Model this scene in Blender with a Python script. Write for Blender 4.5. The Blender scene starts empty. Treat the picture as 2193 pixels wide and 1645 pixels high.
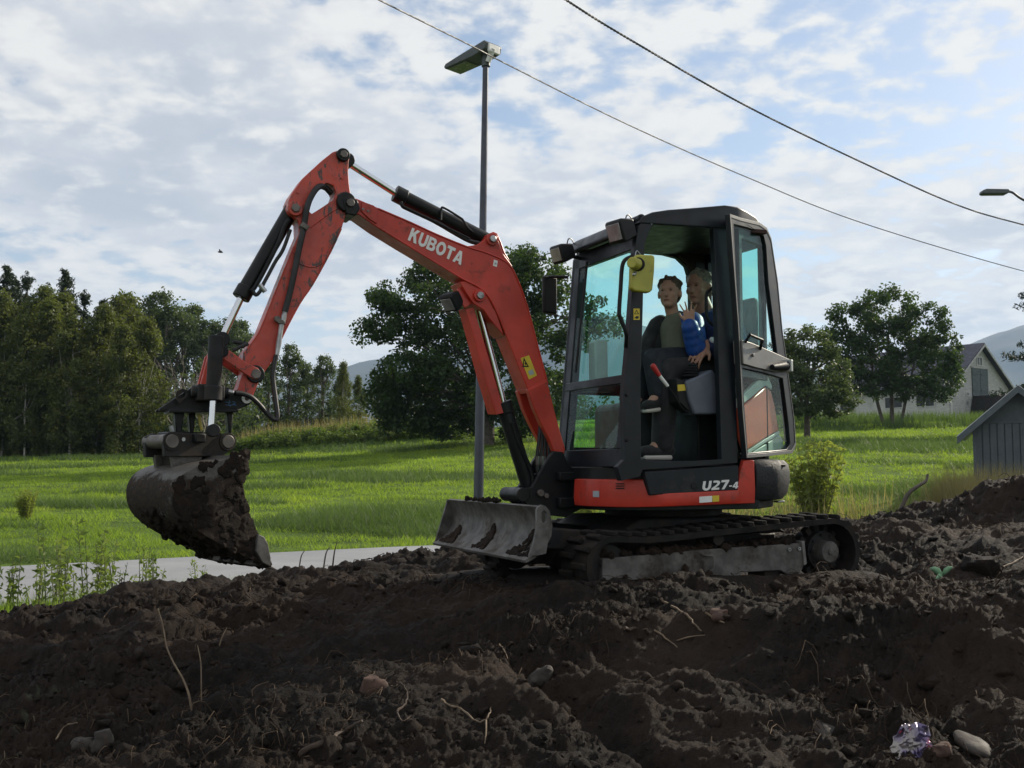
import bpy, bmesh, math, random
import numpy as np
from mathutils import Vector, Matrix
from mathutils.geometry import tessellate_polygon

random.seed(7)
R = math.radians
scene = bpy.context.scene
COL = scene.collection

# ------------------------------------------------------------------ camera
CAMZ = 1.3
FPX = 2275.0                       # focal length in photograph pixels (2193 wide)
PITCH = math.atan(177.5 / FPX)
cam_data = bpy.data.cameras.new('camera')
cam_data.sensor_width = 36.0
cam_data.lens = 36.0 * FPX / 2193.0
cam_data.clip_start = 0.05
cam_data.clip_end = 20000
cam = bpy.data.objects.new('camera', cam_data)
cam.location = (0, 0, CAMZ)
cam.rotation_euler = (math.pi / 2 + PITCH, 0, 0)
COL.objects.link(cam)
scene.camera = cam

# ------------------------------------------------------------------ light
SUN_AZ, SUN_EL = 52.0, 27.0        # azimuth clockwise from the viewing direction (+Y)
sd = Vector((math.sin(R(SUN_AZ)) * math.cos(R(SUN_EL)), math.cos(R(SUN_AZ)) * math.cos(R(SUN_EL)), math.sin(R(SUN_EL))))
world = bpy.data.worlds.new('World')
scene.world = world
world.use_nodes = True
wn, wl = world.node_tree.nodes, world.node_tree.links
wn.clear()
def WN(t, **kw):
    n = wn.new(t)
    for k, v in kw.items():
        if k.startswith('i_'):
            key = k[2:]
            n.inputs[int(key) if key.isdigit() else key].default_value = v
        else:
            setattr(n, k, v)
    return n
sky = WN('ShaderNodeTexSky', sky_type='NISHITA')
sky.sun_disc = False
sky.sun_elevation = R(SUN_EL)
sky.sun_rotation = R(SUN_AZ)
sky.altitude = 50
sky.air_density = 1.0
sky.dust_density = 0.7
sky.ozone_density = 0.8
SKY_STRENGTH = 0.12
CLOUD_OFF = (12.3, 4.4, 1.0)
tc = WN('ShaderNodeTexCoord')
sep = WN('ShaderNodeSeparateXYZ')
wl.new(tc.outputs['Generated'], sep.inputs[0])
def M(op, a, b=None, c=None, clamp=False):
    n = WN('ShaderNodeMath', operation=op, use_clamp=clamp)
    for i, q in enumerate((a, b, c)):
        if q is None:
            continue
        if isinstance(q, (int, float)):
            n.inputs[i].default_value = q
        else:
            wl.new(q, n.inputs[i])
    return n.outputs[0]
# altocumulus field on a flat layer, seen in perspective
zz = M('MAXIMUM', M('ADD', sep.outputs['Z'], 0.22), 0.10)
comb = WN('ShaderNodeCombineXYZ')
wl.new(M('DIVIDE', sep.outputs['X'], zz), comb.inputs[0])
wl.new(M('DIVIDE', sep.outputs['Y'], zz), comb.inputs[1])
def cloud(scale, detail, rough, off, dist=0.0, sx=1.0):
    mp = WN('ShaderNodeMapping')
    mp.inputs['Location'].default_value = off
    mp.inputs['Scale'].default_value = (sx, 1, 1)
    wl.new(comb.outputs[0], mp.inputs[0])
    n = WN('ShaderNodeTexNoise')
    n.inputs['Scale'].default_value = scale
    n.inputs['Detail'].default_value = detail
    n.inputs['Roughness'].default_value = rough
    n.inputs['Distortion'].default_value = dist
    wl.new(mp.outputs[0], n.inputs['Vector'])
    return n.outputs['Fac']
def rng_(val, a, b, lo=0.0, hi=1.0):
    n = WN('ShaderNodeMapRange', interpolation_type='SMOOTHSTEP')
    wl.new(val, n.inputs['Value'])
    for k, q in (('From Min', a), ('From Max', b), ('To Min', lo), ('To Max', hi)): n.inputs[k].default_value = q
    return n.outputs[0]
def cmix(f, a, b):
    n = WN('ShaderNodeMix', data_type='RGBA')
    wl.new(f, n.inputs['Factor'])
    for k, q in (('A', a), ('B', b)):
        if isinstance(q, tuple): n.inputs[k].default_value = q
        else: wl.new(q, n.inputs[k])
    return n.outputs['Result']
big = cloud(0.8, 4, 0.5, CLOUD_OFF)
mid = cloud(2.7, 8, 0.55, (0.6, 4.2, 2.0), 0.1)
cell = cloud(11.0, 6, 0.52, (8.0, 2.0, 5.0), 0.12)
dens = M('ADD', M('ADD', M('MULTIPLY', big, 0.95), M('MULTIPLY', mid, 0.55)), M('MULTIPLY', cell, 0.62))
cov = rng_(dens, 0.92, 1.07)
# puffs: bright where a cell is dense, grey-blue in the smooth thick parts
thick = rng_(M('ADD', M('MULTIPLY', big, 0.9), M('MULTIPLY', mid, 0.45)), 0.66, 0.83)
lit = rng_(M('SUBTRACT', M('ADD', cell, M('MULTIPLY', mid, 0.5)), M('MULTIPLY', thick, 0.15)), 0.60, 0.88)
cbase = cmix(thick, (6.0, 6.05, 6.2, 1), (4.35, 4.65, 5.15, 1))
ccol = cmix(lit, cbase, (7.2, 7.1, 6.8, 1))
# low down the cloud field thins to a pale veil
low = rng_(sep.outputs['Z'], 0.0, 0.16, 0.50, 0.95)
mixf = M('MULTIPLY', cov, low)
veil = rng_(sep.outputs['Z'], 0.02, 0.26, 0.62, 0.12)
skyc = cmix(mixf, cmix(veil, sky.outputs[0], (6.6, 6.9, 7.3, 1)), ccol)
bg = WN('ShaderNodeBackground')
bg.inputs['Strength'].default_value = SKY_STRENGTH
wl.new(skyc, bg.inputs['Color'])
wo = WN('ShaderNodeOutputWorld')
wl.new(bg.outputs[0], wo.inputs[0])

sun_data = bpy.data.lights.new('sun', 'SUN')
sun_data.energy = 5.0
sun_data.angle = R(0.6)
sun_data.color = (1.0, 0.9, 0.74)
sun = bpy.data.objects.new('sun', sun_data)
sun.rotation_euler = sd.to_track_quat('Z', 'Y').to_euler()
sun.location = (20, 20, 30)
COL.objects.link(sun)

vs = scene.view_settings
vs.view_transform = 'Standard'
vs.look = 'None'
vs.exposure = 0.12
vs.gamma = 1.0
vs.use_curve_mapping = False
scene.cycles.use_denoising = True
scene.cycles.max_bounces = 8
scene.cycles.transparent_max_bounces = 12
scene.cycles.caustics_reflective = False
scene.cycles.caustics_refractive = False

# ------------------------------------------------------------------ frames: photograph pixel -> local metres
_fwd = Vector((0, math.cos(PITCH), math.sin(PITCH)))
_up = Vector((0, -math.sin(PITCH), math.cos(PITCH)))
CAM = Vector((0, 0, CAMZ))
def ray(u, v):
    return _fwd + Vector((1, 0, 0)) * ((u - 1096.5) / FPX) + _up * ((822.5 - v) / FPX)
def on_depth(u, v, y):
    d = ray(u, v)
    return CAM + d * (y / d.y)
class Frame:
    def __init__(s, o, ang):
        s.o = Vector(o); s.ang = ang
        s.h = Vector((math.cos(ang), math.sin(ang), 0)); s.l = Vector((-math.sin(ang), math.cos(ang), 0))
    def loc(s, w):
        d = w - s.o
        return (d.dot(s.h), d.dot(s.l), d.z)
    def wld(s, p):
        return s.o + s.h * p[0] + s.l * p[1] + Vector((0, 0, p[2]))
    def Y(s, u, v, y):
        d = ray(u, v); t = (y - (CAM - s.o).dot(s.l)) / d.dot(s.l)
        return s.loc(CAM + d * t)
    def X(s, u, v, x):
        d = ray(u, v); t = (x - (CAM - s.o).dot(s.h)) / d.dot(s.h)
        return s.loc(CAM + d * t)
    def tr(s, pts, y):                    # trace an outline standing on the plane y = const -> (x, z)
        r = []
        for u, v in pts:
            p = s.Y(u, v, y); r.append((p[0], p[2]))
        return r
    def sub(s, p, ang):
        return Frame(s.wld(p), s.ang + ang)
EX = Frame((0.947, 6.74, 0.6), R(204))    # the excavator: x forward, y to its own door side

# ------------------------------------------------------------------ object helpers
def tag(o, label=None, cat=None, group=None, kind=None):
    if label: o['label'] = label
    if cat: o['category'] = cat
    if group: o['group'] = group
    if kind: o['kind'] = kind
    return o
def empty(name, loc=(0, 0, 0), rz=0.0, parent=None):
    o = bpy.data.objects.new(name, None)
    o.empty_display_size = 0.1
    o.location = loc; o.rotation_euler = (0, 0, rz)
    COL.objects.link(o)
    if parent: o.parent = parent
    return o
def catmull(pts, n=6):
    P = [Vector(p) for p in pts]
    P = [P[0] * 2 - P[1]] + P + [P[-1] * 2 - P[-2]]
    out = []
    for i in range(1, len(P) - 2):
        for k in range(n):
            t = k / n
            a, b, c, d = P[i - 1:i + 3]
            out.append(0.5 * ((2 * b) + (c - a) * t + (2 * a - 5 * b + 4 * c - d) * t * t + (3 * b - a - 3 * c + d) * t ** 3))
    out.append(P[-2])
    return out
class MB:
    def __init__(s):
        s.v = []; s.f = []
    def add(s, vs_, fs_):
        o = len(s.v)
        s.v += [tuple(v) for v in vs_]
        s.f += [tuple(i + o for i in f) for f in fs_]
        return s
    def box(s, c, size, rot=None):
        m = rot.to_matrix() if hasattr(rot, 'to_matrix') else rot
        vs_ = []
        for dx in (-.5, .5):
            for dy in (-.5, .5):
                for dz in (-.5, .5):
                    p = Vector((dx * size[0], dy * size[1], dz * size[2]))
                    if m is not None: p = m @ p
                    vs_.append(p + Vector(c))
        return s.add(vs_, [(0, 1, 3, 2), (4, 6, 7, 5), (0, 4, 5, 1), (2, 3, 7, 6), (0, 2, 6, 4), (1, 5, 7, 3)])
    def span(s, a, b):
        return s.box([(a[i] + b[i]) / 2 for i in range(3)], [abs(b[i] - a[i]) for i in range(3)])
    def prism(s, outer, y0, y1, holes=(), axis='y'):
        def P(p, t):
            return (p[0], t, p[1]) if axis == 'y' else ((t, p[0], p[1]) if axis == 'x' else (p[0], p[1], t))
        loops = [list(outer)] + [list(h) for h in holes]
        allp = [p for lp in loops for p in lp]
        n = len(allp)
        vs_ = [P(p, y0) for p in allp] + [P(p, y1) for p in allp]
        fs_ = []
        if not holes:
            fs_ += [tuple(range(n)), tuple(range(2 * n - 1, n - 1, -1))]
        else:
            for t in tessellate_polygon([[Vector((p[0], p[1], 0)) for p in lp] for lp in loops]):
                fs_ += [tuple(t), (t[2] + n, t[1] + n, t[0] + n)]
        o = 0
        for lp in loops:
            k = len(lp)
            for i in range(k):
                a, b = o + i, o + (i + 1) % k
                fs_.append((a, b, b + n, a + n))
            o += k
        return s.add(vs_, fs_)
    def tube(s, pts, r, n=8, cap=True):
        P = [Vector(p) for p in pts]
        rs = r if isinstance(r, (list, tuple)) else [r] * len(P)
        ref = None; vs_ = []; fs_ = []
        for i, p in enumerate(P):
            t = (P[min(i + 1, len(P) - 1)] - P[max(i - 1, 0)])
            t = t.normalized() if t.length > 1e-9 else Vector((0, 0, 1))
            if ref is None:
                ref = t.orthogonal().normalized()
            ref = (ref - t * ref.dot(t))
            ref = ref.normalized() if ref.length > 1e-6 else t.orthogonal().normalized()
            b = t.cross(ref)
            for k in range(n):
                a = 2 * math.pi * k / n
                vs_.append(p + (ref * math.cos(a) + b * math.sin(a)) * rs[i])
        for i in range(len(P) - 1):
            for k in range(n):
                a, b2 = i * n + k, i * n + (k + 1) % n
                fs_.append((a, b2, b2 + n, a + n))
        if cap:
            fs_ += [tuple(range(n - 1, -1, -1)), tuple(range((len(P) - 1) * n, len(P) * n))]
        return s.add(vs_, fs_)
    def cyl(s, a, b, r, r2=None, n=20):
        return s.tube([a, b], [r, r if r2 is None else r2], n)
    def ring(s, a, b, ro, ri, n=24):
        a, b = Vector(a), Vector(b)
        t = (b - a).normalized(); u = t.orthogonal().normalized(); w = t.cross(u)
        vs_ = []
        for c, rr in ((a, ro), (b, ro), (b, ri), (a, ri)):
            for k in range(n):
                q = 2 * math.pi * k / n
                vs_.append(c + (u * math.cos(q) + w * math.sin(q)) * rr)
        fs_ = []
        for j in range(4):
            for k in range(n):
                fs_.append((j * n + k, j * n + (k + 1) % n, ((j + 1) % 4) * n + (k + 1) % n, ((j + 1) % 4) * n + k))
        return s.add(vs_, fs_)
    def ell(s, c, rad, rot=None, nu=16, nv=10):
        vs_ = []; fs_ = []
        m = rot.to_matrix() if hasattr(rot, 'to_matrix') else rot
        for j in range(nv + 1):
            th = math.pi * j / nv
            for i in range(nu):
                ph = 2 * math.pi * i / nu
                p = Vector((math.sin(th) * math.cos(ph) * rad[0], math.sin(th) * math.sin(ph) * rad[1], math.cos(th) * rad[2]))
                if m is not None: p = m @ p
                vs_.append(p + Vector(c))
        for j in range(nv):
            for i in range(nu):
                a, b = j * nu + i, j * nu + (i + 1) % nu
                fs_.append((a, a + nu, b + nu, b))
        return s.add(vs_, fs_)
    def caps(s, a, b, ra, rb, n=14):          # tapered capsule
        a, b = Vector(a), Vector(b)
        d = (b - a).normalized()
        pts, rs = [], []
        for k in range(5, 0, -1):
            q = math.pi / 2 * k / 5
            pts.append(a - d * ra * math.sin(q)); rs.append(max(ra * math.cos(q), 1e-4))
        pts.append(a); rs.append(ra); pts.append(b); rs.append(rb)
        for k in range(1, 6):
            q = math.pi / 2 * k / 5
            pts.append(b + d * rb * math.sin(q)); rs.append(max(rb * math.cos(q), 1e-4))
        return s.tube(pts, rs, n)
    def build(s, name, mat, parent=None, bevel=0.0, smooth=35, seg=2, recalc=True):
        me = bpy.data.meshes.new(name)
        me.from_pydata(s.v, [], s.f)
        if recalc:
            bm = bmesh.new(); bm.from_mesh(me)
            bmesh.ops.remove_doubles(bm, verts=bm.verts, dist=1e-5)
            bmesh.ops.recalc_face_normals(bm, faces=bm.faces)
            bm.to_mesh(me); bm.free()
        me.materials.append(mat)
        if smooth:
            me.shade_smooth(); me.set_sharp_from_angle(angle=R(smooth))
        o = bpy.data.objects.new(name, me)
        COL.objects.link(o)
        if parent: o.parent = parent
        if bevel:
            b = o.modifiers.new('bevel', 'BEVEL')
            b.width = bevel; b.segments = seg; b.limit_method = 'ANGLE'; b.angle_limit = R(40)
        return o
def np_mesh(name, verts, faces, mat, parent=None, smooth=False, attr=None):
    """fast mesh from arrays; all faces have the same number of corners"""
    me = bpy.data.meshes.new(name)
    verts = np.asarray(verts, np.float32); faces = np.asarray(faces, np.int32)
    k = faces.shape[1]
    me.vertices.add(len(verts)); me.vertices.foreach_set('co', verts.ravel())
    me.loops.add(faces.size); me.loops.foreach_set('vertex_index', faces.ravel())
    me.polygons.add(len(faces))
    me.polygons.foreach_set('loop_start', np.arange(0, faces.size, k, dtype=np.int32))
    me.polygons.foreach_set('loop_total', np.full(len(faces), k, np.int32))
    if smooth:
        me.polygons.foreach_set('use_smooth', np.ones(len(faces), bool))
    me.update(calc_edges=True)
    if attr is not None:
        at = me.attributes.new('tone', 'FLOAT', 'POINT')
        at.data.foreach_set('value', np.asarray(attr, np.float32))
    me.materials.append(mat)
    o = bpy.data.objects.new(name, me)
    COL.objects.link(o)
    if parent: o.parent = parent
    return o

# ------------------------------------------------------------------ noise for meshes
def _hash(ix, iy, seed):
    h = (ix.astype(np.int64) * 374761393 + iy.astype(np.int64) * 668265263 + seed * 2147483647) & 0xffffffff
    h = ((h ^ (h >> 13)) * 1274126177) & 0xffffffff
    h = h ^ (h >> 16)
    return h.astype(np.float64) / 4294967295.0
def perlin(x, y, seed=0):
    x = np.asarray(x, float); y = np.asarray(y, float)
    ix, iy = np.floor(x), np.floor(y)
    fx, fy = x - ix, y - iy
    u = fx * fx * fx * (fx * (fx * 6 - 15) + 10); w = fy * fy * fy * (fy * (fy * 6 - 15) + 10)
    def g(ax, ay):
        a = _hash(ix + ax, iy + ay, seed) * 2 * np.pi
        return np.cos(a) * (fx - ax) + np.sin(a) * (fy - ay)
    a = g(0, 0) * (1 - u) + g(1, 0) * u
    b = g(0, 1) * (1 - u) + g(1, 1) * u
    return (a * (1 - w) + b * w) * 1.4
def fbm(x, y, seed=0, oct=5, gain=0.5, lac=2.03, ridged=False):
    s, a, f = 0.0, 1.0, 1.0
    for i in range(oct):
        n = perlin(x * f + 17.3 * i, y * f - 9.1 * i, seed + i)
        s = s + a * ((1 - np.abs(n) * 2) if ridged else n)
        a *= gain; f *= lac
    return s
def sstep(a, b, x):
    t = np.clip((x - a) / (b - a), 0, 1)
    return t * t * (3 - 2 * t)
# ------------------------------------------------------------------ materials
class NT:
    def __init__(s, name):
        s.m = bpy.data.materials.new(name); s.m.use_nodes = True
        s.t = s.m.node_tree; s.t.nodes.clear()
        s.out = s.n('ShaderNodeOutputMaterial')
        s.co = s.n('ShaderNodeTexCoord').outputs['Object']
    def n(s, ty, **kw):
        x = s.t.nodes.new(ty)
        for k, v in kw.items(): setattr(x, k, v)
        return x
    def set(s, sock, val):
        if isinstance(val, bpy.types.NodeSocket): s.t.links.new(val, sock)
        else: sock.default_value = val
    def noise(s, scale, detail=4, rough=0.55, stretch=(1, 1, 1), off=(0, 0, 0), dist=0.0, out='Fac'):
        mp = s.n('ShaderNodeMapping'); mp.inputs['Scale'].default_value = stretch; mp.inputs['Location'].default_value = off
        s.set(mp.inputs[0], s.co)
        x = s.n('ShaderNodeTexNoise')
        x.inputs['Scale'].default_value = scale; x.inputs['Detail'].default_value = detail
        x.inputs['Roughness'].default_value = rough; x.inputs['Distortion'].default_value = dist
        s.set(x.inputs['Vector'], mp.outputs[0])
        return x.outputs[out]
    def ramp(s, val, a, b, lo=0.0, hi=1.0):
        x = s.n('ShaderNodeMapRange', interpolation_type='SMOOTHSTEP')
        s.set(x.inputs['Value'], val)
        for k, q in (('From Min', a), ('From Max', b), ('To Min', lo), ('To Max', hi)): x.inputs[k].default_value = q
        return x.outputs[0]
    def mix(s, f, a, b):
        x = s.n('ShaderNodeMix', data_type='RGBA')
        s.set(x.inputs['Factor'], f)
        s.set(x.inputs['A'], (*a, 1) if isinstance(a, tuple) else a)
        s.set(x.inputs['B'], (*b, 1) if isinstance(b, tuple) else b)
        return x.outputs['Result']
    def math(s, op, a, b):
        x = s.n('ShaderNodeMath', operation=op); s.set(x.inputs[0], a); s.set(x.inputs[1], b)
        return x.outputs[0]
    def attr(s, name):
        return s.n('ShaderNodeAttribute', attribute_name=name).outputs['Fac']
    def bump(s, h, strength=0.5, dist=0.01):
        x = s.n('ShaderNodeBump'); x.inputs['Strength'].default_value = strength; x.inputs['Distance'].default_value = dist
        s.set(x.inputs['Height'], h)
        return x.outputs[0]
    def pbr(s, col, rough=0.5, metal=0.0, spec=0.5, coat=0.0, normal=None, sheen=0.0):
        p = s.n('ShaderNodeBsdfPrincipled')
        s.set(p.inputs['Base Color'], (*col, 1) if isinstance(col, tuple) else col)
        s.set(p.inputs['Roughness'], rough); s.set(p.inputs['Metallic'], metal)
        p.inputs['Specular IOR Level'].default_value = spec
        p.inputs['Coat Weight'].default_value = coat; p.inputs['Coat Roughness'].default_value = 0.15
        p.inputs['Sheen Weight'].default_value = sheen
        if normal is not None: s.set(p.inputs['Normal'], normal)
        s.t.links.new(p.outputs[0], s.out.inputs[0])
        return s.m
MAT = {}
def plain(name, col, rough=0.5, metal=0.0, var=0.15, vs_=9.0, dirt=0.0, dirtcol=(0.06, 0.045, 0.03), ds=5.0, bump=0.0, bs=120.0, spec=0.5, coat=0.0, sheen=0.0):
    """paint, plastic or metal with a little tonal drift, wear and dust"""
    t = NT(name)
    n1 = t.noise(vs_, 5)
    c = t.mix(t.ramp(n1, 0.3, 0.7), tuple(x * (1 - var) for x in col), tuple(min(1, x * (1 + var)) for x in col))
    rg = t.ramp(t.noise(14, 5, off=(3, 1, 2)), 0.25, 0.75, max(0.02, rough * 0.8), min(1, rough * 1.25))
    if dirt:
        d = t.ramp(t.math('ADD', t.math('MULTIPLY', t.noise(ds, 8, 0.68, off=(5, 2, 9)), 0.75), t.math('MULTIPLY', t.noise(ds * 9, 4, 0.7), 0.25)), 0.62 - 0.3 * dirt, 0.78 - 0.22 * dirt)
        c = t.mix(d, c, dirtcol)
        rg = t.mix(d, rg, (0.85, 0.85, 0.85))
    nm = t.bump(t.noise(bs, 4, 0.6), bump, 0.004) if bump else None
    MAT[name] = t.pbr(c, rg, metal, spec, coat, nm, sheen)
    return MAT[name]

plain('red_paint', (0.47, 0.036, 0.020), 0.36, var=0.16, vs_=4, dirt=0.30, dirtcol=(0.10, 0.045, 0.03), ds=7, coat=0.06, spec=0.4)
# the digging arm: same paint, scuffed through to dark primer
t = NT('scuffed_red_paint')
c = t.mix(t.ramp(t.noise(6, 5), 0.3, 0.7), (0.40, 0.045, 0.028), (0.54, 0.062, 0.036))
sc_ = t.noise(21, 9, 0.72, (1, 1, 0.45), (2, 0, 1), 1.2)
pt_ = t.noise(3.2, 3, 0.5, off=(4, 4, 4))
sm_ = t.ramp(t.math('ADD', t.math('MULTIPLY', sc_, 0.8), t.math('MULTIPLY', pt_, 0.5)), 0.685, 0.755)
c = t.mix(sm_, c, (0.055, 0.04, 0.036))
c = t.mix(t.ramp(t.noise(70, 5, 0.7), 0.62, 0.74, 0, 0.5), c, (0.16, 0.06, 0.045))
MAT['scuffed_red_paint'] = t.pbr(c, t.ramp(t.noise(25, 5), 0.3, 0.7, 0.33, 0.62), coat=0.1)
plain('cab_black', (0.008, 0.0105, 0.015), 0.38, var=0.2, dirt=0.12, dirtcol=(0.035, 0.032, 0.03), spec=0.3)
plain('black_steel', (0.008, 0.009, 0.0105), 0.42, var=0.25, dirt=0.25, dirtcol=(0.045, 0.036, 0.028), ds=9, spec=0.25)
plain('dirty_black_steel', (0.016, 0.017, 0.019), 0.6, var=0.3, dirt=0.62, dirtcol=(0.042, 0.033, 0.026), ds=6, bump=0.25, spec=0.25)
plain('cast_black', (0.022, 0.024, 0.026), 0.62, var=0.2, bump=0.9, bs=70, dirt=0.3, dirtcol=(0.09, 0.08, 0.07), ds=14, spec=0.25)
plain('black_plastic', (0.010, 0.0108, 0.012), 0.5, var=0.15, bump=0.15, bs=300, spec=0.25)
plain('panel_black', (0.013, 0.016, 0.020), 0.48, var=0.18, dirt=0.3, dirtcol=(0.05, 0.047, 0.044), ds=6, spec=0.25)
plain('console_grey', (0.10, 0.115, 0.15), 0.55, var=0.1, bump=0.1, bs=200)
plain('rubber', (0.010, 0.0095, 0.0095), 0.8, var=0.3, dirt=0.6, dirtcol=(0.028, 0.020, 0.0145), ds=8, bump=0.4, bs=60, spec=0.25)
plain('hose_rubber', (0.010, 0.010, 0.011), 0.5, var=0.2)
plain('chrome', (0.62, 0.64, 0.67), 0.10, 1.0, var=0.05)
plain('fitting_steel', (0.36, 0.37, 0.38), 0.38, 0.9, var=0.25, dirt=0.3)
plain('pin_steel', (0.14, 0.125, 0.115), 0.5, 0.6, var=0.3, dirt=0.4)
plain('mud_steel', (0.17, 0.165, 0.155), 0.62, 0.25, var=0.3, dirt=0.5, dirtcol=(0.085, 0.066, 0.048), ds=4.5, bump=0.4, bs=45, spec=0.25)
plain('blade_steel', (0.105, 0.10, 0.094), 0.6, 0.25, var=0.35, vs_=14, dirt=0.5, dirtcol=(0.06, 0.046, 0.034), ds=6, bump=0.3, bs=40)
plain('frame_steel', (0.11, 0.105, 0.098), 0.68, 0.15, var=0.4, dirt=0.58, dirtcol=(0.045, 0.034, 0.026), ds=5, bump=0.35, bs=45, spec=0.25)
plain('door_frame_grey', (0.15, 0.145, 0.14), 0.42, 0.1, var=0.1, dirt=0.2, dirtcol=(0.10, 0.09, 0.08))
plain('mirror_yellow', (0.36, 0.34, 0.045), 0.45, var=0.12, dirt=0.25, dirtcol=(0.12, 0.11, 0.05), ds=9)
plain('white_paint', (0.74, 0.74, 0.72), 0.5, var=0.05)
plain('sticker_yellow', (0.62, 0.46, 0.03), 0.5, var=0.08)
plain('letter_white', (0.72, 0.72, 0.71), 0.45, var=0.05, dirt=0.1)
plain('lever_red', (0.45, 0.03, 0.025), 0.35)
plain('upholstery', (0.022, 0.024, 0.028), 0.85, var=0.3, bump=0.3, bs=250, sheen=0.2)
plain('headliner', (0.032, 0.011, 0.010), 0.9, var=0.1, bump=0.2, bs=200)
plain('sunlit_hood_red', (0.62, 0.10, 0.045), 0.35, var=0.1, coat=0.2, dirt=0.15)  # brighter than the body red: sunlight on the hood put into the colour
plain('dark_red_cover', (0.09, 0.016, 0.012), 0.5, var=0.15)
plain('hood_trim', (0.42, 0.45, 0.43), 0.5, var=0.1)
plain('lamp_glass', (0.30, 0.30, 0.31), 0.12, 0.3, var=0.25)
plain('galvanized', (0.060, 0.066, 0.082), 0.34, 0.55, var=0.12)
plain('lamp_housing', (0.07, 0.082, 0.082), 0.45, 0.3, var=0.1)
plain('lamp_lens', (0.15, 0.18, 0.14), 0.25, var=0.15)
plain('cable_black', (0.02, 0.02, 0.022), 0.6)
plain('decal_grey', (0.30, 0.34, 0.36), 0.5)
plain('scribble_blue', (0.04, 0.14, 0.30), 0.5)
plain('hose_yellow', (0.42, 0.33, 0.06), 0.45)
plain('mirror_glass', (0.5, 0.52, 0.54), 0.06, 1.0, var=0.02)

def glass(name, tint, rough=0.02):
    t = NT(name)
    tr = t.n('ShaderNodeBsdfTransparent'); tr.inputs[0].default_value = (*tint, 1)
    gl = t.n('ShaderNodeBsdfGlossy'); gl.inputs['Roughness'].default_value = rough
    gl.inputs['Color'].default_value = (0.9, 0.95, 0.95, 1)
    fr = t.n('ShaderNodeFresnel'); fr.inputs[0].default_value = 1.45
    # a film of dust that catches light
    df = t.n('ShaderNodeBsdfDiffuse'); df.inputs[0].default_value = (0.45, 0.48, 0.46, 1)
    m1 = t.n('ShaderNodeMixShader'); m2 = t.n('ShaderNodeMixShader')
    t.set(m1.inputs[0], t.ramp(t.noise(5, 7, 0.65), 0.45, 0.8, 0.0, 0.035)); t.t.links.new(tr.outputs[0], m1.inputs[1]); t.t.links.new(df.outputs[0], m1.inputs[2])
    bf_ = t.n('ShaderNodeNewGeometry').outputs['Backfacing']
    t.set(m2.inputs[0], t.math('MULTIPLY', t.math('MULTIPLY', fr.outputs[0], 0.45), t.math('SUBTRACT', 1.0, bf_))); t.t.links.new(m1.outputs[0], m2.inputs[1]); t.t.links.new(gl.outputs[0], m2.inputs[2])
    t.t.links.new(m2.outputs[0], t.out.inputs[0])
    MAT[name] = t.m
glass('tinted_glass', (0.825, 0.968, 0.945))
glass('clear_glass', (0.93, 0.97, 0.96))
glass('light_glass', (0.88, 0.97, 0.94))

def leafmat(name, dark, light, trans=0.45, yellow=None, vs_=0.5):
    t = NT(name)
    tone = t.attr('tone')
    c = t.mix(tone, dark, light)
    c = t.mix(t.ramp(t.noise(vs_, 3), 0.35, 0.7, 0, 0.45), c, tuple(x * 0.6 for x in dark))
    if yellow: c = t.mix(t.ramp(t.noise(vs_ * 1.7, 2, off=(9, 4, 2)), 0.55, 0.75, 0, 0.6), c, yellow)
    p = t.n('ShaderNodeBsdfPrincipled'); t.set(p.inputs['Base Color'], c); p.inputs['Roughness'].default_value = 0.55
    p.inputs['Specular IOR Level'].default_value = 0.3
    tl = t.n('ShaderNodeBsdfTranslucent')
    t.set(tl.inputs[0], t.mix(0.5, c, (min(1, light[0] * 1.9), min(1, light[1] * 1.9), light[2] * 0.7)))
    m = t.n('ShaderNodeMixShader'); m.inputs[0].default_value = trans
    t.t.links.new(p.outputs[0], m.inputs[1]); t.t.links.new(tl.outputs[0], m.inputs[2]); t.t.links.new(m.outputs[0], t.out.inputs[0])
    MAT[name] = t.m
leafmat('oak_leaf', (0.020, 0.040, 0.014), (0.064, 0.110, 0.030), 0.38)
leafmat('birch_leaf', (0.048, 0.068, 0.020), (0.135, 0.160, 0.042), 0.38, (0.18, 0.165, 0.035))
leafmat('aspen_leaf', (0.036, 0.060, 0.026), (0.105, 0.145, 0.060), 0.36)
leafmat('pine_needle', (0.016, 0.030, 0.015), (0.045, 0.072, 0.032), 0.15)
leafmat('spruce_needle', (0.012, 0.024, 0.014), (0.034, 0.055, 0.030), 0.12)
leafmat('grass_blade', (0.075, 0.135, 0.028), (0.27, 0.385, 0.052), 0.48, (0.33, 0.38, 0.06), 0.22)
leafmat('dark_blade', (0.050, 0.090, 0.030), (0.11, 0.175, 0.050), 0.4)
leafmat('dry_grass', (0.17, 0.15, 0.075), (0.38, 0.33, 0.18), 0.35)
leafmat('weed_leaf', (0.08, 0.125, 0.035), (0.20, 0.26, 0.075), 0.45)
leafmat('shrub_leaf', (0.12, 0.16, 0.04), (0.28, 0.33, 0.085), 0.5)
leafmat('herb_leaf', (0.060, 0.105, 0.026), (0.15, 0.215, 0.045), 0.40, (0.22, 0.20, 0.08), 0.35)
plain('bark', (0.085, 0.07, 0.058), 0.9, var=0.4, vs_=6, bump=0.6, bs=25)
plain('birch_bark', (0.42, 0.40, 0.36), 0.8, var=0.2, dirt=0.35, dirtcol=(0.05, 0.045, 0.04), ds=3)
plain('dead_wood', (0.20, 0.175, 0.15), 0.9, var=0.25)
plain('root_wood', (0.05, 0.033, 0.022), 0.85, var=0.4, vs_=30)
plain('pale_twig', (0.15, 0.108, 0.07), 0.8, var=0.25, vs_=30)
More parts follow.
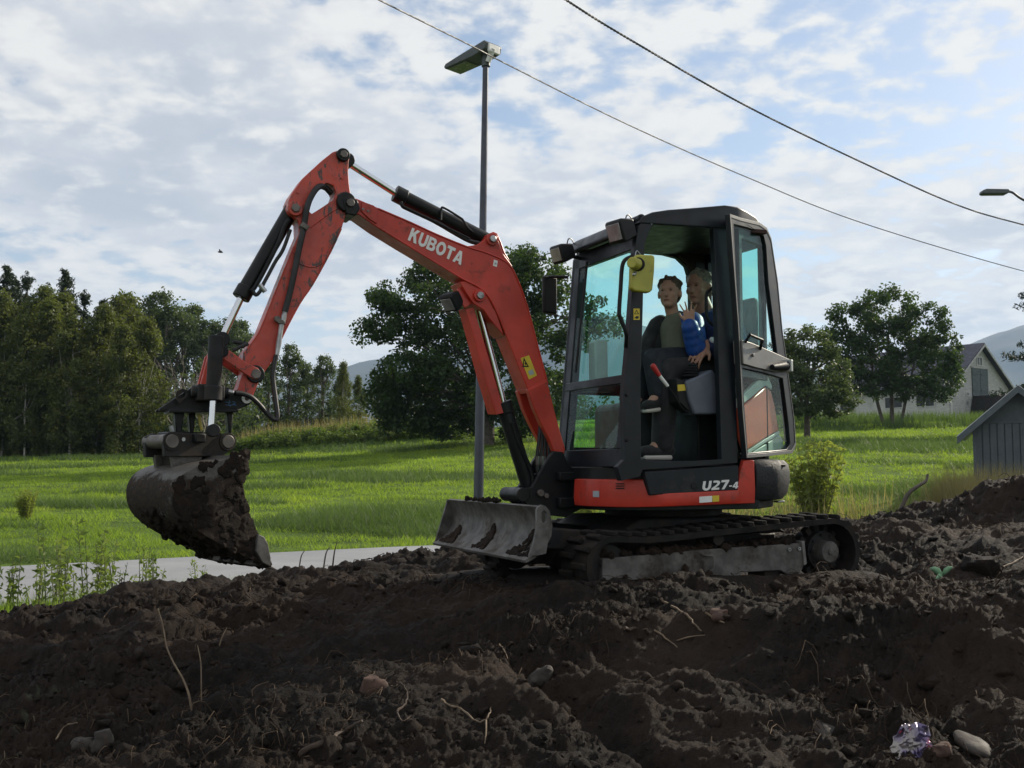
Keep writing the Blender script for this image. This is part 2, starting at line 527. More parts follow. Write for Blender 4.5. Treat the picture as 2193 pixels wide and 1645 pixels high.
plain('stone', (0.040, 0.034, 0.029), 0.85, var=0.35, vs_=25, dirt=0.55, dirtcol=(0.05, 0.035, 0.026), bump=0.5, bs=60)
plain('red_stone', (0.070, 0.038, 0.027), 0.85, var=0.35, vs_=25, dirt=0.5, dirtcol=(0.05, 0.03, 0.02), bump=0.5, bs=60)

# bucket steel: soil-smeared nearly everywhere, bare along the rubbed top of the shell
t = NT('bucket_steel')
n1 = t.noise(5, 8, 0.65); n2 = t.noise(38, 6, 0.7)
sep_ = t.n('ShaderNodeSeparateXYZ'); t.set(sep_.inputs[0], t.co)
hz_ = t.ramp(sep_.outputs[2], 0.60, 0.70)
smear = t.ramp(t.math('SUBTRACT', t.math('ADD', t.math('MULTIPLY', n1, 0.85), t.math('MULTIPLY', n2, 0.25)), t.math('MULTIPLY', hz_, 0.25)), 0.36, 0.47)
steel = t.mix(t.ramp(n2, 0.3, 0.7), (0.075, 0.070, 0.064), (0.125, 0.115, 0.105))
mud = t.mix(t.ramp(n2, 0.35, 0.7), (0.018, 0.0135, 0.0105), (0.046, 0.030, 0.021))
MAT['bucket_steel'] = t.pbr(t.mix(smear, steel, mud), t.ramp(smear, 0, 1, 0.5, 0.92), spec=0.35, normal=t.bump(t.math('ADD', n2, t.math('MULTIPLY', smear, 0.6)), 0.8, 0.012))

# torn-up peat soil
t = NT('peat_soil')
n1 = t.noise(1.1, 5, 0.6); n2 = t.noise(9, 7, 0.65, off=(3, 3, 3)); n3 = t.noise(55, 6, 0.7)
c = t.mix(t.ramp(n1, 0.38, 0.66), (0.0125, 0.0104, 0.0088), (0.037, 0.0245, 0.0175))
c = t.mix(t.ramp(n2, 0.45, 0.75, 0, 0.75), c, (0.047, 0.031, 0.0225))
c = t.mix(t.ramp(n3, 0.50, 0.78, 0, 0.6), c, (0.075, 0.056, 0.041))
c = t.mix(t.ramp(t.noise(28, 4, off=(7, 1, 0)), 0.55, 0.75, 0, 0.7), c, (0.007, 0.0058, 0.005))
h = t.math('ADD', t.math('MULTIPLY', n2, 0.5), t.math('ADD', t.math('MULTIPLY', n3, 0.5), t.math('MULTIPLY', t.noise(170, 4, 0.7, (1, 1, 1), (2, 2, 2), 1.5), 0.35)))
MAT['peat_soil'] = t.pbr(c, t.ramp(n3, 0.3, 0.7, 0.7, 0.95), spec=0.18, normal=t.bump(h, 1.0, 0.035))

# meadow floor under the grass blades
t = NT('meadow')
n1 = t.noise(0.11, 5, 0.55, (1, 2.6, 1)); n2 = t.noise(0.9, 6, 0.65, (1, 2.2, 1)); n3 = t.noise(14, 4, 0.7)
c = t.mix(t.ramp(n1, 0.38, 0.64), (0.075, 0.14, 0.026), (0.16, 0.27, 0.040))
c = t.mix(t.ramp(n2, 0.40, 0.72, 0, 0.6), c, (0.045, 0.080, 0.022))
c = t.mix(t.ramp(n3, 0.35, 0.7, 0, 0.45), c, (0.16, 0.22, 0.04))
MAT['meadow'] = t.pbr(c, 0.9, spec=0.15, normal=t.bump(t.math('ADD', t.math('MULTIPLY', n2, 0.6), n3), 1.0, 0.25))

t = NT('asphalt_path')
n3 = t.noise(160, 4, 0.8); n2 = t.noise(0.8, 5, 0.6)
c = t.mix(t.ramp(n2, 0.3, 0.7), (0.20, 0.205, 0.215), (0.27, 0.275, 0.285))
c = t.mix(t.ramp(n3, 0.4, 0.7, 0, 0.5), c, (0.34, 0.34, 0.34))
MAT['asphalt_path'] = t.pbr(c, 0.75, spec=0.4, normal=t.bump(n3, 0.4, 0.006))

t = NT('mountain_rock')
n1 = t.noise(0.004, 8, 0.6); 
MAT['mountain_rock'] = t.pbr(t.mix(t.ramp(n1, 0.4, 0.65), (0.035, 0.06, 0.05), (0.085, 0.095, 0.09)), 0.95)
# ------------------------------------------------------------------ terrain
ROAD = np.array([(-28.8, -5.9), (-12, 7.2), (-5.47, 12.32), (-1.0, 15.6), (2.5, 17.3), (7, 18.1), (14, 18.4), (45, 18.9)])
_rc = np.array([tuple(p)[:2] for p in catmull([(a, b, 0) for a, b in ROAD], 8)])
def road_dist(x, y):
    x = np.asarray(x, float); y = np.asarray(y, float)
    best = np.full(x.shape, 1e9)
    for (ax, ay), (bx, by) in zip(_rc[:-1], _rc[1:]):
        dx, dy = bx - ax, by - ay
        t = np.clip(((x - ax) * dx + (y - ay) * dy) / (dx * dx + dy * dy), 0, 1)
        best = np.minimum(best, np.hypot(x - ax - t * dx, y - ay - t * dy))
    return best
def gz(x, y):
    x = np.asarray(x, float); y = np.asarray(y, float)
    yy = np.clip(y, -1e9, 62) - 16
    ext = np.clip(y - 62, 0, 30) * 0.03
    z = (0.045 * np.maximum(0, yy) + ext) * (1 + 0.85 * sstep(-18, 8, x))
    z = z + 0.10 * fbm(x * 0.12, y * 0.12, 3, 3) * sstep(18, 30, y)
    z = z + 0.75 * np.exp(-((y - 55) / 2.6) ** 2) * sstep(-16, -12, x) * (1 - sstep(-4.5, -1.5, x))
    d = road_dist(x, y)
    z = z * sstep(2.0, 5.5, d) - 0.04 * (1 - sstep(1.9, 2.5, d))
    return z
def gz1(x, y):
    return float(gz(np.array([x]), np.array([y]))[0])

xs = np.concatenate([np.linspace(-900, -60, 22)[:-1], np.linspace(-60, 60, 160), np.linspace(60, 900, 22)[1:]])
ys = np.concatenate([np.linspace(-60, 6, 12)[:-1], np.linspace(6, 100, 190), np.linspace(100, 3400, 26)[1:]])
gx, gy = np.meshgrid(xs, ys)
gv = np.stack([gx, gy, gz(gx, gy)], -1).reshape(-1, 3)
ny, nx = gx.shape
ii = (np.arange(ny - 1)[:, None] * nx + np.arange(nx - 1)[None, :]).ravel()
gf = np.stack([ii, ii + 1, ii + nx + 1, ii + nx], 1)
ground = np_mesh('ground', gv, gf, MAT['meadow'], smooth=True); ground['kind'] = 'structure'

# the narrow asphalt road, 4 m wide, slightly crowned
rv, rf = [], []
for i, (ax, ay) in enumerate(_rc):
    j0, j1 = max(0, i - 1), min(len(_rc) - 1, i + 1)
    t_ = _rc[j1] - _rc[j0]; t_ = t_ / np.hypot(*t_); nrm = np.array([-t_[1], t_[0]])
    for k, s_ in enumerate((-2.0, -1.93, -1, 0, 1, 1.93, 2.0)):
        p = np.array([ax, ay]) + nrm * (s_ + 0.02 * math.sin(i * 1.7 + k))
        rv.append((p[0], p[1], -0.03 if k in (0, 6) else 0.012 + 0.02 * (1 - abs(s_) / 2)))
for i in range(len(_rc) - 1):
    for k in range(6):
        rf.append((i * 7 + k, i * 7 + k + 1, i * 7 + k + 8, i * 7 + k + 7))
road = np_mesh('road', rv, rf, MAT['asphalt_path'], smooth=True); road['kind'] = 'structure'

# dug-over soil: a pad carrying the machine, a heap behind it, furrows towards the viewer
EDGE = np.array([(-6.5, 2.2), (-4.3, 4.6), (-2.95, 6.0), (-1.9, 7.7), (-0.57, 8.75), (1.2, 9.6), (3.0, 11.0), (6.0, 12.2), (9.5, 12.6)])
def edge_dist(x, y):
    best = np.full(x.shape, 1e9); sgn = np.ones(x.shape)
    for (ax, ay), (bx, by) in zip(EDGE[:-1], EDGE[1:]):
        dx, dy = bx - ax, by - ay
        t = np.clip(((x - ax) * dx + (y - ay) * dy) / (dx * dx + dy * dy), 0, 1)
        d = np.hypot(x - ax - t * dx, y - ay - t * dy)
        c = dx * (y - ay) - dy * (x - ax)
        m = d < best
        best = np.where(m, d, best); sgn = np.where(m, np.where(c < 0, 1, -1), sgn)
    return best * sgn
FOOT = Frame((0.947, 6.74, 0.6), R(204))
def soil_z(x, y, fine=True):
    x = np.asarray(x, float); y = np.asarray(y, float)
    d = edge_dist(x, y) + 0.12 * fbm(x * 1.7, y * 1.7, 21, 3)
    pad = 0.22 + 0.38 * sstep(3.0, 5.7, y) - 0.10 * (1 - sstep(-3.2, -1.2, x)) - 0.06 * (1 - sstep(-1.3, 0.0, x))
    heap = 0.73 * np.exp(-((x - 5.4) / 1.75) ** 2 - ((y - 9.5) / 1.25) ** 2) + 0.10 * np.exp(-((x - 3.1) / 0.5) ** 2 - ((y - 9.2) / 0.6) ** 2)
    lx = (x - 0.947) * FOOT.h.x + (y - 6.74) * FOOT.h.y
    ly = (x - 0.947) * FOOT.l.x + (y - 6.74) * FOOT.l.y
    foot = sstep(1.35, 1.0, np.abs(lx)) * sstep(1.05, 0.8, np.abs(ly))
    amp = 1 - 0.93 * foot
    w = 0.55 * fbm(x * 0.8, y * 0.8, 5, 2)
    r = 0.115 * fbm(x * 0.55 + w, y * 1.15 - w, 31, 3) + 0.050 * (fbm(x * 1.6, y * 2.6 + w, 41, 3, ridged=True) - 0.75)
    z = pad + heap + r * amp
    # ridge of pushed-up soil and a wheel furrow on the near right
    z = z + 0.13 * np.exp(-((y - 4.75 - 0.10 * np.sin(x * 2.2)) / 0.22) ** 2) * sstep(0.7, 1.6, x) * amp
    z = z - 0.15 * np.exp(-((x - 0.42 + 0.55 * (y - 4.0)) / 0.14) ** 2) * sstep(5.0, 4.5, y)
    # a little berm along the near track
    z = z + 0.085 * np.exp(-((ly - 0.92) / 0.10) ** 2) * sstep(-0.2, 0.6, lx) * sstep(1.6, 1.0, lx)
    z = z + 0.060 * np.exp(-((ly - 0.84) / 0.075) ** 2) * sstep(-1.15, -0.85, lx) * sstep(0.6, 0.0, lx) + 0.035 * foot
    if fine:
        z = z + amp * 0.035 * sstep(-.1, .35, fbm(x * .7 + 4, y * .9, 83, 2)) * (fbm(x * 2.6, y * 3.4 + w, 87, 3, 0.5, ridged=True) - .8)
        rough_ = 0.55 + 0.75 * sstep(-.25, .45, fbm(x * .9 - 3, y * 1.1 + 5, 93, 3))
        z = z + amp * rough_ * (0.022 * (fbm(x * 4.5 + w, y * 7.0, 51, 4, 0.6, ridged=True) - 0.9) + 0.022 * fbm(x * 10, y * 15, 61, 4, 0.62) + 0.011 * fbm(x * 30, y * 38, 65, 3, 0.65) + 0.006 * fbm(x * 75, y * 80, 71, 2))
    edge = sstep(-0.75, 0.12, d)
    return (-0.25) * (1 - edge) + z * edge
def soil1(x, y):
    return float(soil_z(np.array([x]), np.array([y]))[0])
NR, NC = 620, 860
yr = 2.2 * np.exp(np.linspace(0, math.log(13.5 / 2.2), NR))
sl = np.linspace(-0.66, 0.74, NC)
sy, sx = np.meshgrid(yr, sl, indexing='ij'); sx = sx * (sy + 0.4)
sv = np.stack([sx, sy, soil_z(sx, sy)], -1).reshape(-1, 3)
ii = (np.arange(NR - 1)[:, None] * NC + np.arange(NC - 1)[None, :]).ravel()
soil = np_mesh('soil_ground', sv, np.stack([ii, ii + 1, ii + NC + 1, ii + NC], 1), MAT['peat_soil'], smooth=True)
soil['kind'] = 'structure'

rng = np.random.default_rng(11)
# ------------------------------------------------------------------ leaves, grass
def quads(pos, nrm, size, asp, rng, tone, fold=0.25):
    """leaf-shaped quads (rhombi) at pos, facing nrm"""
    n = len(pos)
    a = rng.normal(size=(n, 3)); nrm = nrm / (np.linalg.norm(nrm, axis=1, keepdims=True) + 1e-9)
    u = np.cross(nrm, a); u /= np.linalg.norm(u, axis=1, keepdims=True) + 1e-9
    w = np.cross(nrm, u)
    s = size[:, None]
    v = np.stack([pos - u * s * 0.5, pos - w * s * 0.5 * asp + nrm * s * fold * 0.4 + u * s * 0.05, pos + u * s * 0.5, pos + w * s * 0.5 * asp + nrm * s * fold * 0.4 + u * s * 0.05], 1)
    f = np.arange(n * 4).reshape(n, 4)
    return v.reshape(-1, 3), f, np.repeat(tone, 4)
def blades(px, py, pz, h, w, lean, rng, tone):
    n = len(px)
    a = rng.uniform(0, 2 * np.pi, n); b = rng.uniform(0, 2 * np.pi, n)
    base = np.stack([px, py, pz], 1)
    side = np.stack([np.cos(a), np.sin(a), np.zeros(n)], 1) * (w * 0.5)[:, None]
    tip = base + np.stack([np.cos(b) * lean * h, np.sin(b) * lean * h, h], 1)
    v = np.stack([base - side, base + side, tip], 1).reshape(-1, 3)
    f = np.arange(n * 3).reshape(n, 3)
    return v, f, np.repeat(tone, 3)

def meadow_grass():
    N = 520000
    # even cover in the picture: denser near, wider blades far away
    yy = 14.5 * np.exp(rng.uniform(0, 1, N) ** 0.85 * math.log(72 / 14.5))
    xx = rng.uniform(-0.62, 0.62, N) * (yy + 2)
    d = road_dist(xx, yy)
    # beyond the road only, and outside the soil
    far = (yy > np.interp(xx, _rc[:, 0], _rc[:, 1])) & (d > 2.03)
    xx, yy = xx[far], yy[far]
    n = len(xx)
    patch = fbm(xx * 0.10 + 3, yy * 0.22, 91, 4)
    tall_dark = sstep(0.12, 0.32, patch)  # stretched noise patches of taller, darker blades
    h = (0.045 + 0.075 * rng.random(n)) * (1 + 1.3 * np.clip(fbm(xx * 0.9, yy * 1.3, 95, 3), -.5, 1)) + tall_dark * (0.08 + 0.17 * rng.random(n))
    h = np.clip(h, 0.03, 0.5) * (0.58 + 0.22 * yy / 30)
    tone = np.clip(0.58 + 0.55 * fbm(xx * 0.16, yy * 0.4, 97, 3) + 0.45 * fbm(xx * 0.8, yy * 1.6, 99, 3) + rng.normal(0, 0.18, n), 0, 1)
    w = 0.0115 * (yy / 16) ** 0.9 * (0.7 + 0.6 * rng.random(n))
    lean = 0.3 + 0.9 * rng.random(n)
    z = gz(xx, yy) - 0.01
    for nm, mk, mt in (('meadow_grass', tall_dark < 0.5, 'grass_blade'), ('meadow_dark_grass', tall_dark >= 0.5, 'dark_blade')):
        v, f, t = blades(xx[mk], yy[mk], z[mk], h[mk], w[mk], lean[mk], rng, tone[mk])
        o = np_mesh(nm, v, f, MAT[mt], attr=t)
        tag(o, 'bright green meadow grass behind the road' if nm == 'meadow_grass' else 'darker taller grass patches in the green meadow', 'grass', kind='stuff')
meadow_grass()

def scatter_grass(name, label, mat, pts_fn, n, h0, h1, w0, lean, kind='stuff'):
    x, y, z = pts_fn(n)
    m = len(x)
    h = rng.uniform(h0, h1, m)
    v, f, t = blades(x, y, z, h, w0 * (0.6 + 0.8 * rng.random(m)), rng.uniform(0.05, lean, m), rng, np.clip(rng.normal(0.5, 0.25, m), 0, 1))
    o = np_mesh(name, v, f, MAT[mat], attr=t)
    return tag(o, label, 'grass', kind=kind)
def near_verge(n):
    # between the soil edge and the near edge of the road
    t = rng.uniform(0, 1, n)
    x = rng.uniform(-9.5, 7, n); c = np.interp(x, _rc[:, 0], _rc[:, 1])
    y = c - rng.uniform(2.35, 6.0, n) - 0.2 * np.abs(rng.normal(size=n))
    d = road_dist(x, y); e = edge_dist(x, y)
    k = (d > 1.96) & (e < 0.05 + 0.25 * rng.random(n)) & (y > 5)
    x, y = x[k], y[k]
    return x, y, np.maximum(gz(x, y), soil_z(x, y, False)) - 0.02
scatter_grass('verge_grass', 'thin pale green grass along the near road edge beside the soil', 'grass_blade', near_verge, 42000, 0.06, 0.22, 0.009, 0.7)
def dry_strip(n):
    x = rng.uniform(3.5, 13, n); y = rng.uniform(20.3, 22.6, n) + rng.normal(0, 0.3, n)
    k = (rng.random(n) < np.where(x > 8.8, 1.0, 0.10)) & (road_dist(x, y) > 2.02)
    x, y = x[k], y[k]
    return x, y, gz(x, y) - 0.02
scatter_grass('dry_verge_grass', 'straw-coloured dry grass in front of the grey shed', 'dry_grass', dry_strip, 26000, 0.22, 0.85, 0.012, 0.45)

def shed_grass(n):
    x = rng.uniform(8.7, 13, n); y = rng.uniform(20.6, 22.2, n)
    return x, y, gz(x, y) - 0.02
scatter_grass('shed_dry_grass', 'tall straw-coloured grass right against the front of the shed', 'dry_grass', shed_grass, 13000, 0.6, 1.3, 0.016, 0.4)
def cluster_leaves(centers, rad, per, size, asp, rng, squash=0.75, upbias=0.6, tone0=0.5):
    n = len(centers) * per
    c = np.repeat(centers, per, 0); r = np.repeat(rad, per)
    d = rng.normal(size=(n, 3)); d /= np.linalg.norm(d, axis=1, keepdims=True)
    rr = r * rng.random(n) ** 0.45
    off = d * rr[:, None]; off[:, 2] *= squash
    nr = rng.normal(size=(n, 3)) * 0.8 + d * 0.5; nr[:, 2] += upbias
    ctone = np.repeat(rng.normal(tone0, 0.16, len(centers)), per)
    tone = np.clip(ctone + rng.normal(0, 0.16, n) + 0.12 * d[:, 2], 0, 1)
    return quads(c + off, nr, size * rng.uniform(0.6, 1.35, n), asp, rng, tone)
def lobe_points(lobes, rng):
    out = []
    for cx, cy, cz, rx, ry, rz, n in lobes:
        d = rng.normal(size=(n, 3)); d /= np.linalg.norm(d, axis=1, keepdims=True)
        r = rng.uniform(0.45, 1.0, n) ** 0.6
        out.append(np.stack([cx + d[:, 0] * rx * r, cy + d[:, 1] * ry * r, cz + d[:, 2] * rz * r], 1))
    return np.concatenate(out)
def limbs(mb, base, top, centers, rng, n, r0):
    base, top = Vector(base), Vector(top)
    mb.tube(catmull([base, base.lerp(top, 0.35) + Vector((rng.normal(0, .05), rng.normal(0, .05), 0)), base.lerp(top, 0.7) + Vector((rng.normal(0, .08), rng.normal(0, .08), 0)), top], 4), list(np.linspace(r0 * 1.15, r0 * 0.25, 13)), 8)
    idx = rng.choice(len(centers), min(n, len(centers)), replace=False)
    for i in idx:
        c = Vector(centers[i])
        f = rng.uniform(0.25, 0.85)
        s = base.lerp(top, f)
        if c.z < s.z: s = base.lerp(top, max(0.2, min(f, 0.35)))
        m = s.lerp(c, 0.5) + Vector((0, 0, 0.10 * (c - s).length)) + Vector(rng.normal(0, 0.10, 3))
        rr = r0 * rng.uniform(0.22, 0.40)
        mb.tube(catmull([s, m, c], 4), list(np.linspace(rr, rr * 0.22, 9)), 5, cap=False)
def make_tree(name, lobes, trunk_top, mat, bark, seed, rc=0.45, per=45, ls=0.17, asp=0.6, nlimb=30, r0=0.2, bases=None, squash=0.75, tone0=0.5):
    rg = np.random.default_rng(seed)
    cs = lobe_points(lobes, rg)
    v, f, t = cluster_leaves(cs, rg.uniform(0.6, 1.25, len(cs)) * rc, per, ls, asp, rg, squash, tone0=tone0)
    e = empty(name)
    mb = MB()
    if bases is None: bases = [((0, 0, -0.2), trunk_top, r0)]
    for b_, t_, r_ in bases:
        limbs(mb, b_, t_, cs, rg, nlimb // len(bases), r_)
    mb.build('trunk', MAT[bark], e, recalc=False)
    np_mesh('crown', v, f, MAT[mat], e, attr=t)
    return e
def copy_tree(o, parent=None):
    c = o.copy(); COL.objects.link(c); c.parent = parent
    for ch in o.children:
        copy_tree(ch, c)
    return c
def place(o, u, y, top_v=None, H=None, rz=0.0, sxy=None, x=None, dz=0.0):
    x = (u - 1096.5) / FPX * y if x is None else x
    z = gz1(x, y) + dz
    s = 1.0
    if top_v is not None:
        s = ((CAMZ + (1000 - top_v) / FPX * y) - z) / H
    o.location = (x, y, z); o.rotation_euler = (0, 0, rz)
    o.scale = (s * (sxy or 1), s * (sxy or 1), s)
    return o

# --- the spreading oak behind the boom (lobes follow its open, uneven outline)
OY = 46.0
def pxl(u, v, ox, oz):     # pixel -> local offset of a tree whose base is (ox, OY, oz)
    p = on_depth(u, v, OY)
    return p.x - ox, p.z - oz
ox_ = (1046 - 1096.5) / FPX * OY; oz_ = gz1(ox_, OY)
ol = []
for u, v, ru, rv_, n in ((1090, 620, 95, 75, 34), (1150, 600, 75, 65, 26), (960, 640, 75, 60, 24), (880, 650, 70, 36, 20), (825, 650, 40, 26, 9), (800, 710, 38, 22, 10),
                         (880, 720, 60, 26, 14), (960, 720, 80, 50, 26), (1060, 720, 90, 70, 30), (1190, 700, 75, 80, 28), (1270, 710, 55, 60, 16), (900, 800, 85, 40, 26),
                         (840, 850, 62, 40, 20), (960, 840, 90, 60, 30), (1060, 830, 80, 60, 22), (1160, 850, 80, 60, 22), (880, 895, 70, 30, 18), (960, 905, 80, 30, 18), (1090, 900, 80, 36, 16), (915, 585, 40, 30, 10), (1100, 560, 50, 34, 12)):
    a, b = pxl(u, v, ox_, oz_)
    k = OY / FPX
    ol.append((a, random.uniform(-1.6, 1.6), b, ru * k, max(ru * k * 1.1, 1.1), rv_ * k, int(n * (1.55 if v < 790 else 2.3))))
oak = make_tree('oak_tree', ol, (0.25, 0, 5.4), 'oak_leaf', 'bark', 5, rc=0.50, per=80, ls=0.175, nlimb=54, r0=0.24, squash=0.85)
oak.location = (ox_, OY, oz_)
tag(oak, 'spreading dark oak standing alone in the meadow behind the red boom', 'tree')

# --- trees by the barn
g = [(-1.0, 0, 3.2, 1.5, 1.4, 1.3, 66), (0.7, 0.3, 3.0, 1.5, 1.3, 1.3, 62), (0, 0, 4.1, 1.3, 1.0, 0.9, 42), (-0.4, -0.6, 1.9, 1.9, 1.2, 1.0, 66), (1.4, 0.2, 1.9, 1.0, 0.9, 1.0, 40), (-1.9, 0, 2.0, 0.8, 0.8, 1.1, 34)]
ap = make_tree('apple_tree', g, (0.1, 0, 3.6), 'aspen_leaf', 'bark', 8, rc=0.38, per=60, ls=0.15, nlimb=28, r0=0.14)
place(ap, 1728, 46, 705, 4.9)
tag(ap, 'low bushy green tree beside the cab, in front of the barn', 'tree')
g = [(0, 0, 6.2, 2.0, 1.8, 1.2, 70), (-1.9, 0, 5.4, 1.6, 1.4, 1.3, 58), (1.9, 0.2, 5.2, 1.7, 1.5, 1.4, 60), (-2.7, 0, 4.2, 1.2, 1.1, 1.3, 40), (2.9, 0, 3.8, 1.3, 1.2, 1.5, 50), (0, 0.4, 4.4, 2.3, 1.5, 1.2, 70), (-1.3, -0.4, 3.3, 1.9, 1.2, 1.1, 54), (1.2, -0.4, 3.0, 2.0, 1.2, 1.0, 52), (3.1, 0, 2.4, 1.0, 0.9, 1.1, 30), (-2.6, 0, 2.7, 0.8, 0.8, 0.8, 16), (-0.9, -.5, 2.1, 1.5, .9, .6, 30), (1.4, -.5, 1.9, 1.5, .9, .6, 30)]
wt = make_tree('round_crowned_tree', g, (0, 0, 5.6), 'oak_leaf', 'bark', 9, rc=0.42, per=56, ls=0.17, nlimb=54, r0=0.2, bases=[((-.35, 0, -.2), (-1.3, .2, 5.2), .10), ((0.1, .1, -.2), (0.1, 0, 6.0), .12), ((.5, 0, -.2), (1.7, 0, 4.8), .09)], tone0=0.62)
place(wt, 1908, 60, 618, 7.3, sxy=0.96)
tag(wt, 'tall round-crowned tree with several trunks in front of the white barn', 'tree')

# --- conifers
def conifer(name, H, W, seed, mat, whorls, droop, per, ls, clear=0.25, ragged=0.25, bark='bark'):
    rg = np.random.default_rng(seed)
    e = empty(name); mb = MB(); cs = []; rs = []
    mb.tube([(0, 0, -.2), (rg.normal(0, .05), rg.normal(0, .05), H * .5), (0, 0, H)], [H * .018, H * .012, .015], 7)
    for k in range(whorls):
        f = clear + (1 - clear) * (k + rg.uniform(-.3, .3)) / whorls
        f = min(max(f, clear), 0.985)
        z = H * f
        L = W * (1 - (f - clear) / (1 - clear)) ** 0.75 * 0.95 + 0.16
        for j in range(rg.integers(4, 7)):
            a = rg.uniform(0, 2 * math.pi); l = L * rg.uniform(1 - ragged * 2, 1.05)
            p = Vector((math.cos(a) * l, math.sin(a) * l, z - droop * l + 0.22 * l * l / max(W, 1)))
            mb.tube(catmull([(0, 0, z), (p.x * .5, p.y * .5, (z + p.z) / 2 - .05 * l), tuple(p)], 2), [.035, .03, .022, .016, .01], 4, cap=False)
            m = max(2, int(l / 0.33))
            for q in range(1, m + 1):
                s_ = q / m
                cs.append((p.x * s_ + rg.normal(0, .06), p.y * s_ + rg.normal(0, .06), z + (p.z - z) * s_ + rg.normal(0, .05))); rs.append(0.20 + 0.13 * rg.random())
    for k in range(int(H * 5)):
        f = 1 - 0.5 * rg.random() ** 1.5; q = 0.10 + (1 - f) * W * 0.55
        cs.append((rg.normal(0, q), rg.normal(0, q), H * f + rg.uniform(-.05, .12))); rs.append(0.16 + 0.30 * (1 - f))
    v, f, t = cluster_leaves(np.array(cs), np.array(rs), per, ls, 0.25, rg, 0.8, 0.3)
    mb.build('trunk', MAT[bark], e, recalc=False)
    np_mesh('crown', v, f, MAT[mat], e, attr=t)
    return e
pines = [conifer('pine_tree', 11, 2.3, 21, 'pine_needle', 17, 0.05, 20, 0.26, 0.28, 0.32), conifer('pine_tree', 11, 2.0, 22, 'pine_needle', 19, 0.0, 20, 0.26, 0.2, 0.36)]
spr = conifer('spruce_tree', 9, 2.9, 23, 'spruce_needle', 21, 0.12, 24, 0.24, 0.10, 0.25)
place(spr, 2262, 52, 520, 9)
tag(spr, 'dark spruce with long bare-tipped branches beside the barn gable', 'tree')

birches = []
for sd_ in (31, 32, 33):
    rg = np.random.default_rng(sd_)
    lob = [(rg.normal(0, .35), rg.normal(0, .3), z, w, w, 0.9, 30) for z, w in ((0.9, 1.2), (1.8, 1.5), (2.7, 1.6), (3.6, 1.7), (4.7, 1.6), (5.8, 1.45), (6.9, 1.15), (7.9, 0.8), (8.6, 0.45))]
    birches.append(make_tree('birch_tree', lob, (0, 0, 8.6), 'birch_leaf', 'birch_bark', sd_, rc=0.45, per=48, ls=0.19, asp=0.55, nlimb=16, r0=0.06, squash=1.0))
aspens = []
for sd_ in (41, 42):
    rg = np.random.default_rng(sd_)
    lob = [(rg.normal(0, .6), rg.normal(0, .5), z, w, w, 1.1, 28) for z, w in ((1.0, 1.6), (2.5, 1.9), (4.2, 2.1), (6.0, 2.2), (7.8, 1.9), (9.2, 1.4), (10.4, 0.9))]
    lob += [(rg.uniform(-1.6, 1.6), rg.uniform(-1, 1), rg.uniform(8, 10.4), .5, .5, .7, 7) for _ in range(4)]
    aspens.append(make_tree('aspen_tree', lob, (0, 0, 10), 'aspen_leaf', 'bark', sd_, rc=0.5, per=44, ls=0.22, nlimb=26, r0=0.2, squash=0.9))
used = {}
def plant(proto_list, H, spots, label, group):
    for k, (u, y, tv) in enumerate(spots):
        i = k % len(proto_list)
        key = (id(proto_list), i)
        p = proto_list[i]
        o = copy_tree(p) if used.get(key) else p
        used[key] = True
        place(o, u, y, tv, H, random.uniform(0, 6.28), random.uniform(0.9, 1.12))
        tag(o, label, 'tree', group)
plant(pines, 11.1, [(2, 62, 568), (48, 60, 580), (128, 62, 576), (172, 63, 618), (212, 61, 642), (92, 64, 605), (-40, 60, 590), (-100, 62, 600), (25, 66, 600), (150, 67, 640)],
      'dark ragged pine rising over the birches at the meadow edge', 'pines at the wood edge')
plant(birches, 9.1, [(300, 56, 690), (255, 55, 705), (205, 56, 668), (150, 55, 690), (100, 56, 655), (55, 55, 690), (5, 56, 640), (-50, 55, 660), (230, 59, 650), (275, 60, 640), (125, 58, 640), (70, 59, 630), (20, 59, 660)],
      'slender birch with a yellow-green crown and pale stem at the wood edge', 'birches at the wood edge')
plant(aspens, 11.3, [(262, 80, 640), (305, 82, 652), (350, 80, 630), (392, 83, 650), (432, 80, 688), (478, 82, 684), (520, 80, 690), (335, 86, 660), (465, 86, 700), (575, 78, 735), (618, 74, 742), (655, 76, 775), (690, 74, 766), (725, 78, 805)],
      'leafy green aspen in the tree belt behind the bare tree', 'aspens in the far tree belt')
b2 = copy_tree(birches[1]); place(b2, 735, 68, 782, 9.1, 1.1, 0.75)
tag(b2, 'thin sparse birch standing where the tree belt meets the blue hill', 'tree')
b3 = copy_tree(birches[2]); place(b3, 765, 70, 812, 9.1, 2.2, 0.8)
tag(b3, 'short birch next to the oak at the end of the tree belt', 'tree')

# bare grey tree
rg = np.random.default_rng(55)
mb = MB()
def dead(p, d, L, r, lev):
    q = p + d * L
    mb.tube(catmull([p, p.lerp(q, .5) + Vector(rg.normal(0, L * .06, 3)), q], 3), list(np.linspace(r, r * .55, 7)), 5 if lev < 2 else 3, cap=False)
    if lev == 5: return
    for k in range(3 if lev < 4 else 2):
        nd = (d + Vector(rg.normal(0, .48, 3)) + Vector((0, 0, .10))).normalized()
        dead(p.lerp(q, rg.uniform(.55, 1)), nd, L * rg.uniform(.6, .82), r * .55, lev + 1)
dead(Vector((0, 0, -.2)), Vector((0, 0, 1)), 2.0, .09, 0); dead(Vector((.35, 0, -.2)), Vector((.25, 0, 1)), 1.6, .07, 1); dead(Vector((-.3, .2, -.2)), Vector((-.3, 0, 1)), 1.6, .06, 1)
dt = mb.build('bare_tree', MAT['dead_wood'], recalc=False)
place(dt, 405, 57, 690, 6.3); tag(dt, 'leafless grey tree with a fan of thin twigs at the wood edge', 'tree')
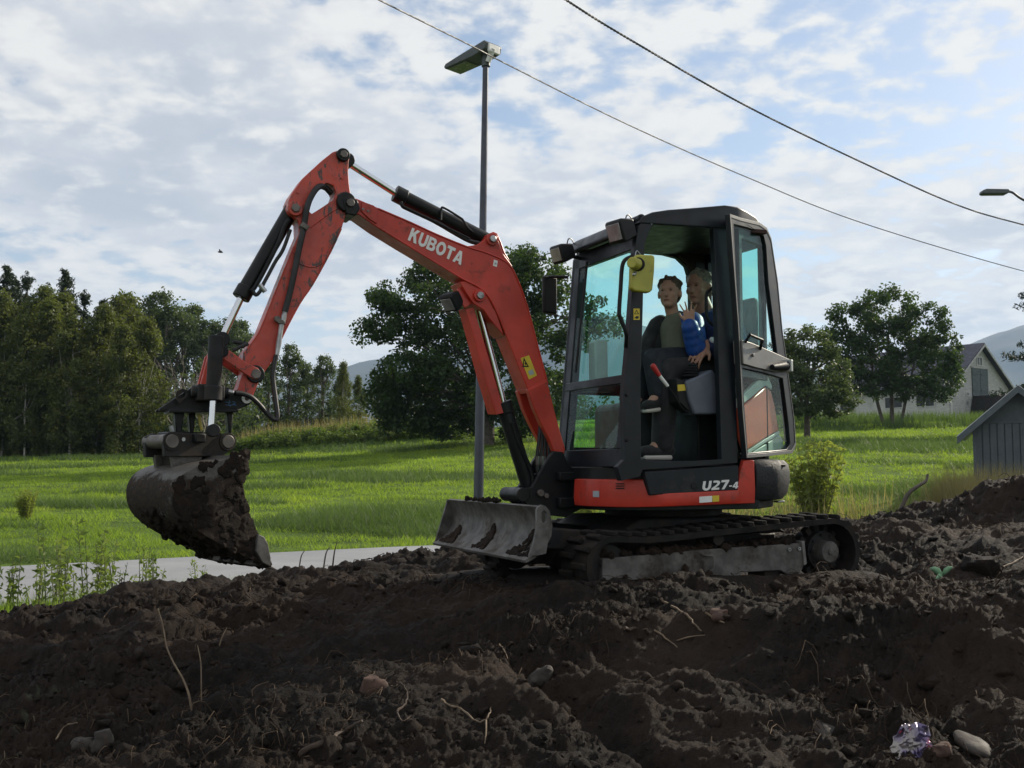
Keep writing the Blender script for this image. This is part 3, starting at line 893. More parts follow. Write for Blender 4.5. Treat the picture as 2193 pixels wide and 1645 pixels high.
for u_, tv_ in ((440, 740), (372, 760)):
    c_ = dt.copy(); COL.objects.link(c_); place(c_, u_, 60, tv_, 6.3, 2.0); tag(c_, 'smaller leafless shrub beside the grey bare tree', 'tree', 'leafless shrubs')

# dark undergrowth under the wood edge and the herb-covered bank
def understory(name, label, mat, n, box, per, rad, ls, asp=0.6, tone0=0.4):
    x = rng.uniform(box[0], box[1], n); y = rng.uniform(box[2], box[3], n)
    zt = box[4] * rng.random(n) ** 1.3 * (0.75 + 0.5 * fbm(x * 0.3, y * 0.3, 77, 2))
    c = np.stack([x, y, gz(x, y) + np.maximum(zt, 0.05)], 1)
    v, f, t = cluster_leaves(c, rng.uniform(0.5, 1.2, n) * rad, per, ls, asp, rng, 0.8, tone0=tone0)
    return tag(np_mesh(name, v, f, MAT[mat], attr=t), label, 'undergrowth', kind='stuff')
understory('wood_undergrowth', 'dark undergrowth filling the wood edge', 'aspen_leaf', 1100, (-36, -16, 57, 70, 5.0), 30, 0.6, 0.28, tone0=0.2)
understory('tree_belt_undergrowth', 'green undergrowth below the far tree belt', 'aspen_leaf', 520, (-30, -8, 72, 80, 4.0), 30, 0.6, 0.28, tone0=0.35)
understory('bank_herbs', 'tall herbs and grass covering the low bank', 'herb_leaf', 1150, (-14.5, -2.0, 52.6, 57, 0.62), 34, 0.34, 0.17, 0.4, 0.55)
understory('far_hedge_undergrowth', 'dark hedge growth far behind the barn and fields', 'oak_leaf', 420, (2, 40, 84, 92, 3.2), 30, 0.8, 0.32, tone0=0.4)
def bank_dry(n):
    x = rng.uniform(-14.5, -2.5, n); y = rng.uniform(54, 57.5, n); return x, y, gz(x, y)
scatter_grass('bank_dry_grass', 'pale seed heads of dry grass on top of the low bank', 'dry_grass', bank_dry, 2600, 0.5, 1.15, 0.03, 0.35)
def barn_rushes(n):
    x = rng.uniform(10, 34, n); y = rng.uniform(56, 68, n); k = fbm(x * .2, y * .3, 12, 3) > -0.05
    x, y = x[k], y[k]; return x, y, gz(x, y)
scatter_grass('barn_tall_grass', 'uncut tall grass on the rise below the barn', 'dark_blade', barn_rushes, 26000, 0.3, 0.85, 0.04, 0.5)

# hills
hu = np.linspace(-400, 2700, 150); hy = np.linspace(1500, 3300, 26)
prof = np.interp(hu, [-400, 300, 600, 700, 790, 860, 1000, 1180, 1290, 1400, 1560, 1800, 1980, 2050, 2120, 2193, 2400, 2700], [850, 840, 832, 815, 790, 775, 748, 702, 686, 718, 775, 805, 780, 746, 722, 700, 655, 670])
HU, HY = np.meshgrid(hu, hy)
ridge = np.interp(HY, [1500, 2500, 3300], [0, 1, 0.55])
PZ = CAMZ + (1000 - prof[None, :]) / FPX * 2500
HX = (HU - 1096.5) / FPX * 2500
HZ = np.maximum(0, PZ) * np.sin(np.clip(ridge, 0, 1) * math.pi / 2) ** 1.2 + 14 * fbm(HX * 0.004, HY * 0.004, 8, 4) * ridge
HZ[0] = -10
ii = (np.arange(25)[:, None] * 150 + np.arange(149)[None, :]).ravel()
hills = np_mesh('hills', np.stack([HX, HY, HZ], -1).reshape(-1, 3), np.stack([ii, ii + 1, ii + 151, ii + 150], 1), MAT['mountain_rock'], smooth=True)
hills['kind'] = 'structure'
# ------------------------------------------------------------------ excavator (local frame: x forward, y door side, z up; origin under the slew ring)
exc = empty('excavator', EX.o, EX.ang)
tag(exc, 'red and black compact excavator with an open cab door standing on the dug soil', 'excavator')
mt = MAT
def Y(u, v, y): return EX.Y(u, v, y)
def XZ(pts, y): return EX.tr(pts, y)
def part(mb, name, mat, bevel=0.004, parent=None, smooth=35, seg=2):
    return mb.build(name, mt[mat], parent or exc, bevel, smooth, seg)
def arc(c, r, a0, a1, n=8):
    return [(c[0] + r * math.cos(R(a0 + (a1 - a0) * i / n)), c[1] + r * math.sin(R(a0 + (a1 - a0) * i / n))) for i in range(n + 1)]

# ---- running gear
RC, RR, FC, FR = (-0.715, 0.198), 0.198, (0.775, 0.165), 0.165
def track_path(off=0.0):
    p = []
    p += arc(RC, RR + off, 90, 270, 14)
    p += [(-0.4, 0.0 - off), (0, 0.0 - off), (0.4, 0.0 - off)]
    p += arc(FC, FR + off, -90, 90, 12)
    for x, z in ((0.55, 0.318), (0.30, 0.332), (0.10, 0.347), (-0.15, 0.362), (-0.42, 0.380)):
        p.append((x, z + off))
    return p
def resample(p, n):
    P = np.array(p + [p[0]]); d = np.r_[0, np.cumsum(np.hypot(*np.diff(P, axis=0).T))]
    s = np.linspace(0, d[-1], n, endpoint=False)
    return np.stack([np.interp(s, d, P[:, 0]), np.interp(s, d, P[:, 1])], 1)
for side in (1, -1):
    y0, y1 = (0.45, 0.75) if side > 0 else (-0.75, -0.45)
    po, pi_ = resample(track_path(0.0), 96), resample(track_path(-0.032), 96)
    m = MB(); vs_ = []; n = 96
    for i in range(n):
        vs_ += [(po[i][0], y0, po[i][1]), (po[i][0], y1, po[i][1]), (pi_[i][0], y1, pi_[i][1]), (pi_[i][0], y0, pi_[i][1])]
    fs_ = []
    for i in range(n):
        j = (i + 1) % n
        for k in range(4):
            fs_.append((i * 4 + k, i * 4 + (k + 1) % 4, j * 4 + (k + 1) % 4, j * 4 + k))
    m.add(vs_, fs_)
    trk = part(m, 'rubber_track', 'rubber', 0)
    lug = MB().box((0, 0, 0.012), (0.034, 0.145, 0.026)).build('tread_lug', mt['rubber'], None, 0.006)
    NL = 46
    pl = resample(track_path(0.0), NL * 2)
    first = True
    for i in range(NL):
        for half in (0, 1):
            j = (i * 2 + half) % (NL * 2)
            a, b = pl[j], pl[(j + 1) % (NL * 2)]
            prev = pl[j - 1]
            tx, tz = b[0] - prev[0], b[1] - prev[1]
            L = math.hypot(tx, tz); tx, tz = tx / L, tz / L
            nx_, nz_ = (-tz, tx)
            if nx_ * (a[0] - 0.0) + nz_ * (a[1] - 0.18) < 0: nx_, nz_ = -nx_, -nz_
            o = lug if first else lug.copy()
            if not first: COL.objects.link(o)
            first = False
            xa = Vector((tx, 0, tz)); za = Vector((nx_, 0, nz_)); ya = za.cross(xa)
            mm = Matrix((xa, ya, za)).transposed().to_4x4()
            mm.translation = Vector((a[0], (y0 + y1) / 2 + (0.0725 if half else -0.0725), a[1]))
            o.parent = trk; o.matrix_local = mm
    s = side
    ya_, yb_ = (0.60, 0.715) if s > 0 else (-0.715, -0.60)
    if s > 0:
        fr_ = XZ([(1291, 1197), (1400, 1187), (1500, 1178), (1717, 1163), (1723, 1210), (1711, 1229), (1688, 1232), (1672, 1222), (1589, 1226), (1580, 1241), (1561, 1244), (1545, 1233), (1481, 1235), (1289, 1248)], 0.715)
    else:
        fr_ = [(0.72, 0.22), (-0.55, 0.26), (-0.55, 0.08), (0.72, 0.06)]
    tf = part(MB().prism(fr_, ya_, yb_), 'track_frame', 'frame_steel', 0.006)
    m = MB().cyl((RC[0], s * 0.50, RC[1]), (RC[0], s * 0.66, RC[1]), 0.118, n=28)
    for k in range(13):
        a = 2 * math.pi * k / 13
        m.box((RC[0] + math.cos(a) * 0.135, s * 0.60, RC[1] + math.sin(a) * 0.135), (0.05, 0.05, 0.034), Matrix.Rotation(-a, 3, 'Y'))
    sp = part(m, 'drive_sprocket', 'dirty_black_steel', 0.003)
    hub = part(MB().cyl((RC[0] + .02, s * 0.64, RC[1]), (RC[0] + .02, s * 0.745, RC[1]), 0.068, 0.062, 28).cyl((RC[0] + .02, s * 0.745, RC[1]), (RC[0] + .02, s * 0.752, RC[1]), 0.018, n=12), 'hub_cover', 'frame_steel', 0.004, sp)
    for k in range(9):
        a = 2 * math.pi * k / 9
        m = MB().cyl((RC[0] + math.cos(a) * .098, s * .655, RC[1] + math.sin(a) * .098), (RC[0] + math.cos(a) * .098, s * .672, RC[1] + math.sin(a) * .098), .010, n=6)
        part(m, 'hub_bolt', 'dirty_black_steel', 0, sp)
    part(MB().cyl((FC[0], s * .52, FC[1]), (FC[0], s * .68, FC[1]), .120, n=28).cyl((FC[0], s * .68, FC[1]), (FC[0], s * .70, FC[1]), .05, n=20), 'front_idler', 'dirty_black_steel', 0.004)
    for x in (-0.32, 0.05, 0.42):
        part(MB().cyl((x, s * .52, .075), (x, s * .68, .075), .058, n=20), 'track_roller', 'dirty_black_steel', 0.003)
    part(MB().cyl((0.065, s * .52, .290), (0.065, s * .70, .290), .036, n=20), 'carrier_roller', 'dirty_black_steel', 0.003)
    if s > 0:
        hk = XZ([(1500, 1188), (1512, 1190), (1526, 1192), (1527, 1215), (1520, 1225), (1508, 1222), (1506, 1200)], 0.73)
        part(MB().tube(catmull([(x, 0.735, z) for x, z in hk], 4), 0.007, 6), 'tie_down_loop', 'frame_steel', 0, tf)
        for u, v in ((1689, 1177), (1710, 1175)):
            p = Y(u, v, 0.715); part(MB().ring((p[0], .715, p[2]), (p[0], .727, p[2]), .011, .005, 12), 'bolt', 'fitting_steel', 0, tf)
        tp = XZ([(1716, 1160), (1722, 1158), (1727, 1208), (1721, 1211)], 0.72)
        part(MB().prism(tp, 0.60, 0.725), 'end_plate', 'mud_steel', 0.002, tf)

m = MB().span((-0.52, -0.46, 0.16), (0.52, 0.46, 0.30))
m.prism([(-0.62, 0.30), (0.60, 0.30), (0.42, 0.40), (-0.44, 0.40)], -0.44, 0.44)
part(m, 'undercarriage', 'dirty_black_steel', 0.012)
part(MB().cyl((0, 0, .40), (0, 0, .455), .36, n=40), 'slew_ring', 'dirty_black_steel', 0.006)

# ---- dozer blade
bt = [(1.165, 0.488), (1.135, 0.445), (1.122, 0.39), (1.128, 0.335), (1.160, 0.28), (1.215, 0.235), (1.25, 0.215), (1.247, 0.203), (1.20, 0.222), (1.14, 0.27), (1.105, 0.33), (1.098, 0.39), (1.11, 0.45), (1.14, 0.494)]
bl = part(MB().prism(bt, -0.75, 0.668), 'dozer_blade', 'blade_steel', 0.002)
part(MB().prism([(1.205, 0.243), (1.262, 0.212), (1.256, 0.197), (1.195, 0.224)], -0.755, 0.672), 'cutting_edge', 'blade_steel', 0.002, bl)
ep = XZ([(1150, 1092), (1153, 1086), (1160, 1081), (1170, 1085), (1178, 1096), (1177, 1140), (1170, 1186), (1152, 1190), (1134, 1191), (1144, 1160), (1150, 1130)], 0.69)
hole = XZ([(1160, 1098), (1165, 1093), (1171, 1098), (1171, 1116), (1166, 1122), (1160, 1117)], 0.69)
part(MB().prism(ep, 0.668, 0.69, [hole]), 'end_plate', 'blade_steel', 0.002, bl)
part(MB().prism([(1.10, .49), (1.16, .488), (1.25, .20), (1.12, .22)], -0.77, -0.75), 'end_plate', 'blade_steel', 0.002, bl)
m = MB()
for yy_ in (-0.36, 0.36):
    m.prism([(0.45, 0.20), (1.085, 0.25), (1.085, 0.40), (0.95, 0.36), (0.45, 0.31)], yy_ - 0.055, yy_ + 0.055)
m.span((0.98, -0.42, 0.27), (1.088, 0.42, 0.40))
part(m, 'blade_arms', 'dirty_black_steel', 0.01, bl)
part(MB().cyl((0.55, 0, .30), (1.08, 0, .35), .045, n=16), 'blade_cylinder', 'black_steel', 0.003, bl)

# ---- upper body: plan outline runs from the rounded front corner along the door side to the round tail
def plan(n1=10, r=0.70):
    p = [(0.735, 0.22), (0.735, 0.33)]
    p += [(0.365 + 0.37 * math.cos(R(a)), 0.335 + 0.365 * math.sin(R(a))) for a in np.linspace(5, 90, n1)]
    p += [(0.25, r), (0.10, r), (-0.05, r), (-0.14, r), (-0.19, r)]
    return p
def strip(path, zb, zt, th):
    """upright skirt along a plan path, bottom and top heights per point, thickness th inwards"""
    vs_, fs_ = [], []
    n = len(path)
    for i, (x, y) in enumerate(path):
        a, b = path[max(0, i - 1)], path[min(n - 1, i + 1)]
        tx, ty = b[0] - a[0], b[1] - a[1]; L = math.hypot(tx, ty); nx_, ny_ = ty / L, -tx / L
        if nx_ * x + ny_ * y < 0: nx_, ny_ = -nx_, -ny_
        vs_ += [(x, y, zb[i]), (x + nx_ * .006, y + ny_ * .006, (zb[i] * .7 + zt[i] * .3)), (x, y, zt[i]), (x - nx_ * th, y - ny_ * th, zt[i] + .004), (x - nx_ * th, y - ny_ * th, zb[i])]
    for i in range(n - 1):
        for k in range(5):
            fs_.append((i * 5 + k, i * 5 + (k + 1) % 5, (i + 1) * 5 + (k + 1) % 5, (i + 1) * 5 + k))
    fs_ += [(0, 1, 2, 3, 4), tuple((n - 1) * 5 + k for k in (4, 3, 2, 1, 0))]
    return vs_, fs_
pp = plan()
front_i = [i for i, p in enumerate(pp) if p[0] > 0.50]
pr = [(q[0], q[1]) for q in pp]
fine_p = []
for (a, b) in zip(pr[:-1], pr[1:]):
    for k in range(4):
        fine_p.append((a[0] + (b[0] - a[0]) * k / 4, a[1] + (b[1] - a[1]) * k / 4))
fine_p.append(pr[-1])
def arclen(p):
    d = [0]
    for a, b in zip(p[:-1], p[1:]): d.append(d[-1] + math.hypot(b[0] - a[0], b[1] - a[1]))
    return d
sl_ = arclen(fine_p)
def ztop_at(x, y):
    u = 0
    # heights of the skirt's upper edge along the side: tall nose, low waist, tall tail post
    if y < 0.69 or x > 0.53: return 0.628
    if x > 0.47: return 0.628 - (0.53 - x) / 0.06 * 0.078
    if x > -0.085: return 0.550 + (0.47 - x) * 0.03
    if x > -0.10: return 0.565 + (-0.085 - x) / 0.015 * 0.17
    return 0.738
zb = [0.476 + 0.02 * max(0, (0.6 - p[0])) * 0.9 for p in fine_p]
zt = [ztop_at(*p) for p in fine_p]
# densify where the upper edge steps
v_, f_ = strip(fine_p, zb, zt, 0.03)
skirt = part(MB().add(v_, f_), 'side_skirt', 'red_paint', 0.004, smooth=30)
# louvre and fittings on the nose of the skirt
for k in range(3):
    a, b = EX.X(1320, 1035 + k * 5, 0), 0
for u, v, w, h, mm_ in ((1328, 1036, 18, 2, 'black_plastic'), (1328, 1041, 18, 2, 'black_plastic'), (1328, 1046, 18, 2, 'black_plastic'), (1279, 1058, 17, 13, 'decal_grey')):
    # the nose is curved: find where the ray meets the outline
    best = None
    for i in range(len(fine_p) - 1):
        ax, ay = fine_p[i]
        d = ray(u, v); w_ = EX.wld((ax, ay, 0.55))
        uu = 1096.5 + FPX * (w_.x / (w_.y * math.cos(PITCH) + (w_.z - CAMZ) * math.sin(PITCH)))
        if best is None or abs(uu - u) < best[0]: best = (abs(uu - u), i)
    i = best[1]; a, b = fine_p[i], fine_p[i + 1]
    tx, ty = b[0] - a[0], b[1] - a[1]; L = math.hypot(tx, ty); tx, ty = tx / L, ty / L
    nx_, ny_ = ty, -tx
    if nx_ * a[0] + ny_ * a[1] < 0: nx_, ny_ = -nx_, -ny_
    z = EX.Y(u, v, a[1])[2]
    mm = Matrix(((tx, nx_, 0), (ty, ny_, 0), (0, 0, 1)))
    part(MB().box((a[0] + nx_ * .006, a[1] + ny_ * .006, z), (w / 375, 0.006, h / 375), mm), 'vent_slot' if h < 5 else 'latch_plate', mm_, 0, skirt)
part(MB().prism(XZ([(1498, 1064), (1525, 1062), (1525, 1075), (1498, 1077)], 0.708), 0.704, 0.7085), 'decal', 'letter_white', 0, skirt)
part(MB().prism(XZ([(1526, 1062), (1540, 1061), (1540, 1074), (1526, 1075)], 0.708), 0.704, 0.7085), 'warning_sticker', 'sticker_yellow', 0, skirt)

pn = XZ([(1380, 1010), (1470, 1004), (1582, 996), (1583, 1050), (1500, 1055), (1392, 1061)], 0.695)
pan = part(MB().prism(pn, 0.655, 0.695), 'side_panel', 'panel_black', 0.006)
p = Y(1487, 1040, .697); part(MB().cyl((p[0], .69, p[2]), (p[0], .699, p[2]), .021, n=18), 'lock', 'black_plastic', 0.002, pan)

def ell2(cx, cy, rx, ry, a0, a1, n=10):
    return [(cx + rx * math.cos(R(a0 + (a1 - a0) * i / n)), cy + ry * math.sin(R(a0 + (a1 - a0) * i / n))) for i in range(n + 1)]
GLYPH = {
 'K': (1.00, [(0, 0), (.28, 0), (.28, .32), (.42, .46), (.66, 0), (1.0, 0), (.62, .66), (.96, 1), (.60, 1), (.28, .66), (.28, 1), (0, 1)], []),
 'U': (0.94, [(0, 1), (0, .36)] + ell2(.47, .38, .47, .40, 180, 360, 14) + [(.94, .36), (.94, 1), (.66, 1), (.66, .40)] + ell2(.47, .38, .19, .17, 0, -180, 10) + [(.28, .40), (.28, 1)], []),
 'B': (0.92, [(0, 0), (.55, 0)] + ell2(.58, .29, .34, .29, -80, 60, 8) + ell2(.56, .74, .32, .26, -50, 90, 8) + [(0, 1)], [[(.27, .20), (.27, .42), (.54, .42), (.62, .37), (.63, .27), (.55, .20)], [(.27, .61), (.27, .80), (.52, .80), (.60, .75), (.60, .67), (.52, .61)]]),
 'O': (1.06, ell2(.53, .5, .53, .53, 0, 345, 23), [ell2(.53, .5, .25, .29, 0, 345, 23)]),
 'T': (0.90, [(.31, 0), (.59, 0), (.59, .77), (.90, .77), (.90, 1), (0, 1), (0, .77), (.31, .77)], []),
 'A': (1.04, [(0, 0), (.29, 0), (.35, .19), (.69, .19), (.75, 0), (1.04, 0), (.67, 1), (.37, 1)], [[(.42, .38), (.62, .38), (.52, .72)]]),
 '2': (0.88, [(0, 0), (.86, 0), (.86, .22), (.40, .22), (.72, .46), (.86, .66), (.84, .82), (.72, .95), (.48, 1.0), (0.10, 1.0), (0.10, .78), (.46, .78), (.56, .72), (.55, .62), (.42, .48), (0, .18)], []),
 '7': (0.86, [(.16, 0), (.46, 0), (.86, .82), (.86, 1), (0, 1), (0, .76), (.52, .76)], []),
 '-': (0.42, [(0, .34), (.42, .34), (.42, .54), (0, .54)], []),
 '4': (0.86, [(.46, 0), (.72, 0), (.72, .18), (.86, .18), (.86, .38), (.72, .38), (.72, 1), (.40, 1), (0, .38), (0, .18), (.46, .18)], [[(.24, .38), (.46, .38), (.46, .72)]]),
}
def text_px(txt, a, b, height_px, y, mat, parent, gap=0.10, shear=0.0, rel=None, ext=0.0018):
    """block lettering whose baseline runs from pixel a to pixel b on the plane y; every letter is a piece of its own"""
    A, B = Vector(Y(*a, y)), Vector(Y(*b, y))
    hgt = height_px * (Vector(Y(a[0], a[1] - 1, y)) - A).length
    rel = rel or [1.0] * len(txt)
    W = sum(GLYPH[c][0] * r for c, r in zip(txt, rel)) + gap * (len(txt) - 1)
    xd = (B - A).normalized(); ud = Vector((0, 0, 1)); ud = (ud - xd * ud.dot(xd)).normalized()
    k = (B - A).length / W; x = 0.0
    for c, r in zip(txt, rel):
        w, outl, holes = GLYPH[c]
        def pt(p):
            q = A + xd * (k * (x + p[0] * r)) + ud * (hgt * r * p[1]) + xd * (shear * hgt * r * p[1])
            return (q.x, q.z)
        part(MB().prism([pt(p) for p in outl], y - .001, y + ext, [[pt(p) for p in h_] for h_ in holes]), 'letter', mat, 0, parent, smooth=0)
        x += w * r + gap
text_px('U27-4', (1503, 1051), (1580, 1046), 20, 0.696, 'letter_white', pan, 0.12, 0.26, (1, 1, 1, .7, .72))

# deck, front floor and tail
m = MB().prism([(0.70, -0.30), (0.70, 0.33)] + [(0.365 + 0.335 * math.cos(R(a)), 0.335 + 0.325 * math.sin(R(a))) for a in np.linspace(5, 90, 8)] + [(-0.25, 0.655), (-0.55, 0.40), (-0.68, 0.0), (-0.55, -0.40), (-0.3, -0.66), (0.4, -0.66)], 0.455, 0.70, axis='z')
part(m, 'deck', 'black_steel', 0.006)
# counterweight: revolved profile around the slew axis
prof_ = [(0.66, 0.495), (0.735, 0.505), (0.768, 0.545), (0.782, 0.61), (0.784, 0.67), (0.776, 0.715), (0.75, 0.742), (0.62, 0.75)]
vs_, fs_ = [], []
angs = list(np.linspace(116, 250, 30))
# leading straight piece keeps to the door side
for r_, z_ in prof_: vs_.append((-0.205, 0.70 - (0.784 - r_) , z_))
for a in angs:
    for r_, z_ in prof_: vs_.append((r_ * math.cos(R(a)), r_ * math.sin(R(a)), z_))
n = len(prof_)
for i in range(len(angs)):
    for k in range(n):
        fs_.append((i * n + k, i * n + (k + 1) % n, (i + 1) * n + (k + 1) % n, (i + 1) * n + k))
fs_ += [tuple(range(n)), tuple(range(len(angs) * n + n - 1, len(angs) * n - 1, -1))]
part(MB().add(vs_, fs_), 'counterweight', 'cast_black', 0.006, smooth=40)
p_ = Y(1668, 1074, 0.45); part(MB().box((p_[0], 0.45, p_[2]), (0.05, 0.05, 0.012)), 'tail_lug', 'fitting_steel', 0.003)
# engine hood behind the seat, its side running parallel to the folded-back door
hplan = [(-0.10, 0.655), (-0.28, 0.56), (-0.44, 0.475), (-0.56, 0.36), (-0.65, 0.18), (-0.69, 0.0), (-0.67, -0.2), (-0.56, -0.42), (-0.36, -0.60)]
hpl = [tuple(v)[:2] for v in catmull([(x, y, 0) for x, y in hplan], 4)]
hz = [(1.0, 0.75), (1.0, 1.08), (0.985, 1.15), (0.94, 1.19), (0.5, 1.21)]
vs_ = [(x * k, y * k, z) for x, y in hpl for k, z in hz]
n = len(hz)
fs_ = [(i * n + k, i * n + k + 1, (i + 1) * n + k + 1, (i + 1) * n + k) for i in range(len(hpl) - 1) for k in range(n - 1)]
hood = MB().add(vs_, fs_).build('engine_hood', mt['panel_black'], exc, 0, 40)
HF = EX.sub((-0.095, 0.675, 0), R(208))
def hoodpanel(pts, name, mat, y0, y1, bev=0.004):
    q = HF.tr(pts, -y1)
    m = MB().prism(q, -y1, -y0)
    mm = Matrix.Translation((-0.095, 0.675, 0)) @ Matrix.Rotation(R(208), 4, 'Z')
    m.v = [tuple(mm @ Vector(v)) for v in m.v]
    return part(m, name, mat, bev, hood)
hoodpanel([(1582, 876), (1612, 852), (1640, 828), (1652, 838), (1660, 870), (1668, 922), (1640, 938), (1595, 968), (1586, 940)], 'hood_side', 'sunlit_hood_red', -0.004, 0.020, 0.008)
hoodpanel([(1582, 855), (1612, 826), (1636, 803), (1646, 806), (1654, 826), (1653, 836), (1640, 826), (1612, 850), (1582, 874)], 'hood_trim', 'hood_trim', -0.004, 0.024, 0.006)
hoodpanel([(1592, 972), (1640, 940), (1669, 923), (1671, 929), (1640, 948), (1602, 974)], 'hood_trim', 'hood_trim', -0.004, 0.024, 0.003)
hoodpanel([(1606, 973), (1640, 951), (1671, 931), (1678, 945), (1678, 968), (1640, 972)], 'hood_lower', 'hood_trim', -0.006, 0.018, 0.006)
part(MB().prism([(0.10, -0.70), (0.16, -0.58), (0.16, -0.16), (-0.30, -0.16), (-0.42, -0.60), (-0.20, -0.72)], 0.70, 1.12, axis='z'), 'tank_cover', 'dark_red_cover', 0.05, seg=4)

# ---- cab
TOPF = Y(1375, 464, 0.70); BOTF = Y(1337, 985, 0.70)
outer = XZ([(1337, 985), (1336, 905), (1335, 848), (1343, 760), (1352, 655), (1359, 537), (1367, 488), (1376, 466), (1397, 456), (1430, 451), (1500, 446), (1556, 443), (1556, 459), (1565, 600), (1575, 800), (1580, 992), (1480, 1000), (1376, 1007), (1372, 1020), (1330, 1030), (1322, 1000)], 0.70)
opening = XZ([(1373, 985), (1372, 800), (1376, 700), (1380, 532), (1383, 516), (1394, 488), (1411, 473), (1438, 468), (1527, 466), (1532, 560), (1540, 800), (1546, 984), (1470, 988)], 0.70)
cabf = part(MB().prism(outer, 0.655, 0.70, [opening]), 'cab_frame', 'cab_black', 0.006)
# profile of the windscreen plane: x as a function of height
def fx(z): return BOTF[0] + (TOPF[0] - BOTF[0]) * (z - BOTF[2]) / (TOPF[2] - BOTF[2])
def fbar(z0, z1, y0, y1, name, th=0.04, mat='cab_black', off=0.0):
    m = MB(); m.add([(fx(z0) + off, y0, z0), (fx(z0) + off, y1, z0), (fx(z1) + off, y1, z1), (fx(z1) + off, y0, z1), (fx(z0) - th + off, y0, z0), (fx(z0) - th + off, y1, z0), (fx(z1) - th + off, y1, z1), (fx(z1) - th + off, y0, z1)],
          [(0, 1, 2, 3), (7, 6, 5, 4), (0, 4, 5, 1), (1, 5, 6, 2), (2, 6, 7, 3), (3, 7, 4, 0)])
    return part(m, name, mat, 0.004)
YL, YR = 0.655, -0.09
far_hole = [(fx(1.22) - .075, 1.22), (fx(1.6) - .07, 1.6), (fx(1.98) - .065, 1.98), (fx(2.05) - .09, 2.05), (0.40, 2.085), (-0.10, 2.085), (-0.20, 2.07), (-0.265, 2.02), (-0.295, 1.93), (-0.295, 1.22)]
far_low = [(fx(0.82) - .08, 0.82), (fx(1.15) - .08, 1.15), (0.0, 1.15), (0.0, 0.82)]
fout = [(x, z) for x, z in outer if z > 2.0 and x > -0.05]
fouter = [(fx(0.72), 0.72), (fx(2.0), 2.0), (fx(2.1) - .05, 2.10), (0.40, 2.16), (-0.41, 2.16), (-0.41, 0.72)]
part(MB().prism(fouter, -0.13, -0.09, [far_hole, far_low]), 'cab_frame_far', 'cab_black', 0.004)
part(MB().prism(far_low, -0.115, -0.110), 'far_side_window', 'tinted_glass', 0)
fbar(0.70, 0.80, YR, YL, 'windscreen_sill', 0.05)
fbar(1.165, 1.215, YR, YL, 'windscreen_rail', 0.03, off=0.004)
fbar(1.93, 2.03, YR, YL, 'windscreen_header', 0.04)
fbar(0.80, 1.94, 0.60, YL, 'front_pillar', 0.05)
fbar(0.76, 2.0, -0.125, -0.03, 'front_pillar', 0.06)
m = MB(); z0, z1 = 1.215, 1.93
def pane(z0, z1, y0, y1, name, mat='tinted_glass', off=-0.006):
    m = MB(); th = 0.005
    m.add([(fx(z0) + off, y0, z0), (fx(z0) + off, y1, z0), (fx(z1) + off, y1, z1), (fx(z1) + off, y0, z1), (fx(z0) - th + off, y0, z0), (fx(z0) - th + off, y1, z0), (fx(z1) - th + off, y1, z1), (fx(z1) - th + off, y0, z1)],
          [(0, 1, 2, 3), (7, 6, 5, 4), (0, 4, 5, 1), (1, 5, 6, 2), (2, 6, 7, 3), (3, 7, 4, 0)])
    return part(m, name, mat, 0)
pane(1.215, 1.93, -0.03, 0.60, 'windscreen')
pane(0.80, 1.165, -0.03, 0.60, 'lower_windscreen')
# wiper
part(MB().tube([(fx(1.93) + .014, 0.10, 1.95), (fx(1.6) + .016, 0.085, 1.6), (fx(1.25) + .016, 0.07, 1.27)], 0.008, 6), 'wiper', 'black_plastic', 0)
# side window on the far side, rear and quarter windows
part(MB().prism(far_hole, -0.115, -0.110), 'far_side_window', 'tinted_glass', 0)
QA, QB = (-0.095, 0.695), (-0.415, 0.525)
def wallseg(a, b, z0, z1, th, name, mat, holes=None, bevel=0.004, parent=None):
    ang = math.atan2(b[1] - a[1], b[0] - a[0]); L = math.hypot(b[0] - a[0], b[1] - a[1])
    m = MB().prism([(0, z0), (L, z0), (L, z1), (0, z1)], -th / 2, th / 2, holes or ())
    mm = Matrix.Rotation(ang, 4, 'Z'); mm.translation = Vector((a[0], a[1], 0))
    m.v = [tuple(mm @ Vector(v)) for v in m.v]
    return part(m, name, mat, bevel, parent)
Lq = math.hypot(QB[0] - QA[0], QB[1] - QA[1])
wallseg(QA, QB, 1.22, 2.10, 0.03, 'cab_quarter', 'cab_black', [[(0.04, 1.27), (Lq - 0.03, 1.27), (Lq - 0.03, 2.04), (0.04, 2.04)]])
wallseg((QA[0] - .04, QA[1] - .025), (QB[0] + .03, QB[1] + .02), 1.27, 2.04, 0.005, 'quarter_window', 'tinted_glass', None, 0)
rear_hole = [[(0.04, 1.30), (0.57, 1.30), (0.57, 2.05), (0.04, 2.05)]]
wallseg((-0.415, 0.525), (-0.415, -0.13), 0.72, 2.10, 0.03, 'cab_rear', 'cab_black', rear_hole)
wallseg((-0.415, 0.485), (-0.415, -0.045), 1.30, 2.05, 0.005, 'rear_window', 'tinted_glass', None, 0)
m = MB().span((-0.45, 0.50, 0.70), (0.62, 0.655, 0.715)).span((-0.45, -0.12, 0.70), (0.64, 0.50, 0.72))
part(m, 'cab_floor', 'black_steel', 0.003)
part(MB().prism([(-0.30, 1.25), (-0.30, 1.93), (-0.26, 2.03), (-0.18, 2.09), (-0.40, 2.10), (-0.40, 1.25)], -0.089, -0.065), 'rear_trim', 'headliner', 0.008)
p_ = [(-0.315, 1.95), (-0.385, 1.95), (-0.385, 2.06), (-0.315, 2.06)]
part(MB().prism([(x, z) for x, z in p_], -0.065, -0.058), 'speaker_grille', 'black_plastic', 0.01)
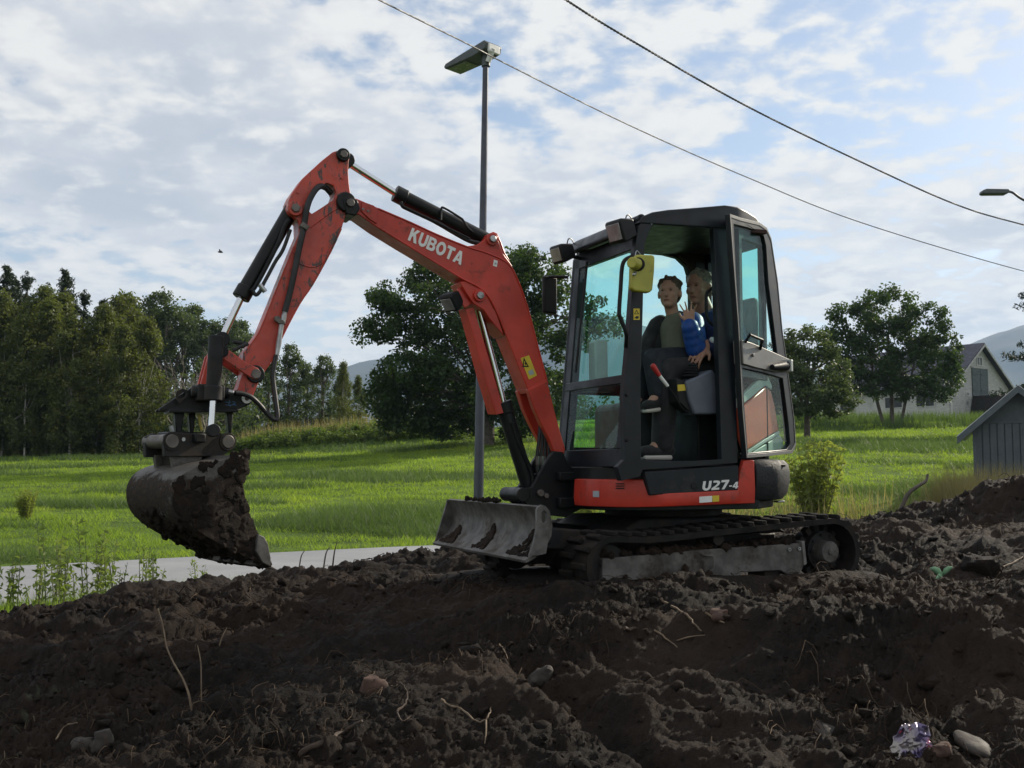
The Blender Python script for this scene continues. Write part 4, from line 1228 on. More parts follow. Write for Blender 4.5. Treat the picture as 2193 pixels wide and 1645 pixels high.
# roof, rounded, following the cab plan
rp = [(0.575, 2.06)] + [(x, z + .004) for x, z in XZ([(1374, 466), (1397, 456), (1430, 451), (1500, 445.5), (1552, 441)], 0.70)] + [(-0.20, 2.222), (-0.32, 2.208), (-0.40, 2.16), (-0.44, 2.08), (-0.41, 2.10)]
m = MB().prism(rp, -0.125, 0.705)
me = bpy.data.meshes.new('roof'); me.from_pydata(m.v, [], m.f)
bm = bmesh.new(); bm.from_mesh(me); bmesh.ops.recalc_face_normals(bm, faces=bm.faces)
nrm = Vector((-(QA[1] - QB[1]), (QA[0] - QB[0]), 0)).normalized()
if nrm.y < 0: nrm = -nrm
r_ = bmesh.ops.bisect_plane(bm, geom=bm.verts[:] + bm.edges[:] + bm.faces[:], plane_co=Vector((QA[0], QA[1] + 0.012, 0)), plane_no=nrm, clear_outer=True)
bmesh.ops.holes_fill(bm, edges=[e for e in bm.edges if e.is_boundary])
bmesh.ops.recalc_face_normals(bm, faces=bm.faces)
bm.to_mesh(me); bm.free(); me.materials.append(mt['cab_black']); me.shade_smooth(); me.set_sharp_from_angle(angle=R(35))
roof = bpy.data.objects.new('cab_roof', me); COL.objects.link(roof); roof.parent = exc
b = roof.modifiers.new('bevel', 'BEVEL'); b.width = 0.03; b.segments = 4; b.limit_method = 'ANGLE'; b.angle_limit = R(45)
part(MB().prism([(0.50, 2.085), (0.40, 2.11), (-.35, 2.12), (-.35, 2.095), (0.40, 2.085)], -0.085, 0.65), 'headliner', 'headliner', 0.002)
# visor above the windscreen
vz = [(0.60, 2.015), (0.625, 2.03), (0.60, 2.085), (0.53, 2.13), (0.50, 2.10)]
part(MB().prism(vz, -0.115, 0.645), 'front_visor', 'cab_black', 0.015, seg=3)
# lifting eye and inspection sticker
q = Y(1374, 469, 0.68); part(MB().ring((q[0], .66, q[2]), (q[0], .685, q[2]), .028, .013, 18), 'lifting_eye', 'cab_black', 0.003)
part(MB().prism(XZ([(1388, 474), (1394, 467), (1401, 473), (1396, 481)], 0.703), 0.70, 0.703), 'inspection_sticker', 'decal_grey', 0, cabf)
wsk = part(MB().prism(XZ([(1357, 661), (1370, 661), (1370, 685), (1357, 685)], 0.703), 0.7005, 0.703), 'warning_sticker', 'sticker_yellow', 0, cabf)
tri = XZ([(1358, 673), (1363.5, 663), (1369, 673)], 0.705); tri2 = XZ([(1360.4, 671.6), (1363.5, 666), (1366.6, 671.6)], 0.705)
part(MB().prism(tri, 0.7031, 0.704, [tri2]), 'warning_triangle', 'black_plastic', 0, cabf)
part(MB().prism(XZ([(1359, 681), (1363, 677), (1368, 677), (1368, 682), (1364, 683)], 0.705), 0.7031, 0.704), 'warning_symbol', 'black_plastic', 0, cabf)
for k in range(2):
    q = Y(1342, (846, 943)[k], .70); part(MB().cyl((q[0], .70, q[2]), (q[0], .712, q[2]), .010, n=8), 'bolt', 'black_plastic', 0.002, cabf)

# handrails, mirrors, lamps
hr = [(1366, 545), (1349, 551), (1337, 558), (1331, 575), (1328, 620), (1325, 668), (1328, 682), (1340, 715), (1351, 741)]
part(MB().tube(catmull([Vector((a, 0.76 if 0 < i < len(hr) - 1 else 0.70, z)) for i, (a, z) in enumerate(XZ(hr, 0.755))], 5), 0.0115, 8), 'handrail', 'black_plastic', 0)
hr = [(1536, 610), (1520, 622), (1513, 632), (1513, 668), (1518, 688), (1536, 702)]
part(MB().tube(catmull([(a, 0.62, z) for a, z in XZ(hr, 0.62)], 5), 0.010, 8), 'grab_handle', 'black_plastic', 0)
mir = empty('door_side_mirror', parent=exc)
mo = XZ([(1362, 546), (1396, 547), (1400, 552), (1399, 580), (1395, 622), (1388, 628), (1357, 624), (1350, 618), (1351, 575), (1360, 549)], 0.80)
MB().prism(mo, 0.775, 0.815).build('mirror_shell', mt['mirror_yellow'], mir, 0.012, 35, 3)
a, b_ = Y(1354, 562, .86), Y(1371, 566, .83)
MB().cyl((a[0], .855, a[2]), (b_[0], .805, b_[2]), .031, .035, 20).build('mirror_knob', mt['mirror_yellow'], mir, 0.006)
MB().ring((b_[0] + .012, .822, b_[2] + .002), (b_[0], .812, b_[2]), .038, .02, 18).build('mirror_collar', mt['black_plastic'], mir, 0)
a = Y(1360, 585, .82); MB().caps((a[0], .82, a[2]), (a[0] + .02, .84, a[2] - .012), .010, .008).build('mirror_bolt', mt['fitting_steel'], mir)
MB().tube(catmull([(0.60, 0.70, 1.74), (0.63, .76, 1.80), (0.605, .79, 1.81)], 4), .009, 6).build('mirror_stay', mt['black_plastic'], mir)
MB().tube(catmull([(a_, 0.79, z) for a_, z in XZ([(1360, 549), (1364, 537), (1374, 548)], .79)], 5), .003, 5).build('mirror_cable', mt['fitting_steel'], mir)
rm = empty('far_side_mirror', parent=exc)
xa = 0.70
pts = [EX.X(1216, 594, 0.62), EX.X(1180, 593, xa), EX.X(1167, 600, xa), EX.X(1164, 622, xa), EX.X(1165, 637, xa), EX.X(1176, 640, xa)]
MB().tube(catmull(pts, 5), .010, 8).build('mirror_stay', mt['black_plastic'], rm)
pm = EX.X(1177, 632, xa)
MB().box((xa, pm[1], pm[2]), (0.11, 0.028, 0.235), Matrix.Rotation(R(14), 3, 'Z')).build('mirror_shell', mt['black_plastic'], rm, 0.012, 35, 3)
def work_lamp(u, v, x, yaw, size, tilt):
    c = EX.X(u, v, x); e = empty('work_lamp', c, yaw, exc); e.rotation_euler = (0, tilt, yaw)
    s = size
    MB().prism([(-.06, -.045 * s), (.03, -.062 * s), (.045, -.05 * s), (.045, .05 * s), (.03, .062 * s), (-.06, .045 * s)], -0.062 * s, 0.062 * s).build('lamp_shell', mt['black_plastic'], e, 0.012, 35, 3)
    MB().box((.046, 0, 0), (.006, .10 * s, .085 * s)).build('lamp_lens', mt['lamp_glass'], e, 0.002)
    MB().tube(catmull([(-.05, 0, -.03), (-.10, 0, -.045), (-.13, 0, -.06)], 4), .012, 6).build('lamp_bracket', mt['black_plastic'], e)
    MB().tube(catmull([(-.05, -.01, .02), (-.085, -.01, .075), (-.12, -.02, .06), (-.13, -.02, -.03)], 5), .004, 5).build('lamp_cable', mt['hose_rubber'], e)
work_lamp(1203, 543, 0.70, R(8), 0.95, R(18)); work_lamp(1328, 495, 0.66, R(10), 1.1, R(18))
# interior: seat, console, levers
seat = empty('operator_seat', parent=exc)
MB().prism([(-0.36, 1.12), (0.12, 1.14), (0.15, 1.20), (0.10, 1.235), (-0.32, 1.235)], 0.08, 0.50).build('seat_cushion', mt['upholstery'], seat, 0.03, 35, 3)
MB().prism([(-0.27, 1.20), (-0.33, 1.65), (-0.36, 1.74), (-0.42, 1.74), (-0.42, 1.20)], 0.10, 0.48).build('seat_back', mt['upholstery'], seat, 0.04, 35, 3)
MB().span((-0.30, 0.14, 0.72), (0.02, 0.44, 1.13)).build('seat_base', mt['black_plastic'], seat, 0.01)
con = empty('side_console', parent=exc)
MB().prism(XZ([(1469, 817), (1490, 808), (1526, 791), (1541, 813), (1549, 887), (1488, 888), (1476, 857)], 0.62), 0.50, 0.62).build('console_box', mt['console_grey'], con, 0.012, 35, 3)
MB().prism(XZ([(1449, 810), (1471, 815), (1477, 857), (1488, 886), (1474, 880), (1453, 860)], 0.60), 0.50, 0.60).build('console_front', mt['black_plastic'], con, 0.006)
MB().prism(XZ([(1451, 824), (1469, 823), (1470, 836), (1452, 838)], 0.603), 0.600, 0.603).build('warning_sticker', mt['sticker_yellow'], con)
b_ = MB()
for k in range(5):
    p = Y(1478 + k * 1.2, 806 - k * 6, 0.56); b_.ell((p[0], .56, p[2]), (.055 - .007 * k, .055 - .007 * k, .014), None, 14, 6)
b_.build('joystick_boot', mt['black_plastic'], con)
lv = empty('safety_lever', parent=exc)
pt = [Vector((x, .64, z)) for x, z in XZ([(1399, 785), (1411, 803), (1430, 827), (1446, 849), (1458, 870), (1468, 880), (1482, 884)], 0.64)]
MB().caps(pt[0], pt[1], .017, .013).build('lever_grip', mt['lever_red'], lv)
MB().cyl(pt[1], pt[2], .011, .010, 12).build('lever_sleeve', mt['white_paint'], lv)
MB().tube(catmull(pt[2:], 4), .0045, 6).build('lever_rod', mt['black_plastic'], lv)
part(MB().span((0.10, 0.12, 0.715), (0.50, 0.62, 0.735)), 'floor_mat', 'black_plastic', 0.004)
# pale kit seen through the windscreen
part(MB().prism([(0.0, 0.0), (0.09, 0.0), (0.09, 0.24), (0.075, 0.26), (0.015, 0.26), (0, 0.24)], 0, 0.09), 'storage_box', 'hood_trim', 0.01).location = (0.42, -0.02, 1.22)
part(MB().span((0.38, -0.085, 1.16), (0.58, 0.10, 1.20)), 'front_shelf', 'black_plastic', 0.006)

# ---- cab door, swung back past the hinge
DA = R(208)
DF = EX.sub((-0.095, 0.722, 0), DA)
door = empty('cab_door', (-0.095, 0.722, 0), DA, exc)
def D(pts): return DF.tr(pts, 0.0)
dout = D([(1557, 459), (1579, 467), (1620, 477), (1636, 488), (1646, 511), (1660, 603), (1670, 707), (1679, 770), (1682, 800), (1696, 904), (1699, 953), (1691, 971), (1640, 977), (1593, 981), (1584, 880), (1575, 700), (1566, 580)])
dh1 = D([(1566, 481), (1600, 490), (1618, 497), (1631, 507), (1635, 525), (1640, 603), (1652, 697), (1660, 761), (1620, 745), (1580, 730), (1573, 620)])
dh2 = D([(1585, 789), (1630, 799), (1671, 811), (1683, 904), (1687, 950), (1680, 962), (1640, 966), (1597, 970), (1590, 880)])
dfr = MB().prism(dout, -0.016, 0.016, [dh1, dh2]).build('door_frame', mt['cab_black'], door, 0.004)
def off(pts, k):   # inset outline for the pale edge strip, sunlight put into its colour
    cx = sum(p[0] for p in pts) / len(pts); cz = sum(p[1] for p in pts) / len(pts)
    return [(cx + (x - cx) * k, cz + (z - cz) * k) for x, z in pts]
MB().prism(off(dout, 1.0), -0.019, -0.0165, [off(dout, 0.972)]).build('sunlit_edge', mt['door_frame_grey'], door, 0.001)
MB().prism(off(dh2, 1.045), 0.0165, 0.02, [off(dh2, 1.0)]).build('glass_seal', mt['door_frame_grey'], door)
MB().prism(dh1, -0.0025, 0.0025).build('door_glass', mt['tinted_glass'], door)
MB().prism(dh2, -0.0025, 0.0025).build('door_glass', mt['light_glass'], door)
bar = D([(1579, 729), (1600, 735), (1640, 752), (1681, 770), (1682, 797), (1650, 797), (1610, 788), (1582, 780)])
MB().prism(bar, -0.03, -0.0165).build('door_rail', mt['door_frame_grey'], door, 0.003)
MB().prism(bar, 0.0165, 0.03).build('door_rail', mt['door_frame_grey'], door, 0.003)
def dpt(u, v, y): 
    p = DF.Y(u, v, y); return Vector((p[0], y, p[2]))
# whichever face of the rail looks at the viewer carries the latch
FS = 1 if (DF.l.dot(CAM - DF.o) > 0) else -1
q = dpt(1611, 761, FS * .03); MB().cyl((q.x, FS * .03, q.z), (q.x, FS * .042, q.z), .010, n=14).build('rail_button', mt['door_frame_grey'], door, 0.002)
a, b_ = dpt(1655, 786, FS * .05), dpt(1683, 783, FS * .05)
MB().cyl((a.x, FS * .045, a.z), (b_.x, FS * .05, b_.z), .016, .032, 16).build('latch_housing', mt['black_plastic'], door, 0.003)
MB().span((b_.x, FS * .02, b_.z - .038), (b_.x + .03, FS * .085, b_.z + .036)).build('latch_end', mt['hood_trim'], door, 0.005)
hd = [dpt(u, v, FS * (.03 if i in (0, 3) else .07)) for i, (u, v) in enumerate(((1596, 733), (1606, 717), (1632, 728), (1628, 748)))]
MB().tube(hd, .009, 8).build('door_handle', mt['black_plastic'], door)
# ---- swing bracket and boom
BW = 0.085
sb = XZ([(1112, 1058), (1118, 1047), (1140, 1043), (1152, 1020), (1172, 985), (1186, 966), (1206, 968), (1216, 990), (1238, 1020), (1245, 1090), (1212, 1108), (1150, 1100), (1122, 1076)], 0.11)
brk = part(MB().prism(sb, 0.075, 0.11).prism(sb, -0.11, -0.075).cyl((0.80, 0, 0.46), (0.80, 0, 0.66), 0.10, n=24).span((0.55, -0.16, 0.46), (0.80, 0.16, 0.52)).span((0.55, -0.16, 0.62), (0.80, 0.16, 0.67)), 'swing_bracket', 'black_steel', 0.006)
p = Y(1121, 1060, 0.13); part(MB().cyl((p[0], -.13, p[2]), (p[0], .13, p[2]), .042, n=20), 'pivot_pin', 'black_steel', 0.004, brk)
p = Y(1158, 1056, 0.125); part(MB().cyl((p[0], .10, p[2]), (p[0], .135, p[2]), .022, n=8), 'grease_bolt', 'pin_steel', 0.003, brk)
p = Y(1170, 1062, 0.125); part(MB().cyl((p[0], .10, p[2]), (p[0], .135, p[2]), .016, n=8), 'grease_bolt', 'pin_steel', 0.003, brk)
bo = XZ([(745, 418), (757, 423), (771, 428), (810, 445), (880, 475), (934, 500), (1001, 527), (1022, 524), (1038, 513), (1044, 502), (1052, 498), (1061, 502), (1069, 518), (1077, 542), (1096, 567), (1107, 592), (1118, 622), (1130, 655), (1150, 735), (1172, 817), (1132, 836), (1112, 786), (1090, 732), (1075, 695), (1062, 664), (1048, 642), (1030, 620), (1005, 605), (978, 591), (934, 564), (867, 524), (807, 487), (769, 460), (745, 456), (734, 448), (732, 432)], BW)
boom = part(MB().prism(bo, -BW, BW), 'boom', 'red_paint', 0.005)
leg = XZ([(1131, 834), (1172, 816), (1186, 872), (1200, 925), (1211, 962), (1207, 976), (1190, 976), (1176, 940), (1158, 905), (1143, 872)], BW + .012)
for s in (1, -1):
    part(MB().prism(leg, s * (BW - 0.035), s * (BW + 0.012)), 'boom_fork', 'red_paint', 0.005, boom)
part(MB().prism(XZ([(1130, 832), (1171, 812), (1174, 822), (1134, 842)], BW), -BW - .006, BW + .007), 'weld_band', 'red_paint', 0.003, boom)
# flange edges that stand proud of the side plates
def proud(pts, r, name='flange', par=boom, mat='red_paint', y=BW):
    part(MB().tube(catmull([(x, y, z) for x, z in XZ(pts, y)], 3), r, 6), name, mat, 0, par)
proud([(810, 447), (880, 477), (934, 502), (1001, 529), (1040, 541), (1085, 562), (1106, 594), (1129, 656), (1150, 736), (1170, 812)], .006)
proud([(809, 486), (867, 522), (934, 563), (990, 597), (1035, 622), (1062, 664), (1090, 732), (1130, 832)], .006)
gs = XZ([(772, 452), (775, 432), (800, 441), (806, 447), (806, 480), (790, 470)], BW)
part(MB().prism(gs, BW, BW + .010), 'tip_gusset', 'red_paint', 0.003, boom)
for u, v in ((777, 448), (788, 452)):
    p = Y(u, v, BW + .01); part(MB().cyl((p[0], BW + .008, p[2]), (p[0], BW + .016, p[2]), .007, n=10), 'bolt', 'pin_steel', 0, boom)
part(MB().prism(XZ([(733, 425), (750, 420), (766, 428), (772, 446), (762, 462), (742, 458)], BW + .016), -BW - .016, BW + .016), 'tip_boss', 'black_steel', 0.006, boom)
p = Y(751, 434, .11); part(MB().cyl((p[0], -.115, p[2]), (p[0], .115, p[2]), .024, n=8), 'tip_pin', 'pin_steel', 0.003, boom)
# clevis for the arm cylinder and lift cylinder lugs
lg = XZ([(1022, 527), (1040, 512), (1045, 502), (1053, 498), (1062, 502), (1070, 520), (1079, 545), (1090, 562), (1040, 545)], .055)
part(MB().prism(lg, 0.03, BW - .004), 'cylinder_lug', 'red_paint', 0.004, boom)
p = Y(1055, 512, .1); part(MB().cyl((p[0], -.10, p[2]), (p[0], .10, p[2]), .038, n=18), 'pin_boss', 'red_paint', 0.004, boom)
part(MB().cyl((p[0], -.11, p[2]), (p[0], .115, p[2]), .021, n=8), 'boom_pin', 'fitting_steel', 0.003, boom)
lg = XZ([(985, 604), (1005, 600), (1040, 628), (1064, 672), (1080, 720), (1048, 682), (1036, 664), (1014, 650), (1000, 630)], BW - .004)
part(MB().prism(lg, -BW + .004, BW - .004), 'lift_lug', 'red_paint', 0.004, boom)
p = Y(1028, 633, .10); part(MB().cyl((p[0], -.10, p[2]), (p[0], .102, p[2]), .036, n=18), 'pin_boss', 'red_paint', 0.004, boom)
part(MB().cyl((p[0], -.11, p[2]), (p[0], .115, p[2]), .022, n=8), 'boom_pin', 'fitting_steel', 0.003, boom)
LP = (p[0], p[2])
text_px('KUBOTA', (873, 514), (987, 568), 29, BW + .001, 'letter_white', boom, 0.09)
def sticker(pts, mat, name, y=BW, par=boom, d=.0018):
    return part(MB().prism(XZ(pts, y + d), y - .002, y + d), name, mat, 0, par)
sticker([(1058, 556), (1066, 559), (1064, 572), (1056, 569)], 'letter_white', 'decal')
sticker([(1060, 562), (1064, 563), (1063, 567), (1059, 566)], 'decal_grey', 'decal_mark', d=.003)
sticker([(1115, 767), (1133, 761), (1150, 804), (1133, 813)], 'sticker_yellow', 'warning_sticker')
def outline_tri(a, b, c, y, par, k=0.58):
    P = [Vector(q) for q in (a, b, c)]; ce = (P[0] + P[1] + P[2]) / 3
    inn = [ce + (q - ce) * k for q in P]
    part(MB().prism(XZ([tuple(q) for q in P], y), y - .001, y + .0005, [XZ([tuple(q) for q in inn], y)]), 'warning_triangle', 'black_plastic', 0, par)
outline_tri((1119, 786), (1133, 786), (1122, 766), BW + .003, boom)
sticker([(1124, 777), (1127, 775), (1128, 781), (1125, 782)], 'black_plastic', 'warning_symbol', d=.0032)
sticker([(1131, 795), (1141, 791), (1144, 801), (1135, 804)], 'decal_grey', 'warning_symbol', d=.0032)
# work lamp under the boom
lb = XZ([(980, 618), (1000, 608), (1009, 632), (1012, 650), (995, 660), (984, 640)], 0.055)
wlb = part(MB().prism(lb, 0.035, 0.055), 'boom_lamp_bracket', 'red_paint', 0.004, boom)
c = Y(966, 646, 0.03)
bl_ = empty('boom_lamp', (c[0], 0.03, c[2]), R(-6), exc); bl_.rotation_euler = (0, R(38), R(25))
MB().prism([(-.05, -.04), (.02, -.058), (.035, -.045), (.035, .045), (.02, .058), (-.05, .04)], -0.05, 0.05).build('lamp_shell', mt['black_plastic'], bl_, 0.012, 35, 3)
MB().box((.036, 0, 0), (.005, .08, .075)).build('lamp_lens', mt['lamp_glass'], bl_, 0.002)

def cylinder(name, a, b, y, r, rod_to, rr, mat='black_steel', collar=True):
    """hydraulic cylinder: barrel a->b, polished rod b->rod_to"""
    e = empty(name, parent=exc)
    A, B, C_ = [Vector((p[0], y, p[1])) for p in (a, b, rod_to)]
    MB().cyl(A, B, r, n=24).build('barrel', mt[mat], e, 0.004)
    d = (B - A).normalized()
    if collar: MB().cyl(B - d * .05, B + d * .02, r * 1.16, n=24).build('gland', mt[mat], e, 0.005)
    MB().cyl(B, C_, rr, n=16).build('piston_rod', mt['chrome'], e, 0)
    MB().cyl(C_ - Vector((0, .045, 0)), C_ + Vector((0, .045, 0)), r * .95, n=18).build('rod_eye', mt[mat], e, 0.004)
    return e
def P0(u, v, y=0.0):
    p = Y(u, v, y); return (p[0], p[2])
# lift cylinder with its red guard
lc = cylinder('lift_cylinder', P0(1138, 1060), P0(1078, 868), 0.0, .046, P0(1020, 640), .022)
gd = XZ([(1000, 662), (1014, 658), (1034, 722), (1058, 805), (1082, 884), (1064, 888), (1041, 812), (1017, 722)], 0.042)
guard = part(MB().prism(gd, 0.032, 0.042).prism([(x + .02, z + .004) for x, z in gd], -0.042, -0.032), 'cylinder_guard', 'red_paint', 0.003, lc)
g1 = XZ([(1000, 662), (1017, 722), (1041, 812), (1064, 888)], 0.042)
m = MB()
vs_ = []
for x, z in g1: vs_ += [(x + .006, .042, z), (x + .022, -.042, z + .004), (x + .012, -.042, z + .004), (x - .004, .041, z)]
fs_ = [(i * 4 + k, i * 4 + (k + 1) % 4, i * 4 + 4 + (k + 1) % 4, i * 4 + 4 + k) for i in range(3) for k in range(4)] + [(0, 1, 2, 3), (15, 14, 13, 12)]
part(m.add(vs_, fs_), 'guard_face', 'red_paint', 0.002, lc)
part(MB().tube(catmull([(x, .05, z) for x, z in XZ([(1097, 905), (1112, 950), (1136, 1005), (1142, 1035)], .05)], 4), .014, 8), 'feed_pipe', 'black_steel', 0, lc)
# arm cylinder on top of the boom
ac = cylinder('arm_cylinder', P0(1046, 516), P0(852, 417), 0.0, .043, P0(741, 346), .020)
part(MB().tube(catmull([(x, .05, z) for x, z in XZ([(859, 432), (862, 442), (875, 449), (920, 470), (960, 490), (1005, 512)], .05)], 4), .011, 8), 'feed_pipe', 'black_steel', 0, ac)
part(MB().tube(catmull([(x, .06, z) for x, z in XZ([(944, 471), (945, 448), (952, 446), (985, 466), (992, 472), (1001, 487), (1012, 497)], .06)], 4), .007, 6), 'pipe_guard', 'black_steel', 0, ac)
part(MB().tube(catmull([(x, .045, z) for x, z in XZ([(930, 474), (948, 484), (975, 500), (1005, 516), (1030, 522)], .045)], 4), .014, 8), 'hose', 'hose_rubber', 0, ac)

# ---- digging arm
AW = 0.072
ao = XZ([(730, 320), (745, 322), (749, 335), (747, 347), (746, 368), (748, 395), (752, 420), (757, 436), (748, 452), (739, 463), (733, 486), (709, 538), (670, 609), (641, 652), (602, 727), (588, 766), (560, 806), (545, 840), (537, 862), (521, 862), (516, 850), (508, 836), (520, 800), (521, 756), (555, 710), (590, 624), (629, 528), (641, 500), (640, 472), (625, 462), (616, 445), (618, 430), (624, 416), (648, 382), (687, 346), (712, 326)], AW)
ah = XZ([(656, 446), (661, 424), (681, 400), (700, 392), (714, 398), (720, 412), (714, 428), (690, 444), (668, 458)], AW)
arm = part(MB().prism(ao, -AW, AW, [ah]), 'digging_arm', 'scuffed_red_paint', 0.005)
def ribA(pts, r=.005):
    proud(pts, r, 'rib', arm, 'scuffed_red_paint', AW)
ribA([(738, 462), (730, 485), (700, 548), (686, 566), (668, 572), (645, 566), (634, 556)])
ribA([(742, 440), (716, 450), (690, 468), (664, 488)])
ribA([(731, 490), (709, 538), (670, 609), (641, 652), (602, 727), (588, 764)], .004)
ribA([(629, 528), (590, 624), (555, 710), (523, 756)], .004)
for u, v, r_, n_ in ((736, 331, .030, 'arm_pin'), (633, 446, .034, 'arm_pin'), (548, 801, .038, 'arm_pin')):
    p = Y(u, v, AW + .02)
    part(MB().cyl((p[0], -AW - .03, p[2]), (p[0], AW + .022, p[2]), r_ * 1.25, n=20), 'pin_boss', 'black_steel' if u != 633 else 'scuffed_red_paint', 0.005, arm)
    part(MB().cyl((p[0], -AW - .036, p[2]), (p[0], AW + .034, p[2]), r_ * .75, n=6), n_, 'pin_steel', 0.003, arm)
part(MB().cyl((Y(733, 440, 0)[0], -BW - .01, Y(733, 440, 0)[2]), (Y(733, 440, 0)[0], BW + .012, Y(733, 440, 0)[2]), .055, n=24), 'arm_pivot_boss', 'black_steel', 0.006, arm)
for u, v in ((638, 412), (732, 381)):
    p = Y(u, v, AW); part(MB().cyl((p[0], AW - .002, p[2]), (p[0], AW + .007, p[2]), .008, n=10), 'plug', 'scuffed_red_paint', 0, arm)
# bucket cylinder in front of the arm
bc = cylinder('bucket_cylinder', P0(627, 445), P0(519, 632), 0.0, .042, P0(474, 728), .019)
part(MB().tube(catmull([(x, .055, z) for x, z in XZ([(619, 470), (609, 486), (596, 520), (570, 572), (548, 612), (538, 624)], .055)], 4), .012, 8), 'feed_pipe', 'black_steel', 0, bc)
part(MB().tube(catmull([(x, .06, z) for x, z in XZ([(622, 492), (606, 535), (590, 560), (575, 588), (562, 612), (557, 624), (548, 632), (541, 622)], .06)], 4), .010, 8), 'hose', 'hose_rubber', 0, bc)
p = Y(560, 617, .06); part(MB().cyl((p[0] - .02, .06, p[2] - .02), (p[0] + .01, .06, p[2] + .02), .014, n=8), 'hose_fitting', 'fitting_steel', 0.002, bc)
# hoses running down the arm
hs = [(716, 408), (700, 396), (682, 400), (665, 424), (656, 450), (650, 490), (641, 530), (630, 585), (620, 630), (610, 668)]
part(MB().tube(catmull([(x, (.03, .05, .085, .10, .105, .10, .10, .10, .10, .098)[i], z) for i, (x, z) in enumerate(XZ(hs, .10))], 4), .017, 10), 'arm_hose', 'hose_rubber', 0, arm)
fh = XZ([(610, 668), (607, 682), (603, 695), (600, 715), (597, 735), (593, 760)], .098)
part(MB().tube([(x, .098, z) for x, z in fh], [.013, .016, .014, .013, .015, .012], 10), 'hose_coupling', 'fitting_steel', 0, arm)
part(MB().prism(XZ([(588, 678), (597, 676), (601, 683), (611, 689), (611, 695), (598, 694), (588, 686)], .11), .085, .115), 'hose_clamp', 'pin_steel', 0.003, arm)
p = Y(651, 486, .1); part(MB().box((p[0], .10, p[2]), (.045, .05, .03), Matrix.Rotation(R(-30), 3, 'Y')), 'hose_clamp', 'pin_steel', 0.004, arm)
lh = [(593, 760), (588, 785), (586, 810), (590, 850), (593, 880), (593, 896), (585, 898), (570, 884), (552, 865), (535, 851), (515, 844), (500, 843)]
part(MB().tube(catmull([(x, (.098, .098, .10, .11, .12, .125, .13, .13, .14, .15, .16, .17)[i], z) for i, (x, z) in enumerate(XZ(lh, .12))], 4), .0135, 10), 'tilt_hose', 'hose_rubber', 0, arm)
p, q = Y(500, 842, .17), Y(488, 839, .17); part(MB().cyl((p[0], .17, p[2]), (q[0], .17, q[2]), .015, n=8), 'hose_coupling', 'fitting_steel', 0.002, arm)
# link plates from the arm to the bucket cylinder eye
lk = XZ([(552, 788), (560, 798), (556, 812), (545, 814), (535, 808), (476, 768), (470, 756), (474, 744), (488, 748), (530, 778)], .10)
lnk = part(MB().prism(lk, .078, .102).prism(lk, -.102, -.078), 'guide_link', 'scuffed_red_paint', 0.005)
hl = XZ([(468, 738), (484, 744), (482, 770), (452, 850), (436, 862), (428, 850), (430, 820), (446, 760)], .075)
part(MB().prism(hl, .045, .070).prism(hl, -.070, -.045), 'bucket_link', 'scuffed_red_paint', 0.005)
p = Y(476, 752, .12); part(MB().cyl((p[0], -.12, p[2]), (p[0], .12, p[2]), .033, n=20), 'link_pin', 'black_steel', 0.005, lnk)
for k in range(2):
    part(MB().tube(catmull([(x, .02 + .03 * k, z) for x, z in XZ([((500, 731), (497, 752))[k], ((516, 734), (510, 745))[k], (530, 737)], .03)], 3), .010, 7), 'link_hose', 'hose_rubber', 0, lnk)

# ---- tilt rotator head (fixed to the arm), quick hitch and bucket (turned)
rot = empty('tilt_rotator', parent=exc)
hp_ = XZ([(340, 880), (342, 875), (376, 852), (410, 830), (428, 829), (470, 834), (520, 838), (533, 842), (541, 853), (538, 864), (512, 876), (363, 879)], .10)
MB().prism(hp_, .07, .10).build('head_plate', mt['black_steel'], rot, 0.004)
MB().prism(hp_, -.10, -.07).build('head_plate', mt['black_steel'], rot, 0.004)
MB().prism(XZ([(363, 876), (511, 875), (511, 883), (363, 884)], .13), -.13, .13).build('head_flange', mt['black_steel'], rot, 0.004)
ey = XZ([(376, 850), (378, 838), (390, 832), (402, 836), (402, 850), (384, 867)], .14); eh = XZ([(381, 849), (392, 840), (399, 842), (396, 850), (384, 855)], .14)
MB().prism(ey, .125, .145, [eh]).build('lifting_eye', mt['dirty_black_steel'], rot, 0.003)
for u, v, s in ((400, 842, -1), (425, 838, 1)):
    a, b_ = Y(u - 55 if s < 0 else u - 12, v + 34 if s < 0 else v + 8, .04), Y(u + 4, v - 6, .04)
    MB().tube([(a[0], .04, a[2]), (b_[0], .04, b_[2])], .006, 6).build('bright_edge', mt['fitting_steel'], rot)
p = Y(528, 854, .105); MB().ring((p[0], .10, p[2]), (p[0], .116, p[2]), .026, .010, 24).build('bucket_pin_ring', mt['white_paint'], rot, 0.002)
MB().cyl((p[0], -.11, p[2]), (p[0], .117, p[2]), .011, n=12).build('bucket_pin', mt['pin_steel'], rot)
p = Y(509, 852, .101); MB().cyl((p[0], .099, p[2]), (p[0], .102, p[2]), .007, n=12).build('plate_hole', mt['black_plastic'], rot)
